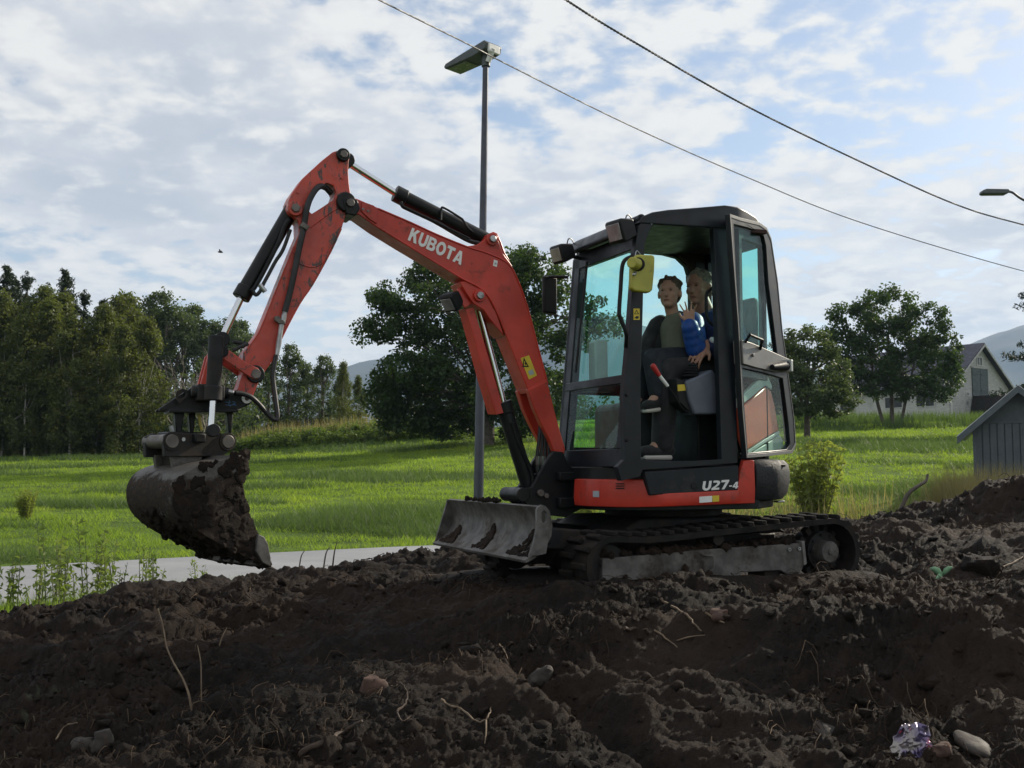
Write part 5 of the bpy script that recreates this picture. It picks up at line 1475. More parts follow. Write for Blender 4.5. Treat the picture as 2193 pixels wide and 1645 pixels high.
# chalk scribble on the head plate
for pts in (((482, 861), (490, 862), (494, 861)), ((483, 867), (492, 868), (503, 866)), ((492, 858), (490, 866), (494, 870)), ((498, 860), (504, 862), (499, 867), (506, 868))):
    MB().tube(catmull([(x, .1015, z) for x, z in XZ(pts, .1015)], 3), .0022, 4).build('paint_mark', mt['scribble_blue'], rot)
tcyl = [(x, .215, z) for x, z in XZ([(463, 719), (460, 790), (457, 835), (456, 858)], .215)]
MB().tube(tcyl, .038, 22).build('tilt_cylinder', mt['dirty_black_steel'], rot, 0.004)
a, b_ = Vector(tcyl[-2]), Vector(tcyl[-1])
MB().tube([a + Vector((0, 0, .02)), b_], .046, 22).build('tilt_gland', mt['dirty_black_steel'], rot, 0.005)
MB().cyl((a.x - .09, .15, a.z - .01), (a.x + .10, .15, a.z - .005), .030, n=16).span((a.x - .06, .08, a.z - .055), (a.x + .075, .2, a.z + .03)).build('trunnion_block', mt['dirty_black_steel'], rot, 0.008)
c_ = [(x, .215, z) for x, z in XZ([(456, 858), (453, 912)], .215)]
MB().cyl(c_[0], c_[1], .0175, n=16).build('tilt_rod', mt['chrome'], rot)
p = Y(456, 922, .2); MB().cyl((p[0], .17, p[2]), (p[0], .235, p[2]), .034, n=18).build('tilt_rod_eye', mt['dirty_black_steel'], rot, 0.005)
for u0, w_, yy_ in ((372, 22, .06), (402, 16, -.02), (484, 14, .05)):
    q = XZ([(u0, 883), (u0 + w_, 883), (u0 + w_ * .7, 930), (u0 + 4, 930)], yy_)
    MB().prism(q, yy_ - .05, yy_ + .03).build('rotor_bracket', mt['black_steel'], rot, 0.006)
q = [(x, .06, z) for x, z in XZ([(426, 888), (429, 905), (433, 922)], .06)]
MB().tube(q, .009, 8).build('grease_hose', mt['hose_yellow'], rot)
p, q = Y(366, 912, .09), Y(371, 930, .09); MB().cyl((p[0], .09, p[2]), (q[0], .09, q[2]), .013, n=8).build('fitting', mt['fitting_steel'], rot)

BYAW = R(21)
bc0 = Y(425, 960, 0.0)
BF = EX.sub((bc0[0], 0, 0), BYAW)
def BXZ(pts, y): return BF.tr(pts, y)
qh = empty('quick_hitch', (bc0[0], 0, 0), BYAW, exc)
hb = BXZ([(356, 932), (372, 926), (440, 930), (484, 930), (498, 940), (500, 952), (492, 966), (478, 977), (354, 979), (352, 950)], .12)
MB().prism(hb, .085, .12).build('hitch_plate', mt['dirty_black_steel'], qh, 0.005)
hb2 = [(x, z) for x, z in hb]
MB().prism(hb2, -.12, -.085).build('hitch_plate', mt['dirty_black_steel'], qh, 0.005)
xs_ = [p[0] for p in hb]; x0h, x1h = min(xs_), max(xs_); zc = sum(p[1] for p in hb) / len(hb)
MB().span((x0h + .05, -.085, zc - .03), (x1h - .06, .085, zc + .055)).build('hitch_body', mt['black_steel'], qh, 0.008)
for u, v in ((368, 945), (488, 946)):
    p = BF.Y(u, v, .125); MB().cyl((p[0], -.135, p[2]), (p[0], .134, p[2]), .036, n=24).build('hitch_pin', mt['pin_steel'], qh, 0.004)
    MB().ring((p[0], .12, p[2]), (p[0], .128, p[2]), .048, .036, 24).build('pin_collar', mt['dirty_black_steel'], qh, 0.002)
p = BF.Y(393, 941, .121); MB().cyl((p[0], .12, p[2]), (p[0], .123, p[2]), .010, n=12).build('inspection_plug', mt['fitting_steel'], qh)
p = BF.Y(425, 938, .13); MB().box((p[0], .13, p[2]), (.06, .05, .05)).build('lock_block', mt['black_plastic'], qh, 0.008)
bk = empty('digging_bucket', (bc0[0], 0, 0), BYAW, exc)
HWB = 0.33
side = BXZ([(484, 984), (500, 975), (516, 975), (529, 990), (527, 1010), (521, 1040), (526, 1068), (533, 1095), (543, 1120), (555, 1146), (566, 1170), (578, 1213), (556, 1205), (520, 1190), (480, 1170), (440, 1148), (408, 1126), (385, 1100), (376, 1070), (378, 1042), (390, 1020), (410, 1005), (440, 994)], HWB)
LWB = -0.20
sidepl = MB().prism(side, HWB - .012, HWB).build('side_plate', mt['bucket_steel'], bk, 0.002)
MB().prism(side, LWB, LWB + .012).build('side_plate', mt['bucket_steel'], bk, 0.002)
# shell: from the lip on top, round the back, down to the cutting edge
sh = [side[i] for i in (1, 0, 22, 21, 20, 19, 18, 17, 16, 15, 14, 13, 12, 11)]
shs = [tuple(v)[0::2] for v in catmull([(x, 0, z) for x, z in sh], 4)]
vs_, fs_ = [], []
cen = (sum(p[0] for p in side) / len(side), sum(p[1] for p in side) / len(side))
for x, z in shs:
    dx, dz = x - cen[0], z - cen[1]; L = math.hypot(dx, dz); ix, iz = x - dx / L * .014, z - dz / L * .014
    vs_ += [(x, HWB - .004, z), (x, LWB + .004, z), (ix, LWB + .004, iz), (ix, HWB - .004, iz)]
n = len(shs)
for i in range(n - 1):
    for k in range(4): fs_.append((i * 4 + k, i * 4 + (k + 1) % 4, (i + 1) * 4 + (k + 1) % 4, (i + 1) * 4 + k))
fs_ += [(0, 1, 2, 3), tuple((n - 1) * 4 + k for k in (3, 2, 1, 0))]
MB().add(vs_, fs_).build('shell', mt['bucket_steel'], bk, 0, 50)
tip = side[11]
e0, e1 = side[12], side[11]
ex_, ez_ = e1[0] - e0[0], e1[1] - e0[1]; L = math.hypot(ex_, ez_); ex_, ez_ = ex_ / L, ez_ / L
for k in range(5):
    yy_ = LWB + .05 + k * (HWB - LWB - .1) / 4
    w = .035
    b0, b1 = Vector((tip[0] - ex_ * .10, 0, tip[1] - ez_ * .10)), Vector((tip[0] + ex_ * .055, 0, tip[1] + ez_ * .055))
    up_ = Vector((-ez_, 0, ex_)) * .022
    m = MB().add([b0 + Vector((0, yy_ - w, 0)) + up_, b0 + Vector((0, yy_ + w, 0)) + up_, b0 + Vector((0, yy_ + w, 0)) - up_, b0 + Vector((0, yy_ - w, 0)) - up_,
                  b1 + Vector((0, yy_ - w * .7, 0)) + up_ * .15, b1 + Vector((0, yy_ + w * .7, 0)) + up_ * .15, b1 + Vector((0, yy_ + w * .7, 0)) - up_ * .15, b1 + Vector((0, yy_ - w * .7, 0)) - up_ * .15],
                 [(0, 1, 2, 3), (7, 6, 5, 4), (0, 4, 5, 1), (1, 5, 6, 2), (2, 6, 7, 3), (3, 7, 4, 0)])
    m.build('tooth', mt['blade_steel'], bk, 0.003)
cs_ = BXZ([(553, 1144), (566, 1150), (574, 1165), (580, 1195), (579, 1214), (562, 1205), (548, 1180)], HWB + .02)
MB().prism(cs_, HWB, HWB + .022).build('side_cutter', mt['blade_steel'], bk, 0.004)
for s in (1, -1):
    ears = BXZ([(366, 974), (434, 974), (430, 988), (408, 1006), (392, 1012), (372, 1012)], .10)
    MB().prism(ears, s * .075, s * .105).build('hanger_ear', mt['bucket_steel'], bk, 0.004)
MB().prism(BXZ([(374, 978), (470, 976), (470, 992), (420, 1002), (378, 1010)], .07), -.075, .075).build('hanger_web', mt['dirty_black_steel'], bk, 0.004)

# soil stuck to steel: lumpy crusts that follow the plate they cling to
def lumps(name, pts, rs, parent, seed=1, mat='peat_soil', squash=None):
    rg_ = np.random.default_rng(seed)
    m = MB()
    for p, r in zip(pts, rs):
        o = len(m.v)
        m.ell(p, (r, r, r) if squash is None else tuple(r * s for s in squash), None, 10, 7)
        for i in range(o, len(m.v)):
            v = Vector(m.v[i]); d = (v - Vector(p))
            m.v[i] = tuple(Vector(p) + d * (1 + rg_.normal(0, .22)))
    o = m.build(name, mt[mat], parent, 0, 180)
    rm_ = o.modifiers.new('fuse', 'REMESH'); rm_.mode = 'VOXEL'; rm_.voxel_size = .0055; rm_.use_smooth_shade = True
    return o
rg_ = np.random.default_rng(3)
pts, rs = [], []
sx_ = [p[0] for p in side]; sz_ = [p[1] for p in side]
def inside(x, z, poly):
    c = False; j = len(poly) - 1
    for i in range(len(poly)):
        if (poly[i][1] > z) != (poly[j][1] > z) and x < (poly[j][0] - poly[i][0]) * (z - poly[i][1]) / (poly[j][1] - poly[i][1]) + poly[i][0]: c = not c
        j = i
    return c
while len(pts) < 620:
    x, z = rg_.uniform(min(sx_), max(sx_)), rg_.uniform(min(sz_), max(sz_))
    if inside(x, z, side) and perlin(np.array([x * 7.0]), np.array([z * 7.0]), 4)[0] > -0.18:
        pts.append((x, HWB + .002, z)); rs.append(float(np.clip(.0055 * (1 - rg_.random()) ** -.6, .0055, .032)))
lumps('caked_soil', pts, rs, bk, 5, squash=(1, .22, 1)).__setitem__('kind', 'stuff')
pts, rs = [], []
for k in range(900):     # under and around the belly of the shell
    i = rg_.integers(8, len(shs)); x, z = shs[i]
    dx, dz = x - cen[0], z - cen[1]; L = math.hypot(dx, dz)
    if i < len(shs) * .5 or (i < len(shs) * .62 and rg_.random() < .6): continue
    pts.append((x - dx / L * .004, rg_.uniform(LWB, HWB), z - dz / L * .004)); rs.append(float(np.clip(.006 * (1 - rg_.random()) ** -.5, .006, .024)))
lumps('caked_soil', pts, rs, bk, 6).__setitem__('kind', 'stuff')
pts = [(side[3][0] + rg_.normal(0, .03) + .02, HWB - .02 - abs(rg_.normal(0, .05)), side[3][1] + rg_.normal(0, .022) - .01) for _ in range(34)]
lumps('soil_clump', pts, [rg_.uniform(.015, .035) for _ in pts], bk, 7)
pts = [(x, rg_.uniform(LWB, HWB), z) for x, z in [(side[6][0] + .04 + rg_.uniform(0, .25), side[8][1] + .03 + rg_.uniform(0, .08)) for _ in range(60)]]
lumps('soil_load', pts, [rg_.uniform(.03, .07) for _ in pts], bk, 8)
# soil on the blade
for yc, w, h in ((0.50, .15, .13), (-0.05, .09, .14), (-0.58, .12, .10)):
    pts, rs = [], []
    for k in range(110):
        t_ = rg_.random() ** 1.5; zz_ = .225 + h * t_ ** 1.4
        xx_ = float(np.interp(zz_, [.215, .235, .28, .335, .39], [1.245, 1.215, 1.16, 1.128, 1.122]))
        pts.append((xx_ + .004, yc + rg_.uniform(-w, w) * (1 - .85 * t_), zz_)); rs.append(rg_.uniform(.006, .016))
    lumps('soil_clump', pts, rs, bl, int(abs(yc) * 100), squash=(.7, 1, 1))
pts = [(1.14 + rg_.normal(0, .012), rg_.uniform(-.5, .1), .495 + abs(rg_.normal(0, .006))) for _ in range(40)]
lumps('soil_clump', pts, [rg_.uniform(.008, .018) for _ in pts], bl, 77)
pts, rs = [], []
for k in range(150):     # soil heaped on the track frame and its lower edge
    x = rg_.uniform(-.5, .80)
    zt_ = float(np.interp(x, [-.55, .0, .80], [.262, .235, .215]))
    pts.append((x, rg_.uniform(.60, .71), zt_ + abs(rg_.normal(0, .012)))); rs.append(rg_.uniform(.010, .028))
for k in range(260):
    x = rg_.uniform(.15, .92); pts.append((x, .69 + rg_.uniform(0, .09), .03 + abs(rg_.normal(0, .032)))); rs.append(rg_.uniform(.008, .026))
lumps('caked_soil', pts, rs, tf, 9).__setitem__('kind', 'stuff')
# hose bundle at the boom foot
for k in range(6):
    u0 = 1148 + k * 7
    q = XZ([(u0 + 6, 905 + k * 3), (u0 + 2 + k, 945), (u0 - 2 + k * 2, 985), (u0 + k, 1020), (u0 + 8 + k, 1050), (u0 + 26, 1075)], .02 - k * .018)
    part(MB().tube(catmull([(x, .045 - k * .020, z) for x, z in q], 4), .011, 8), 'boom_hose', 'hose_rubber', 0)
    x, z = q[2]; part(MB().cyl((x, .045 - k * .02, z - .03), (x, .045 - k * .02, z + .02), .014, n=6), 'hose_coupling', 'pin_steel', 0.002)
# ------------------------------------------------------------------ two people in the cab
plain('skin', (0.36, 0.19, 0.13), 0.55, var=0.06)
plain('skin_child', (0.42, 0.24, 0.17), 0.55, var=0.06)
plain('navy_cloth', (0.012, 0.028, 0.115), 0.75, var=0.25, vs_=18, bump=0.8, bs=35, sheen=0.2)
plain('blue_quilt', (0.010, 0.065, 0.30), 0.5, var=0.3, vs_=20, bump=1.0, bs=30)
plain('black_cloth', (0.012, 0.012, 0.014), 0.8, var=0.25, vs_=18, bump=0.7, bs=35, sheen=0.15)
plain('olive_cloth', (0.14, 0.145, 0.105), 0.85, var=0.12, bump=0.5, bs=60)
plain('dark_denim', (0.016, 0.020, 0.028), 0.85, var=0.25, vs_=22, bump=0.7, bs=40)
plain('grey_hair', (0.19, 0.165, 0.13), 0.7, var=0.35, vs_=90, bump=0.8, bs=150)
plain('brown_hair', (0.075, 0.05, 0.032), 0.7, var=0.35, vs_=90, bump=0.8, bs=150)
plain('sole_white', (0.52, 0.50, 0.46), 0.7, var=0.1)
plain('eye_dark', (0.05, 0.035, 0.028), 0.3)
plain('lip', (0.26, 0.105, 0.085), 0.6)

def blend(m, name, mat, parent, voxel=0.008, it=4):
    o = m.build(name, mt[mat], parent, 0, 180)
    r_ = o.modifiers.new('skin', 'REMESH'); r_.mode = 'VOXEL'; r_.voxel_size = voxel; r_.use_smooth_shade = True
    s_ = o.modifiers.new('smooth', 'SMOOTH'); s_.factor = 0.5; s_.iterations = it
    return o
def chain(m, pts, rs):
    for a, b, ra, rb in zip(pts[:-1], pts[1:], rs[:-1], rs[1:]): m.caps(a, b, ra, rb)
def hand(m, wrist, fwd, nrm, k=1.0, thumb=1, curl=0.35, spread=0.10):
    """palm and five bent fingers; nrm points out of the back of the hand"""
    w = Vector(wrist); f = Vector(fwd).normalized(); n = Vector(nrm); n = (n - f * n.dot(f)).normalized(); s = f.cross(n) * thumb
    c = w + f * .045 * k
    for q in (-.5, -.17, .17, .5):
        m.caps(w + s * q * .045 * k, w + f * .078 * k + s * q * .066 * k, .014 * k, .0125 * k, 10)
    for i, (q, L) in enumerate(((.5, .070), (.17, .080), (-.17, .074), (-.5, .058))):
        b = w + f * .085 * k + s * q * .068 * k
        d = (f + s * spread * q * 2).normalized(); p = b
        for seg_, (l, r_) in enumerate(((.45, .0092), (.32, .0082), (.23, .0072))):
            cu = curl * (seg_ + .6)
            dd = (d * math.cos(cu) - n * math.sin(cu)).normalized()
            e = p + dd * L * l * k
            m.caps(p, e, r_ * k, r_ * .9 * k, 8); p = e
    b = w + f * .028 * k + s * .032 * k
    d = (f * .62 + s * .72 - n * .25).normalized(); e = b + d * .036 * k
    m.caps(b, e, .012 * k, .0105 * k, 8)
    m.caps(e, e + (f * .85 + s * .35 - n * .3).normalized() * .030 * k, .0102 * k, .0085 * k, 8)
def head(m, c, yaw, pitch, k=1.0):
    rot_ = Matrix.Rotation(yaw, 3, 'Z') @ Matrix.Rotation(pitch, 3, 'Y')
    c = Vector(c)
    def P(x, y, z): return c + rot_ @ Vector((x * k, y * k, z * k))
    m.ell(P(-.012, 0, .025), (.098 * k, .076 * k, .092 * k), rot_)          # skull
    m.ell(P(.020, 0, -.030), (.070 * k, .062 * k, .085 * k), rot_)          # face
    m.ell(P(.050, 0, -.085), (.034 * k, .036 * k, .026 * k), rot_, 12, 8)   # chin
    m.caps(P(.082, 0, .012), P(.103, 0, -.028), .009 * k, .0135 * k, 10)    # nose
    m.caps(P(.078, -.030, .026), P(.078, .030, .026), .011 * k, .011 * k, 8)  # brow
    m.caps(P(.080, -.016, -.058), P(.080, .016, -.058), .009 * k, .009 * k, 8)  # mouth
    for s in (-1, 1):
        m.ell(P(.062, s * .036, -.022), (.020 * k, .020 * k, .022 * k), rot_, 10, 6)
        m.ell(P(-.010, s * .078, -.008), (.020 * k, .010 * k, .032 * k), rot_, 10, 8)
    return P, rot_
def face_details(parent, P, rot_, k):
    for s in (-1, 1):
        MB().ell(P(.087, s * .030, .008), (.006 * k, .009 * k, .0042 * k), rot_, 10, 6).build('eye', mt['eye_dark'], parent)
    MB().caps(P(.0885, -.016, -.058), P(.0885, .016, -.058), .0034 * k, .0034 * k, 6).build('mouth', mt['lip'], parent)
def hair_cap(name, P, rot_, k, mat, parent, side=.02):
    m = MB()
    m.ell(P(-.020, 0, .038), (.098 * k, .081 * k, .088 * k), rot_)
    m.ell(P(-.055, 0, -.005), (.062 * k, .074 * k, .075 * k), rot_)
    for i in range(26):
        a = random.uniform(-1.5, 1.5); b = random.uniform(-.6, 1)
        m.ell(P(-.01 + .085 * math.cos(a) * .8 - .02, .08 * math.sin(a), .06 + .06 * b * math.cos(a)), (.020 * k, .016 * k, .014 * k), rot_, 8, 6)
    return blend(m, name, mat, parent, 0.007, 2)

# --- grown-up
pa = EX.wld((0, 0, 0))
m = MB(); KA = 0.98
P, ro = head(m, (-0.10, 0.29, 1.805), R(28), R(4), KA)
chain(m, [(-0.105, 0.29, 1.74), (-0.155, 0.29, 1.64), (-0.19, 0.29, 1.54)], [.055, .058, .07])
chain(m, [(-0.20, 0.29, 1.52), (-0.22, 0.29, 1.40), (-0.20, 0.29, 1.30)], [.13, .13, .13])
for s, el, wr in ((1, (-0.215, 0.545, 1.375), (-0.005, 0.515, 1.425)), (-1, (0.02, 0.10, 1.38), (0.16, 0.15, 1.33))):
    sh_ = (-0.20, 0.29 + s * .185, 1.545)
    chain(m, [(-0.20, 0.29, 1.53), sh_, el, wr], [.075, .062, .045, .030])
hand(m, (0.005, 0.513, 1.425), (0.62, -0.03, -0.72), (0.6, 0.45, 0.55), 1.05, -1, 0.30)
hand(m, (0.165, 0.152, 1.33), (0.8, 0.5, -0.3), (0, -.2, 1), 1.0, 1, 0.5)
for s, kx in ((1, .02), (-1, -.02)):
    hip = (-0.20, 0.29 + s * .09, 1.275); kn = (0.20 + kx, 0.29 + s * .13, 1.27); an = (0.23 + kx, 0.29 + s * .13, 0.86)
    chain(m, [hip, kn, an], [.085, .062, .042]); chain(m, [an, (0.33 + kx, 0.29 + s * .13, 0.775)], [.04, .032])
adult = blend(m, 'person', 'skin', None, 0.006, 3)
adult.location = EX.o; adult.rotation_euler = (0, 0, EX.ang)
tag(adult, 'grey-haired seated person in a navy jacket with a wristwatch, hand on the lever', 'person')
face_details(adult, P, ro, KA)
hair_cap('hair', P, ro, KA, 'grey_hair', adult)
m = MB()
chain(m, [(-0.17, 0.29, 1.615), (-0.20, 0.29, 1.53), (-0.225, 0.29, 1.40), (-0.21, 0.29, 1.26)], [.082, .145, .155, .16])
chain(m, [(-0.205, 0.22, 1.50), (-0.205, 0.36, 1.50)], [.125, .125])
for s, el, wr in ((1, (-0.215, 0.545, 1.375), (-0.035, 0.518, 1.42)), (-1, (0.02, 0.10, 1.38), (0.13, 0.14, 1.34))):
    chain(m, [(-0.20, 0.29 + s * .10, 1.55), (-0.20, 0.29 + s * .19, 1.535), el, wr], [.085, .082, .064, .048])
blend(m, 'jacket', 'navy_cloth', adult, 0.010, 4)
blend(MB().tube(catmull([(-0.10, 0.345, 1.63), (-0.085, 0.29, 1.605), (-0.11, 0.235, 1.63), (-0.20, 0.22, 1.65), (-0.22, 0.29, 1.66), (-0.19, 0.36, 1.65), (-0.10, 0.345, 1.63)], 4), .020, 8), 'collar', 'navy_cloth', adult, 0.008, 2)
m = MB()
for s, kx in ((1, .02), (-1, -.02)):
    chain(m, [(-0.21, 0.29 + s * .085, 1.275), (0.20 + kx, 0.29 + s * .13, 1.27), (0.235 + kx, 0.29 + s * .13, 0.835)], [.105, .080, .068])
blend(m, 'trousers', 'black_cloth', adult, 0.010, 4)
for s, kx in ((1, .02), (-1, -.02)):
    sh_ = empty('shoe', parent=adult)
    y_ = 0.29 + s * .13
    blend(MB().caps((0.20 + kx, y_, 0.80), (0.36 + kx, y_, 0.785), .045, .038).ell((0.23 + kx, y_, .82), (.055, .042, .045)), 'shoe_upper', 'black_cloth', sh_, 0.007, 3)
    blend(MB().caps((0.20 + kx, y_, 0.755), (0.365 + kx, y_, 0.755), .018, .018).caps((0.20 + kx, y_ + .02, 0.755), (0.365 + kx, y_ + .02, 0.755), .018, .016).caps((0.20 + kx, y_ - .02, 0.755), (0.365 + kx, y_ - .02, 0.755), .018, .016), 'shoe_sole', 'sole_white', sh_, 0.006, 2)
wd = empty('wristwatch', parent=adult)
d_ = Vector((0.21, -.03, .05)).normalized(); c_ = Vector((-0.020, .516, 1.4225))
MB().ring(c_ - d_ * .010, c_ + d_ * .010, .0385, .034, 22).build('watch_strap', mt['black_plastic'], wd)
n_ = (Vector((0, .75, .65)) - d_ * Vector((0, .75, .65)).dot(d_)).normalized()
MB().cyl(c_ + n_ * .034, c_ + n_ * .047, .022, .021, 20).build('watch_face', mt['white_paint'], wd, 0.002)

# --- child on the lap
m = MB(); KC = 0.86
P, ro = head(m, (0.125, 0.31, 1.755), R(44), R(0), KC)
chain(m, [(0.115, 0.30, 1.70), (0.095, 0.295, 1.625), (0.07, 0.29, 1.55)], [.042, .040, .055])
chain(m, [(0.07, 0.29, 1.53), (0.05, 0.28, 1.44), (0.03, 0.27, 1.36)], [.085, .088, .092])
LA = [(0.015, 0.385, 1.565), (0.045, 0.475, 1.405), (0.115, 0.505, 1.545)]
RA_ = [(0.145, 0.20, 1.565), (0.235, 0.19, 1.42), (0.225, 0.26, 1.33)]
chain(m, [(0.07, 0.30, 1.56)] + LA, [.055, .044, .034, .023]); chain(m, [(0.08, 0.28, 1.56)] + RA_, [.055, .044, .034, .023])
hand(m, LA[2], (0.02, 0.02, 1), (-0.75, -0.55, 0), 0.80, 1, 0.12, 0.55)
hand(m, RA_[2], (0.1, 0.5, -0.8), (1, 0, .2), 0.74, 1, 0.5)
for s in (1, -1):
    hip = (0.02, 0.27 + s * .075, 1.345); kn = (0.30, 0.31 + s * .09, 1.335); an = (0.295, 0.34 + s * .09, 1.115)
    chain(m, [hip, kn, an], [.07, .050, .035]); chain(m, [an, (0.36, 0.36 + s * .09, 1.06)], [.032, .026])
child = blend(m, 'person', 'skin_child', None, 0.005, 3)
child.location = EX.o; child.rotation_euler = (0, 0, EX.ang)
tag(child, 'child with a raised open hand, black jacket with a blue sleeve, sitting on a lap', 'person')
face_details(child, P, ro, KC)
hair_cap('hair', P, ro, KC, 'brown_hair', child)
m = MB(); chain(m, [(0.085, 0.295, 1.60), (0.075, 0.295, 1.53), (0.06, 0.29, 1.44), (0.045, 0.28, 1.35)], [.055, .098, .102, .104])
blend(m, 'shirt', 'olive_cloth', child, 0.008, 3)
m = MB()
chain(m, [(0.13, 0.20, 1.56), (0.13, 0.185, 1.45), (0.10, 0.18, 1.35)], [.066, .078, .080])
chain(m, [(0.0, 0.36, 1.56), (-0.02, 0.345, 1.45), (-0.03, 0.335, 1.35)], [.066, .076, .078])
chain(m, [(0.03, 0.26, 1.585), (0.0, 0.25, 1.47), (-0.02, 0.25, 1.35)], [.075, .085, .09])
blend(m, 'jacket', 'black_cloth', child, 0.009, 4)
m = MB(); chain(m, [(0.02, 0.365, 1.575)] + LA[:1] + [LA[1], (0.108, 0.502, 1.525)], [.070, .074, .066, .048])
for k in range(5):
    q = Vector(LA[0]).lerp(Vector(LA[1]), k / 4); m.ell(q, (.074 - .002 * k,) * 3, None, 12, 8)
for k in range(4):
    q = Vector(LA[1]).lerp(Vector((0.108, .502, 1.525)), k / 3); m.ell(q, (.068 - .005 * k,) * 3, None, 12, 8)
blend(m, 'sleeve', 'blue_quilt', child, 0.008, 2)
m = MB(); chain(m, [(0.13, 0.215, 1.575), RA_[0], RA_[1], (0.228, 0.25, 1.345)], [.06, .058, .048, .038])
blend(m, 'sleeve', 'black_cloth', child, 0.008, 2)
m = MB()
for s in (1, -1):
    chain(m, [(0.01, 0.27 + s * .07, 1.345), (0.30, 0.31 + s * .09, 1.335), (0.292, 0.335 + s * .09, 1.135)], [.088, .066, .052])
blend(m, 'trousers', 'dark_denim', child, 0.009, 4)
for s in (1, -1):
    sh_ = empty('shoe', parent=child); y_ = 0.345 + s * .09
    blend(MB().caps((0.285, y_, 1.075), (0.385, y_ + .02, 1.055), .036, .030).ell((0.295, y_, 1.095), (.04, .034, .04)), 'shoe_upper', 'black_cloth', sh_, 0.006, 3)
    blend(MB().caps((0.275, y_, 1.038), (0.395, y_ + .02, 1.022), .014, .013).caps((0.275, y_ + .016, 1.038), (0.39, y_ + .036, 1.022), .014, .012).caps((0.275, y_ - .016, 1.038), (0.39, y_ + .004, 1.022), .014, .012), 'shoe_sole', 'sole_white', sh_, 0.005, 2)
    blend(MB().cyl((0.293, y_ - .005, 1.10), (0.293, y_ - .005, 1.15), .036, .038, 14), 'sock', 'olive_cloth', sh_, 0.006, 2)
# ------------------------------------------------------------------ barn on the rise
def boardmat(name, col, col2, freq, axis, depth=0.6, dirt=0.25):
    t = NT(name)
    w = t.n('ShaderNodeTexWave', wave_type='BANDS', bands_direction=axis, wave_profile='SAW'); w.inputs['Scale'].default_value = freq
    w.inputs['Distortion'].default_value = 0.15
    t.set(w.inputs['Vector'], t.co)
    c = t.mix(t.ramp(t.noise(2.5, 6, 0.65, (1, 1, 5) if axis == 'Z' else (5, 5, 1)), 0.3, 0.72), col, col2)
    c = t.mix(t.ramp(t.noise(0.8, 4, 0.6), 0.55, 0.8, 0, dirt * 2), c, tuple(x * 0.45 for x in col))
    MAT[name] = t.pbr(c, 0.8, spec=0.2, normal=t.bump(w.outputs[0], depth, 0.03))
boardmat('barn_white', (0.52, 0.52, 0.50), (0.66, 0.66, 0.64), 1.1, 'Z')
boardmat('barn_grey', (0.36, 0.36, 0.35), (0.54, 0.54, 0.53), 1.1, 'Z', dirt=0.5)
plain('slate_roof', (0.055, 0.055, 0.075), 0.6, var=0.3, vs_=3, bump=0.5, bs=8)
plain('barn_door', (0.085, 0.105, 0.11), 0.75, var=0.2)
plain('dark_pane', (0.03, 0.035, 0.04), 0.2, var=0.1)
plain('shed_paint', (0.075, 0.092, 0.105), 0.7, var=0.12, vs_=4, bump=0.3, bs=30, dirt=0.12)
plain('shed_roof', (0.42, 0.43, 0.45), 0.45, 0.3, var=0.1)
plain('sign_cream', (0.60, 0.55, 0.35), 0.6, var=0.1)
bc_ = on_depth(2037, 872, 70)
BA = R(37)
barn = empty('barn', (bc_.x, bc_.y, bc_.z), BA)     # local x: along the gable (to the far right), local y: along the long side
tag(barn, 'white weathered barn with a dark slate roof and tall grey hay doors in the gable', 'barn')
GWb, LEN, EV, RG = 7.4, 10.5, 1.55, 4.35
def bb(mb, name, mat, bevel=0.0, parent=None): return mb.build(name, mt[mat], parent or barn, bevel)
bb(MB().prism([(0, -1.2), (GWb, -1.2), (GWb, EV), (GWb / 2, RG), (0, EV)], 0, 0.15), 'gable_wall', 'barn_grey')
bb(MB().prism([(0, -1.2), (GWb, -1.2), (GWb, EV), (GWb / 2, RG), (0, EV)], LEN - .15, LEN), 'gable_wall', 'barn_grey')
lw = bb(MB().span((0, 0.15, -1.4), (0.15, LEN - .15, EV)), 'long_wall', 'barn_white')
bb(MB().span((GWb - .15, 0.15, -1.2), (GWb, LEN - .15, EV)), 'long_wall', 'barn_white')
sl2 = math.hypot(GWb / 2, RG - EV); sa = math.atan2(RG - EV, GWb / 2)
rf_ = empty('barn_roof', parent=barn)
for s in (1, -1):
    x0 = -0.45 if s > 0 else GWb + 0.45
    dz = -0.45 * math.tan(sa)
    xm = GWb / 2
    q = [(x0, EV + dz + .02), (xm, RG + .02), (xm, RG + .16), (x0, EV + dz + .16)]
    MB().prism(q, -0.40, LEN + .4).build('roof_slope', mt['slate_roof'], rf_, 0.01)
    bb(MB().prism([(x0, EV + dz - .10), (xm, RG - .10), (xm, RG + .05), (x0, EV + dz + .05)], -0.45, -0.40), 'barge_board', 'barn_grey', 0.01)
bb(MB().span((-.02, -.03, -1.2), (.14, .0, EV)), 'corner_board', 'barn_white')
for k in (0, 1):
    d0 = bb(MB().span((2.62 + k * 1.02, -.07, 0.85), (3.60 + k * 1.02, -.01, 2.75)), 'hay_door', 'barn_door', 0.01)
    bb(MB().span((2.68 + k * 1.02, -.10, 1.2), (3.54 + k * 1.02, -.072, 1.3)), 'door_brace', 'barn_door', 0, d0)
    bb(MB().span((2.68 + k * 1.02, -.10, 2.3), (3.54 + k * 1.02, -.072, 2.4)), 'door_brace', 'barn_door', 0, d0)
bb(MB().span((2.5, -.06, 2.77), (4.75, -.015, 2.87)), 'door_lintel', 'barn_grey')
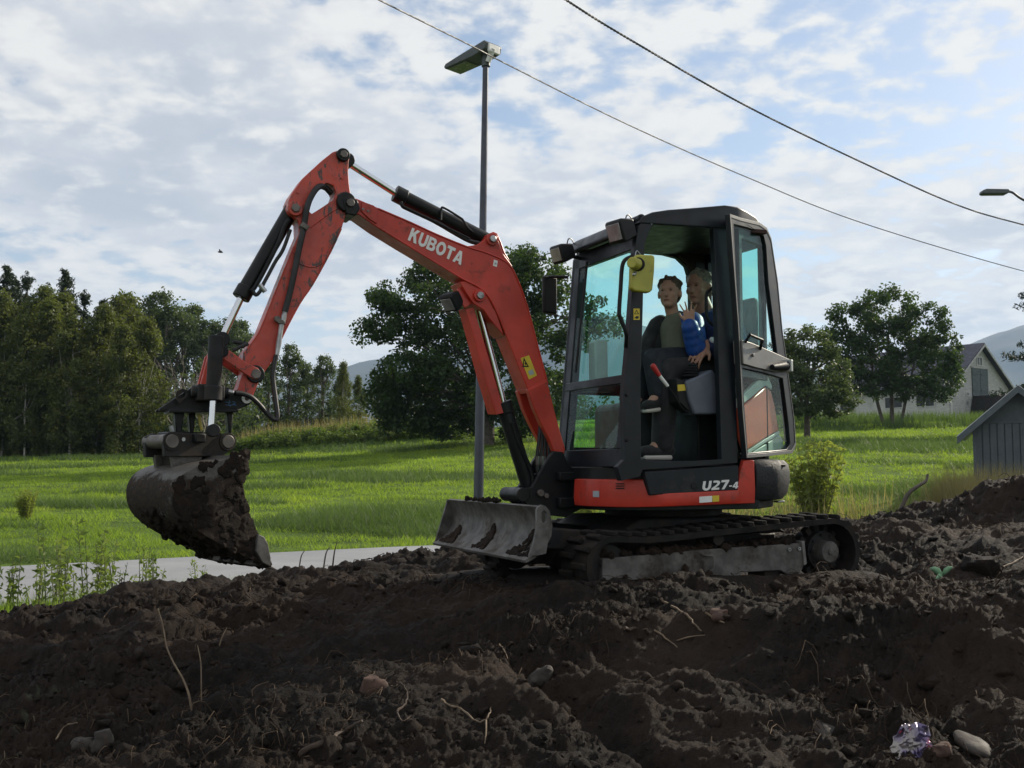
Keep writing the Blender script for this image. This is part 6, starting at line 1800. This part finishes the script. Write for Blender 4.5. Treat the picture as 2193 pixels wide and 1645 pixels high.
def win(x0, x1, z0, z1, wall='gable'):
    o = empty('window', parent=barn)
    if wall == 'gable':
        B = lambda a, b: MB().span((a[0], a[1], a[2]), (b[0], b[1], b[2]))
        B((x0, -.02, z0), (x1, -.005, z1)).build('pane', mt['dark_pane'], o)
        for (a, b) in (((x0 - .06, -.05, z0 - .06), (x1 + .06, -.021, z0)), ((x0 - .06, -.05, z1), (x1 + .06, -.021, z1 + .06)), ((x0 - .06, -.05, z0), (x0, -.021, z1)), ((x1, -.05, z0), (x1 + .06, -.021, z1)), (((x0 + x1) / 2 - .03, -.045, z0), ((x0 + x1) / 2 + .03, -.022, z1))):
            B(a, b).build('frame', mt['barn_white'], o)
    else:
        MB().span((-.02, x0, z0), (-.005, x1, z1)).build('pane', mt['dark_pane'], o)
        for (a, b) in (((-.05, x0 - .06, z0 - .06), (-.021, x1 + .06, z0)), ((-.05, x0 - .06, z1), (-.021, x1 + .06, z1 + .06)), ((-.05, x0 - .06, z0), (-.021, x0, z1)), ((-.05, x1, z0), (-.021, x1 + .06, z1)), ((-.045, (x0 + x1) / 2 - .03, z0), (-.022, (x0 + x1) / 2 + .03, z1))):
            MB().span(a, b).build('frame', mt['barn_white'], o)
win(3.35, 3.95, 3.0, 3.5); win(1.9, 2.2, 0.85, 1.05)
win(1.2, 2.5, 0.15, 0.85, 'long'); win(3.6, 4.9, 0.15, 0.85, 'long'); win(7.4, 8.6, 0.1, 0.8, 'long')
bb(MB().prism([(2.0, -1.0), (5.0, -1.0), (4.6, .83), (2.6, .83)], -2.6, -.08), 'hay_ramp', 'dirty_black_steel')

# ------------------------------------------------------------------ grey shed with vertical boards
SY = 23.0
s0 = on_depth(2090, 1071, SY); ax_ = on_depth(2166, 829, SY)
shed = empty('shed', (s0.x, SY, gz1(s0.x, SY) - .05), R(-26))
tag(shed, 'small blue-grey gabled shed with vertical boards behind the soil heap', 'shed')
SW = (ax_.x - s0.x) * 2 * 1.06; SE = on_depth(2090, 912, SY).z - shed.location.z; SR = ax_.z - shed.location.z - .06; SD = 2.4
def sp_(mb, name, mat, bevel=0.0, parent=None): return mb.build(name, mt[mat], parent or shed, bevel)
sp_(MB().prism([(0, 0), (SW, 0), (SW, SE), (SW / 2, SR), (0, SE)], 0.03, SD), 'shed_body', 'shed_paint')
nb = 12
for k in range(nb):
    x0 = .02 + k * (SW - .04) / nb; w = (SW - .04) / nb
    zt_ = SE + .06
    sp_(MB().span((x0 + .009, -.006 if k % 2 else -.012, 0), (x0 + w - .009, .028, zt_ - .02)), 'wall_board', 'shed_paint', 0.003)
for k in range(14):
    y0 = .05 + k * (SD - .1) / 14
    sp_(MB().span((-.014, y0 + .008, 0), (-.001, y0 + (SD - .1) / 14 - .008, SE - .05)), 'wall_board', 'shed_paint', 0.003)
sp_(MB().span((-.02, -.028, SE + .04), (SW + .02, .026, SE + .075)), 'wall_trim', 'shed_paint', 0.004)
sp_(MB().span((-.02, -.03, 0), (.05, -.013, SE + .04)), 'corner_board', 'shed_paint', 0.004)
th = math.atan2(SR - SE, SW / 2)
for s in (1, -1):
    xe = -0.32 if s > 0 else SW + 0.32; ze = SE - 0.32 * math.tan(th)
    q = [(xe, ze), (SW / 2, SR + .005), (SW / 2, SR + .06), (xe, ze + .055)]
    sp_(MB().prism(q, -0.30, SD + .3), 'roof_slope', 'shed_roof', 0.004)
    q = [(xe, ze - .13), (SW / 2, SR - .11), (SW / 2, SR + .045), (xe, ze + .03)]
    sp_(MB().prism(q, -0.335, -0.302), 'barge_board', 'shed_paint', 0.004)
p_ = on_depth(2190, 891, SY); sp_(MB().span(((p_.x - shed.location.x) * 1.06 - .02, -.02, p_.z - shed.location.z - .07), ((p_.x - shed.location.x) * 1.06 + .14, -.013, p_.z - shed.location.z + .07)), 'name_plate', 'sign_cream')

# ------------------------------------------------------------------ street lamps and cables
lp = empty('street_lamp', ((1024 - 1096.5) / FPX * 13.2, 13.2, -0.02))
tag(lp, 'tall grey lamp post with a flat angular head rising behind the boom', 'street lamp')
def rel(u, v, y, o): 
    q = on_depth(u, v, y); return q - Vector(o.location)
a, b_ = rel(1024.5, 1075, 13.2, lp), rel(1040, 135, 13.2, lp)
MB().cyl((a.x - .005, 0, -.2), (a.x, 0, a.z), .072, .068, 24).build('base_sleeve', mt['galvanized'], lp)
MB().ring((a.x, 0, a.z - .03), (a.x, 0, a.z + .02), .078, .05, 24).build('sleeve_collar', mt['galvanized'], lp, 0.004)
MB().tube([(a.x, 0, a.z), (b_.x * .5 + a.x * .5, 0, (a.z + b_.z) / 2), (b_.x, 0, b_.z)], [.062, .050, .036], 24).build('pole', mt['galvanized'], lp)
hd = empty('lamp_head', (b_.x, 0, b_.z + .09), 0, lp)
hd.rotation_euler = (R(0), R(2), R(136))
MB().prism([(-.13, .02), (.10, -.015), (.62, -.02), (.635, .015), (.60, .045), (.30, .085), (-.12, .135), (-.15, .10)], -.145, .145).build('housing', mt['lamp_housing'], hd, 0.012, 35, 3)
MB().span((.24, -.115, -.028), (.60, .115, -.0205)).build('lens', mt['lamp_lens'], hd, 0.002)
for k in range(7): MB().span((.16 + k * .055, -.12, .075 - k * .008), (.172 + k * .055, .12, .10 - k * .008)).build('cooling_fin', mt['lamp_housing'], hd)
MB().cyl((0, 0, -.14), (0, 0, .03), .055, .06, 20).build('spigot', mt['lamp_housing'], hd, 0.004)
MB().span((-.165, -.10, -.01), (-.13, .10, .10)).build('end_cap', mt['white_paint'], hd, 0.01)
MB().cyl((-.06, .02, -.10), (-.15, .02, .05), .035, .04, 14).build('tilt_joint', mt['white_paint'], hd, 0.004)
p2_ = empty('street_lamp', (on_depth(2275, 1000, 28).x, 28, gz1(14.5, 28)))
tag(p2_, 'street lamp with a slim dark head on a curved arm near the shed', 'street lamp')
hb_, he_ = rel(2160, 411, 28, p2_), rel(2100, 412, 28, p2_)
MB().tube([(0, 0, -.2), (0, 0, hb_.z - .8)], [.08, .05], 16).build('pole', mt['galvanized'], p2_)
MB().tube(catmull([(0, 0, hb_.z - .82), (-.15, 0, hb_.z - .45), (-.75, 0, hb_.z - .22), (-1.02, 0, hb_.z - .03), (hb_.x, 0, hb_.z + .01)], 5), .032, 10).build('arm', mt['galvanized'], p2_)
L2 = (hb_.x - he_.x)
MB().prism([(he_.x, hb_.z - .06), (he_.x + .06, hb_.z - .085), (hb_.x - .1, hb_.z - .08), (hb_.x, hb_.z - .03), (hb_.x - .03, hb_.z + .05), (he_.x + .12, hb_.z + .06), (he_.x + .02, hb_.z + .02)], -.13, .13).build('lamp_head', mt['lamp_housing'], p2_, 0.03, 35, 3)
def cable(name, label, pts, y0, y1, u0, u1, r, twist=False):
    P3 = [on_depth(u, v, y0 + (y1 - y0) * (u - u0) / (u1 - u0)) for u, v in pts]
    P3 = catmull(P3, 14)
    m = MB()
    if twist:
        cum = 0; A_, B_ = [], []
        fine_ = []
        for i in range(len(P3) - 1):
            for k in range(24): fine_.append(P3[i].lerp(P3[i + 1], k / 24))
        for i, p in enumerate(fine_):
            if i: cum += (fine_[i] - fine_[i - 1]).length
            t_ = (fine_[min(i + 1, len(fine_) - 1)] - fine_[max(i - 1, 0)]).normalized(); n_ = t_.cross(Vector((0, 0, 1))).normalized(); bb_ = t_.cross(n_)
            q = cum * 2 * math.pi / 0.14
            o_ = (n_ * math.cos(q) + bb_ * math.sin(q)) * r * .42
            A_.append(p + o_); B_.append(p - o_)
        m.tube(A_, r * .6, 5); m.tube(B_, r * .6, 5)
    else:
        m.tube(P3, r, 5)
    o = m.build(name, mt['cable_black'], None, 0, 60, recalc=False)
    tag(o, label, 'cable')
cable('power_cable', 'thick twisted overhead cable crossing the sky above the cab', [(900, -215), (1060, -105), (1212, 0), (1349, 85), (1598, 227), (1848, 349), (2047, 438), (2193, 482), (2500, 560)], 12, 20, 1212, 2193, .0155, True)
cable('telephone_wire', 'thin overhead wire passing in front of the lamp head', [(520, -160), (660, -80), (812, 0), (1003, 95), (1100, 145), (1349, 269), (1598, 379), (1848, 478), (2193, 581), (2500, 655)], 10, 22, 812, 2193, .0085)
bd_ = on_depth(472, 540, 60)
bird = MB().ell((0, 0, 0), (.16, .05, .05), None, 8, 6).add([(0.05, 0, .03), (-.08, 0, .03), (-.03, .28, .13), (0.03, .3, .12), (-.03, -.28, .13), (0.03, -.3, .12)], [(0, 1, 2, 3), (0, 5, 4, 1)]).build('bird', mt['black_plastic'])
bird.location = bd_; bird.rotation_euler = (R(20), 0, R(30)); tag(bird, 'tiny dark bird flying over the trees', 'bird')

# ------------------------------------------------------------------ leafy plants
def leafy(name, H, nst, nleaf, ls, spread, seed, mat, asp=0.32, parent_only=False):
    rg = np.random.default_rng(seed); e = empty(name); st = MB(); P_, N_, T_ = [], [], []
    for k in range(nst):
        a = rg.uniform(0, 6.28); h = H * rg.uniform(.55, 1); sp = spread * rg.uniform(.2, 1)
        b = Vector((math.cos(a) * sp * .35, math.sin(a) * sp * .35, -.03)); t_ = Vector((math.cos(a) * sp, math.sin(a) * sp, h))
        path = catmull([b, b.lerp(t_, .5) + Vector((0, 0, .06 * h)), t_], 4)
        st.tube(path, list(np.linspace(.006, .002, len(path)) * (H / .6) ** .5), 4, cap=False)
        for j in range(nleaf):
            f = rg.uniform(.18, 1.0); q = path[min(int(f * (len(path) - 1)), len(path) - 1)]
            d = rg.normal(size=3); d[2] = abs(d[2]) * .6 + .15; d /= np.linalg.norm(d)
            P_.append(np.array(q) + d * ls * .5); N_.append(np.cross(d, rg.normal(size=3)) + np.array([0, 0, .4])); T_.append(np.clip(rg.normal(.5, .2), 0, 1))
    P_, N_ = np.array(P_), np.array(N_)
    v, f, t = quads(P_, N_, ls * rg.uniform(.6, 1.3, len(P_)), asp, rg, np.array(T_))
    st.build('stems', mt['weed_stem'] if 'weed_stem' in mt else mt['herb_leaf'], e, recalc=False)
    np_mesh('leaves', v, f, mt[mat], e, attr=t)
    return e
plain('weed_stem', (0.12, 0.13, 0.05), 0.7)
wp = [leafy('roadside_weed', .62, 5, 20, .075, .16, 101, 'weed_leaf'), leafy('roadside_weed', .75, 4, 24, .085, .14, 102, 'weed_leaf'), leafy('roadside_weed', .42, 6, 14, .060, .18, 103, 'weed_leaf')]
spots = [(48, 9.9, 0), (92, 9.6, 2), (118, 10.0, 1), (150, 10.1, 0), (176, 9.8, 2), (205, 10.3, 1), (228, 10.2, 0), (262, 10.5, 2), (312, 10.9, 0), (340, 10.8, 2), (432, 11.6, 2), (20, 9.8, 2), (138, 9.5, 1), (245, 10.0, 1)]
us = set()
for u, y_, k in spots:
    o = copy_tree(wp[k]) if k in us else wp[k]; us.add(k)
    x_ = (u - 1096.5) / FPX * y_
    o.location = (x_, y_, max(gz1(x_, y_), soil1(x_, y_)) - .01); o.rotation_euler = (0, 0, random.uniform(0, 6.28)); s_ = random.uniform(.85, 1.2); o.scale = (s_, s_, s_)
    tag(o, 'slender leafy weed growing between the soil edge and the road', 'weed', 'weeds along the road edge')
shb = leafy('willow_shrub', 1.8, 60, 62, .14, .70, 111, 'shrub_leaf', .34)
x_ = (1742 - 1096.5) / FPX * 21.5; shb.location = (x_, 21.5, gz1(x_, 21.5)); tag(shb, 'bright yellow-green willow shrub behind the counterweight', 'shrub')
for u, y_, s_, lb_ in ((62, 21, .35, 'low leafy dock plant in the meadow beyond the road'), (1255, 19.8, .42, 'small green bush seen under the excavator body')):
    c_ = copy_tree(shb); x_ = (u - 1096.5) / FPX * y_; c_.location = (x_, y_, gz1(x_, y_)); c_.scale = (s_, s_, s_); tag(c_, lb_, 'shrub')

# ------------------------------------------------------------------ what lies on the soil
_tt = np.arange(2.5, 14, 0.012)
def soil_hit(u, v):
    d = ray(u, v)
    z = soil_z(_tt * d.x, _tt * d.y)
    k = np.nonzero(CAMZ + _tt * d.z < z)[0]
    if len(k): return CAM + d * float(_tt[k[0]])
    i = int(np.argmin(CAMZ + _tt * d.z - z))          # the ray skims over a crest: use the nearest ground below it
    p = CAM + d * float(_tt[i])
    return Vector((p.x, p.y, float(z[i])))
def soil_pts(pts, lift=.012):
    out = []
    for u, v in pts:
        p = soil_hit(u, v); out.append(Vector((p.x, p.y, p.z + lift)))
    return out
def twig(name, label, pts, r, mat='root_wood', lift=.012, fork=None):
    P3 = catmull(soil_pts(pts, lift), 4); n = len(P3)
    r = r * .72
    P3 = [p + Vector(rng.normal(0, r * .35, 3)) for p in P3]
    m = MB().tube(P3, list(np.linspace(r, r * .5, n) * rng.uniform(.8, 1.2, n)), 6)
    if fork: 
        Q3 = catmull(soil_pts(fork, lift), 4); m.tube(Q3, list(np.linspace(r * .8, r * .4, len(Q3))), 6)
    o = m.build(name, mt[mat], None, 0, 60, recalc=False); tag(o, label, 'root' if 'root' in name else 'twig')
def stalk(name, label, base, pts, r, mat='pale_twig', cat='twig', tipk=.5):
    b = soil_hit(*base); P3 = [Vector((b.x, b.y, b.z - .03))] + [on_depth(u, v, b.y + .02 * i) for i, (u, v) in enumerate(pts)]
    P3 = catmull(P3, 4); o = MB().tube(P3, list(np.linspace(r, r * tipk, len(P3))), 6).build(name, mt[mat], None, 0, 60, recalc=False); tag(o, label, cat)
stalk('dry_stalk', 'tall bent straw-coloured stalk sticking out of the soil', (412, 1522), [(405, 1490), (392, 1455), (372, 1420), (357, 1385), (349, 1340), (338, 1303)], .0052)
stalk('dry_stalk', 'short thin dry stalk beside the tall bent stalk', (432, 1502), [(431, 1470), (430, 1420), (423, 1382)], .0036)
stalk('dry_stalk', 'short slanting dry straw on the open soil', (466, 1382), [(476, 1364), (486, 1344)], .004)
stalk('dead_branch', 'dark crooked branch rising from the soil heap beside the shed', (1928, 1078), [(1945, 1058), (1968, 1040), (1983, 1030), (1987, 1016)], .020, 'bark', 'branch', .6)
stalk('twig', 'bent dark twig on the soil crest between bucket and blade', (692, 1206), [(698, 1186), (706, 1172)], .007, 'bark'); stalk('twig', 'two-pronged stub on the soil crest near the bucket teeth', (640, 1210), [(645, 1192), (652, 1180)], .006, 'bark')
stalk('twig', 'short upright stub of root on the soil crest by the blade', (712, 1204), [(716, 1184), (722, 1160)], .007, 'root_wood')
twig('forked_root', 'pale forked root lying in the hollow of the near soil', [(945, 1510), (962, 1522), (985, 1528), (1005, 1545), (1025, 1558), (1040, 1553), (1048, 1540), (1052, 1526)], .0062, 'pale_twig', .02, [(1041, 1554), (1041, 1580), (1038, 1606)])
twig('root', 'thin white root bent into an arc beside the pale stone', [(120, 1600), (130, 1582), (145, 1570), (165, 1566)], .005, 'pale_twig', .03)
twig('root', 'thick brown root lying across the near soil', [(640, 1622), (690, 1598), (735, 1575), (775, 1552)], .016)
twig('root', 'tangled brown root below the reddish stone', [(850, 1540), (868, 1520), (872, 1498), (862, 1480), (848, 1474)], .006, 'root_wood', .025, [(850, 1540), (862, 1560), (880, 1548)])
twig('root', 'long grey root curving down from the track front', [(1415, 1288), (1440, 1305), (1470, 1322), (1490, 1345), (1506, 1362)], .0095, 'pale_twig')
twig('root', 'short thick grey root end beside the curved root', [(1335, 1350), (1360, 1352), (1385, 1354)], .013, 'root_wood')
twig('root', 'crossed dry rootlets right of the curved root', [(1400, 1355), (1425, 1372), (1450, 1392)], .007, 'pale_twig', .012, [(1450, 1378), (1475, 1370), (1510, 1366)])
twig('root', 'pale broken stick below the red-brown clod', [(1508, 1318), (1530, 1330), (1550, 1340)], .009, 'pale_twig')
twig('root', 'thin root trailing from the rear of the track', [(1690, 1228), (1712, 1245), (1735, 1258)], .005, 'pale_twig', .02)
twig('root', 'bright dry root at the edge of the heap', [(2150, 1222), (2170, 1210), (2192, 1198)], .008, 'pale_twig', .02)
twig('root', 'slanting root on the near slope under the furrow', [(1070, 1390), (1078, 1400), (1088, 1420)], .005, 'pale_twig', .02)

def rock(name, label, u, v, size, seed, mat, cat='stone', tilt=0, sink=.46):
    size = tuple(q * .78 for q in size)
    rg = np.random.default_rng(seed); m = MB(); m.ell((0, 0, 0), size, None, 20, 14)
    out = []
    o1, o2 = rg.uniform(0, 50, 2)
    for p in m.v:
        d = Vector(p).normalized()
        k = 1 + .35 * float(perlin(np.array([d.x * 1.6 + d.z + o1]), np.array([d.y * 1.6 - d.z * .7 + o2]), seed)[0]) + .10 * float(perlin(np.array([d.x * 5 + d.z * 3 + o2]), np.array([d.y * 5 + o1]), seed + 1)[0])
        q = Vector(p) * k
        q.z = min(q.z, size[2] * (.80 + .12 * d.x)); out.append(tuple(q))
    m.v = out
    o = m.build(name, mt[mat], None, 0, 45)
    h = soil_hit(u, v); o.location = (h.x, h.y + size[1] * .4, h.z + size[2] * (1 - 2 * sink)); o.rotation_euler = (rg.normal(0, .2), tilt, rg.uniform(0, 6))
    tag(o, label, cat)
rock('stone', 'reddish rounded stone sunk in the near soil', 798, 1485, (.075, .06, .085), 1, 'red_stone', tilt=.3)
rock('stone', 'pale grey upright stone near the arc-shaped white root', 216, 1600, (.050, .045, .080), 2, 'stone')
rock('stone', 'small grey stone beside the pale upright stone', 176, 1600, (.055, .05, .045), 3, 'stone')
rock('stone', 'flat dark stone tilted at the head of the furrow', 1160, 1462, (.10, .05, .085), 4, 'stone', tilt=-.6)
rock('soil_clod', 'big dark clod of soil beside the heap', 2105, 1222, (.17, .15, .13), 5, 'peat_soil', 'clod')
rock('soil_clod', 'brown upright clod just behind the drive sprocket', 1862, 1205, (.075, .06, .085), 6, 'peat_soil', 'clod')
rock('soil_clod', 'red-brown clod near the long curved root', 1542, 1320, (.075, .06, .045), 7, 'red_stone', 'clod')
rock('stone', 'smooth brown stone above the foil wrapper', 1768, 1568, (.10, .06, .045), 8, 'stone', tilt=.25)
rock('stone', 'flat dusty slab next to the foil wrapper', 2088, 1600, (.14, .08, .035), 9, 'stone', tilt=.15)
rock('stone', 'small pinkish stone touching the foil wrapper', 2022, 1612, (.045, .04, .04), 10, 'red_stone')

# crumpled foil wrapper and torn green leaves
t = NT('foil_wrapper')
cx = t.noise(9, 3, 0.5, out='Fac')
c = t.mix(t.ramp(cx, 0.42, 0.60), (0.27, 0.245, 0.23), (0.14, 0.115, 0.22))
c = t.mix(t.ramp(t.noise(13, 2, off=(4, 4, 1)), 0.60, 0.68), c, (0.60, 0.07, 0.14))
MAT['foil_wrapper'] = t.pbr(c, 0.28, 0.75)
h = soil_hit(1955, 1612)
n = 26; gx_, gy_ = np.meshgrid(np.linspace(-1, 1, n), np.linspace(-1, 1, n))
th_ = np.arctan2(gy_, gx_)
rr_ = (0.78 + .22 * fbm(np.cos(th_) * 1.3, np.sin(th_) * 1.3, 3, 2)) * np.clip(np.maximum(np.abs(gx_), np.abs(gy_)) / (np.hypot(gx_, gy_) + 1e-6), .6, 1) * 1.35
X_, Z_ = gx_ * .066 * rr_, gy_ * .072 * rr_
D_ = .024 * fbm(gx_ * 1.8, gy_ * 1.8, 13, 2, .5, ridged=True) + .02 * (gx_ ** 2)
fv = np.stack([X_ + .02 * gy_, -D_ * .8 + .04 * gy_, Z_ * .8 + .055 + .006 * fbm(gx_ * 3, gy_ * 3, 8, 2)], -1).reshape(-1, 3)
ii = (np.arange(n - 1)[:, None] * n + np.arange(n - 1)[None, :]).ravel()
fo = np_mesh('foil_wrapper', fv, np.stack([ii, ii + 1, ii + n + 1, ii + n], 1), mt['foil_wrapper'])
fo.modifiers.new('thick', 'SOLIDIFY').thickness = .001
fo.location = (h.x, h.y + .02, h.z - .02); tag(fo, 'crumpled silver and pink foil wrapper on the near soil', 'wrapper')
plain('pale_green', (0.22, 0.42, 0.24), 0.5, var=0.15)
h = soil_hit(2018, 1240)
m = MB()
for ax1, az, L, w in ((-.9, .5, .10, .022), (.8, .7, .085, .02), (-.3, -.15, .09, .018)):
    d = Vector((ax1, -.2, az)).normalized(); s_ = d.cross(Vector((0, 1, .3))).normalized() * w
    pts_ = [Vector((0, 0, .02)) + d * L * f_ + Vector((0, 0, .012 * math.sin(f_ * 3))) for f_ in (0, .35, .7, 1)]
    ww = (.35, 1, .8, .1)
    vs_ = []
    for p, k in zip(pts_, ww): vs_ += [p - s_ * k + Vector((0, 0, .004)), p, p + s_ * k + Vector((0, 0, .004))]
    m.add(vs_, [(i * 3 + j, i * 3 + j + 1, i * 3 + 4 + j, i * 3 + 3 + j) for i in range(3) for j in range(2)])
o = m.build('torn_leaf', mt['pale_green'], None, 0, 60, recalc=False); o.modifiers.new('thick', 'SOLIDIFY').thickness = .0015
o.location = h; tag(o, 'torn pale green leaf blades lying on the soil by the heap', 'leaf')

# loose crumbs and clods
ico = bmesh.new(); bmesh.ops.create_icosphere(ico, subdivisions=1, radius=1)
iv = np.array([v.co[:] for v in ico.verts]); if_ = np.array([[v.index for v in f.verts] for f in ico.faces]); ico.free()
def field_pts(n, y0=3.3, y1=11.0):
    yy = y0 * np.exp(rng.random(n) * math.log(y1 / y0)); xx = rng.uniform(-.58, .62, n) * (yy + .3)
    k = edge_dist(xx, yy) > -.1
    lx = (xx - .947) * FOOT.h.x + (yy - 6.74) * FOOT.h.y; ly = (xx - .947) * FOOT.l.x + (yy - 6.74) * FOOT.l.y
    k &= ~((np.abs(lx) < 1.0) & (np.abs(ly) < .78))
    return xx[k], yy[k]
cx_, cy_ = field_pts(17000)
_k = rng.random(len(cx_)) < sstep(-.3, .4, fbm(cx_ * .9 - 3, cy_ * 1.1 + 5, 93, 3)) * .85 + .15
cx_, cy_ = cx_[_k], cy_[_k]
n = len(cx_)
sz = np.clip(.0045 * (1 - rng.random(n)) ** -.5, .0045, .036) * (.6 + .4 * cy_ / 6)
zz_ = soil_z(cx_, cy_)
vv = iv[None] * (1 + .42 * rng.normal(size=(n, len(iv), 1)).clip(-1.5, 1.7)) * sz[:, None, None] * np.array([1.15, 1.0, .8]) * rng.uniform(.75, 1.25, (n, 1, 3))
vv = vv + np.stack([cx_, cy_, zz_ + sz * .05], 1)[:, None]
ff = if_[None] + (np.arange(n) * len(iv))[:, None, None]
tag(np_mesh('soil_crumbs', vv.reshape(-1, 3), ff.reshape(-1, 3), mt['peat_soil']), 'loose dark crumbs and clods of peat scattered over the soil', 'soil', kind='stuff')
# fibres and rootlets
fx_, fy_ = field_pts(9000)
_k = rng.random(len(fx_)) < sstep(-.2, .5, fbm(fx_ * .7 + 2, fy_ * .9, 45, 3))
fx_, fy_ = fx_[_k], fy_[_k]
n = len(fx_); S = 5
z0_ = soil_z(fx_, fy_)
a_ = rng.uniform(0, 6.28, n); Lr = rng.uniform(.03, .16, n) * (.7 + .3 * fy_ / 6); bend = rng.normal(0, 1.0, n); lift_ = np.abs(rng.normal(0, .35, n))
rad_ = rng.uniform(.0009, .0024, n) * (fy_ / 5)
pp_ = np.zeros((n, S, 3))
ang_ = a_.copy(); cur = np.stack([fx_, fy_], 1)
for k in range(S):
    f_ = k / (S - 1)
    pp_[:, k, :2] = cur
    pp_[:, k, 2] = soil_z(cur[:, 0], cur[:, 1]) + .004 + lift_ * Lr * math.sin(f_ * math.pi * .9) * .6
    ang_ = ang_ + bend * .5 + rng.normal(0, .35, n); cur = cur + np.stack([np.cos(ang_), np.sin(ang_)], 1) * (Lr / (S - 1))[:, None]
tri_ = np.array([[math.cos(q), 0, math.sin(q)] for q in (0, 2.1, 4.2)])
vv = pp_[:, :, None, :] + tri_[None, None] * rad_[:, None, None, None]
base = (np.arange(n) * S * 3)[:, None, None]
fq = np.array([[k * 3 + j, k * 3 + (j + 1) % 3, (k + 1) * 3 + (j + 1) % 3, (k + 1) * 3 + j] for k in range(S - 1) for j in range(3)])
t = NT('root_fibre')
MAT['root_fibre'] = t.pbr(t.mix(t.attr('tone'), (0.028, 0.018, 0.012), (0.125, 0.09, 0.06)), 0.85, spec=0.2)
tn = np.repeat(np.clip(rng.random(n) ** 3.2, 0, 1), S * 3)
tag(np_mesh('root_fibres', vv.reshape(-1, 3), (fq[None] + base).reshape(-1, 4), mt['root_fibre'], attr=tn), 'fine root fibres sticking out of the torn peat', 'roots', kind='stuff')

# ------------------------------------------------------------------ haze that turns the far hills blue
t = NT('haze_air')
pv = t.n('ShaderNodeVolumePrincipled')
pv.inputs['Color'].default_value = (0.50, 0.70, 1.0, 1); pv.inputs['Density'].default_value = 0.00017; pv.inputs['Anisotropy'].default_value = 0.2
t.t.links.new(pv.outputs[0], t.out.inputs['Volume'])
hzb = MB().span((-2600, -90, -30), (2600, 3380, 440)).build('haze', t.m, None, 0, 0)
tag(hzb, 'thin blue haze in front of the hills', 'haze', kind='stuff')
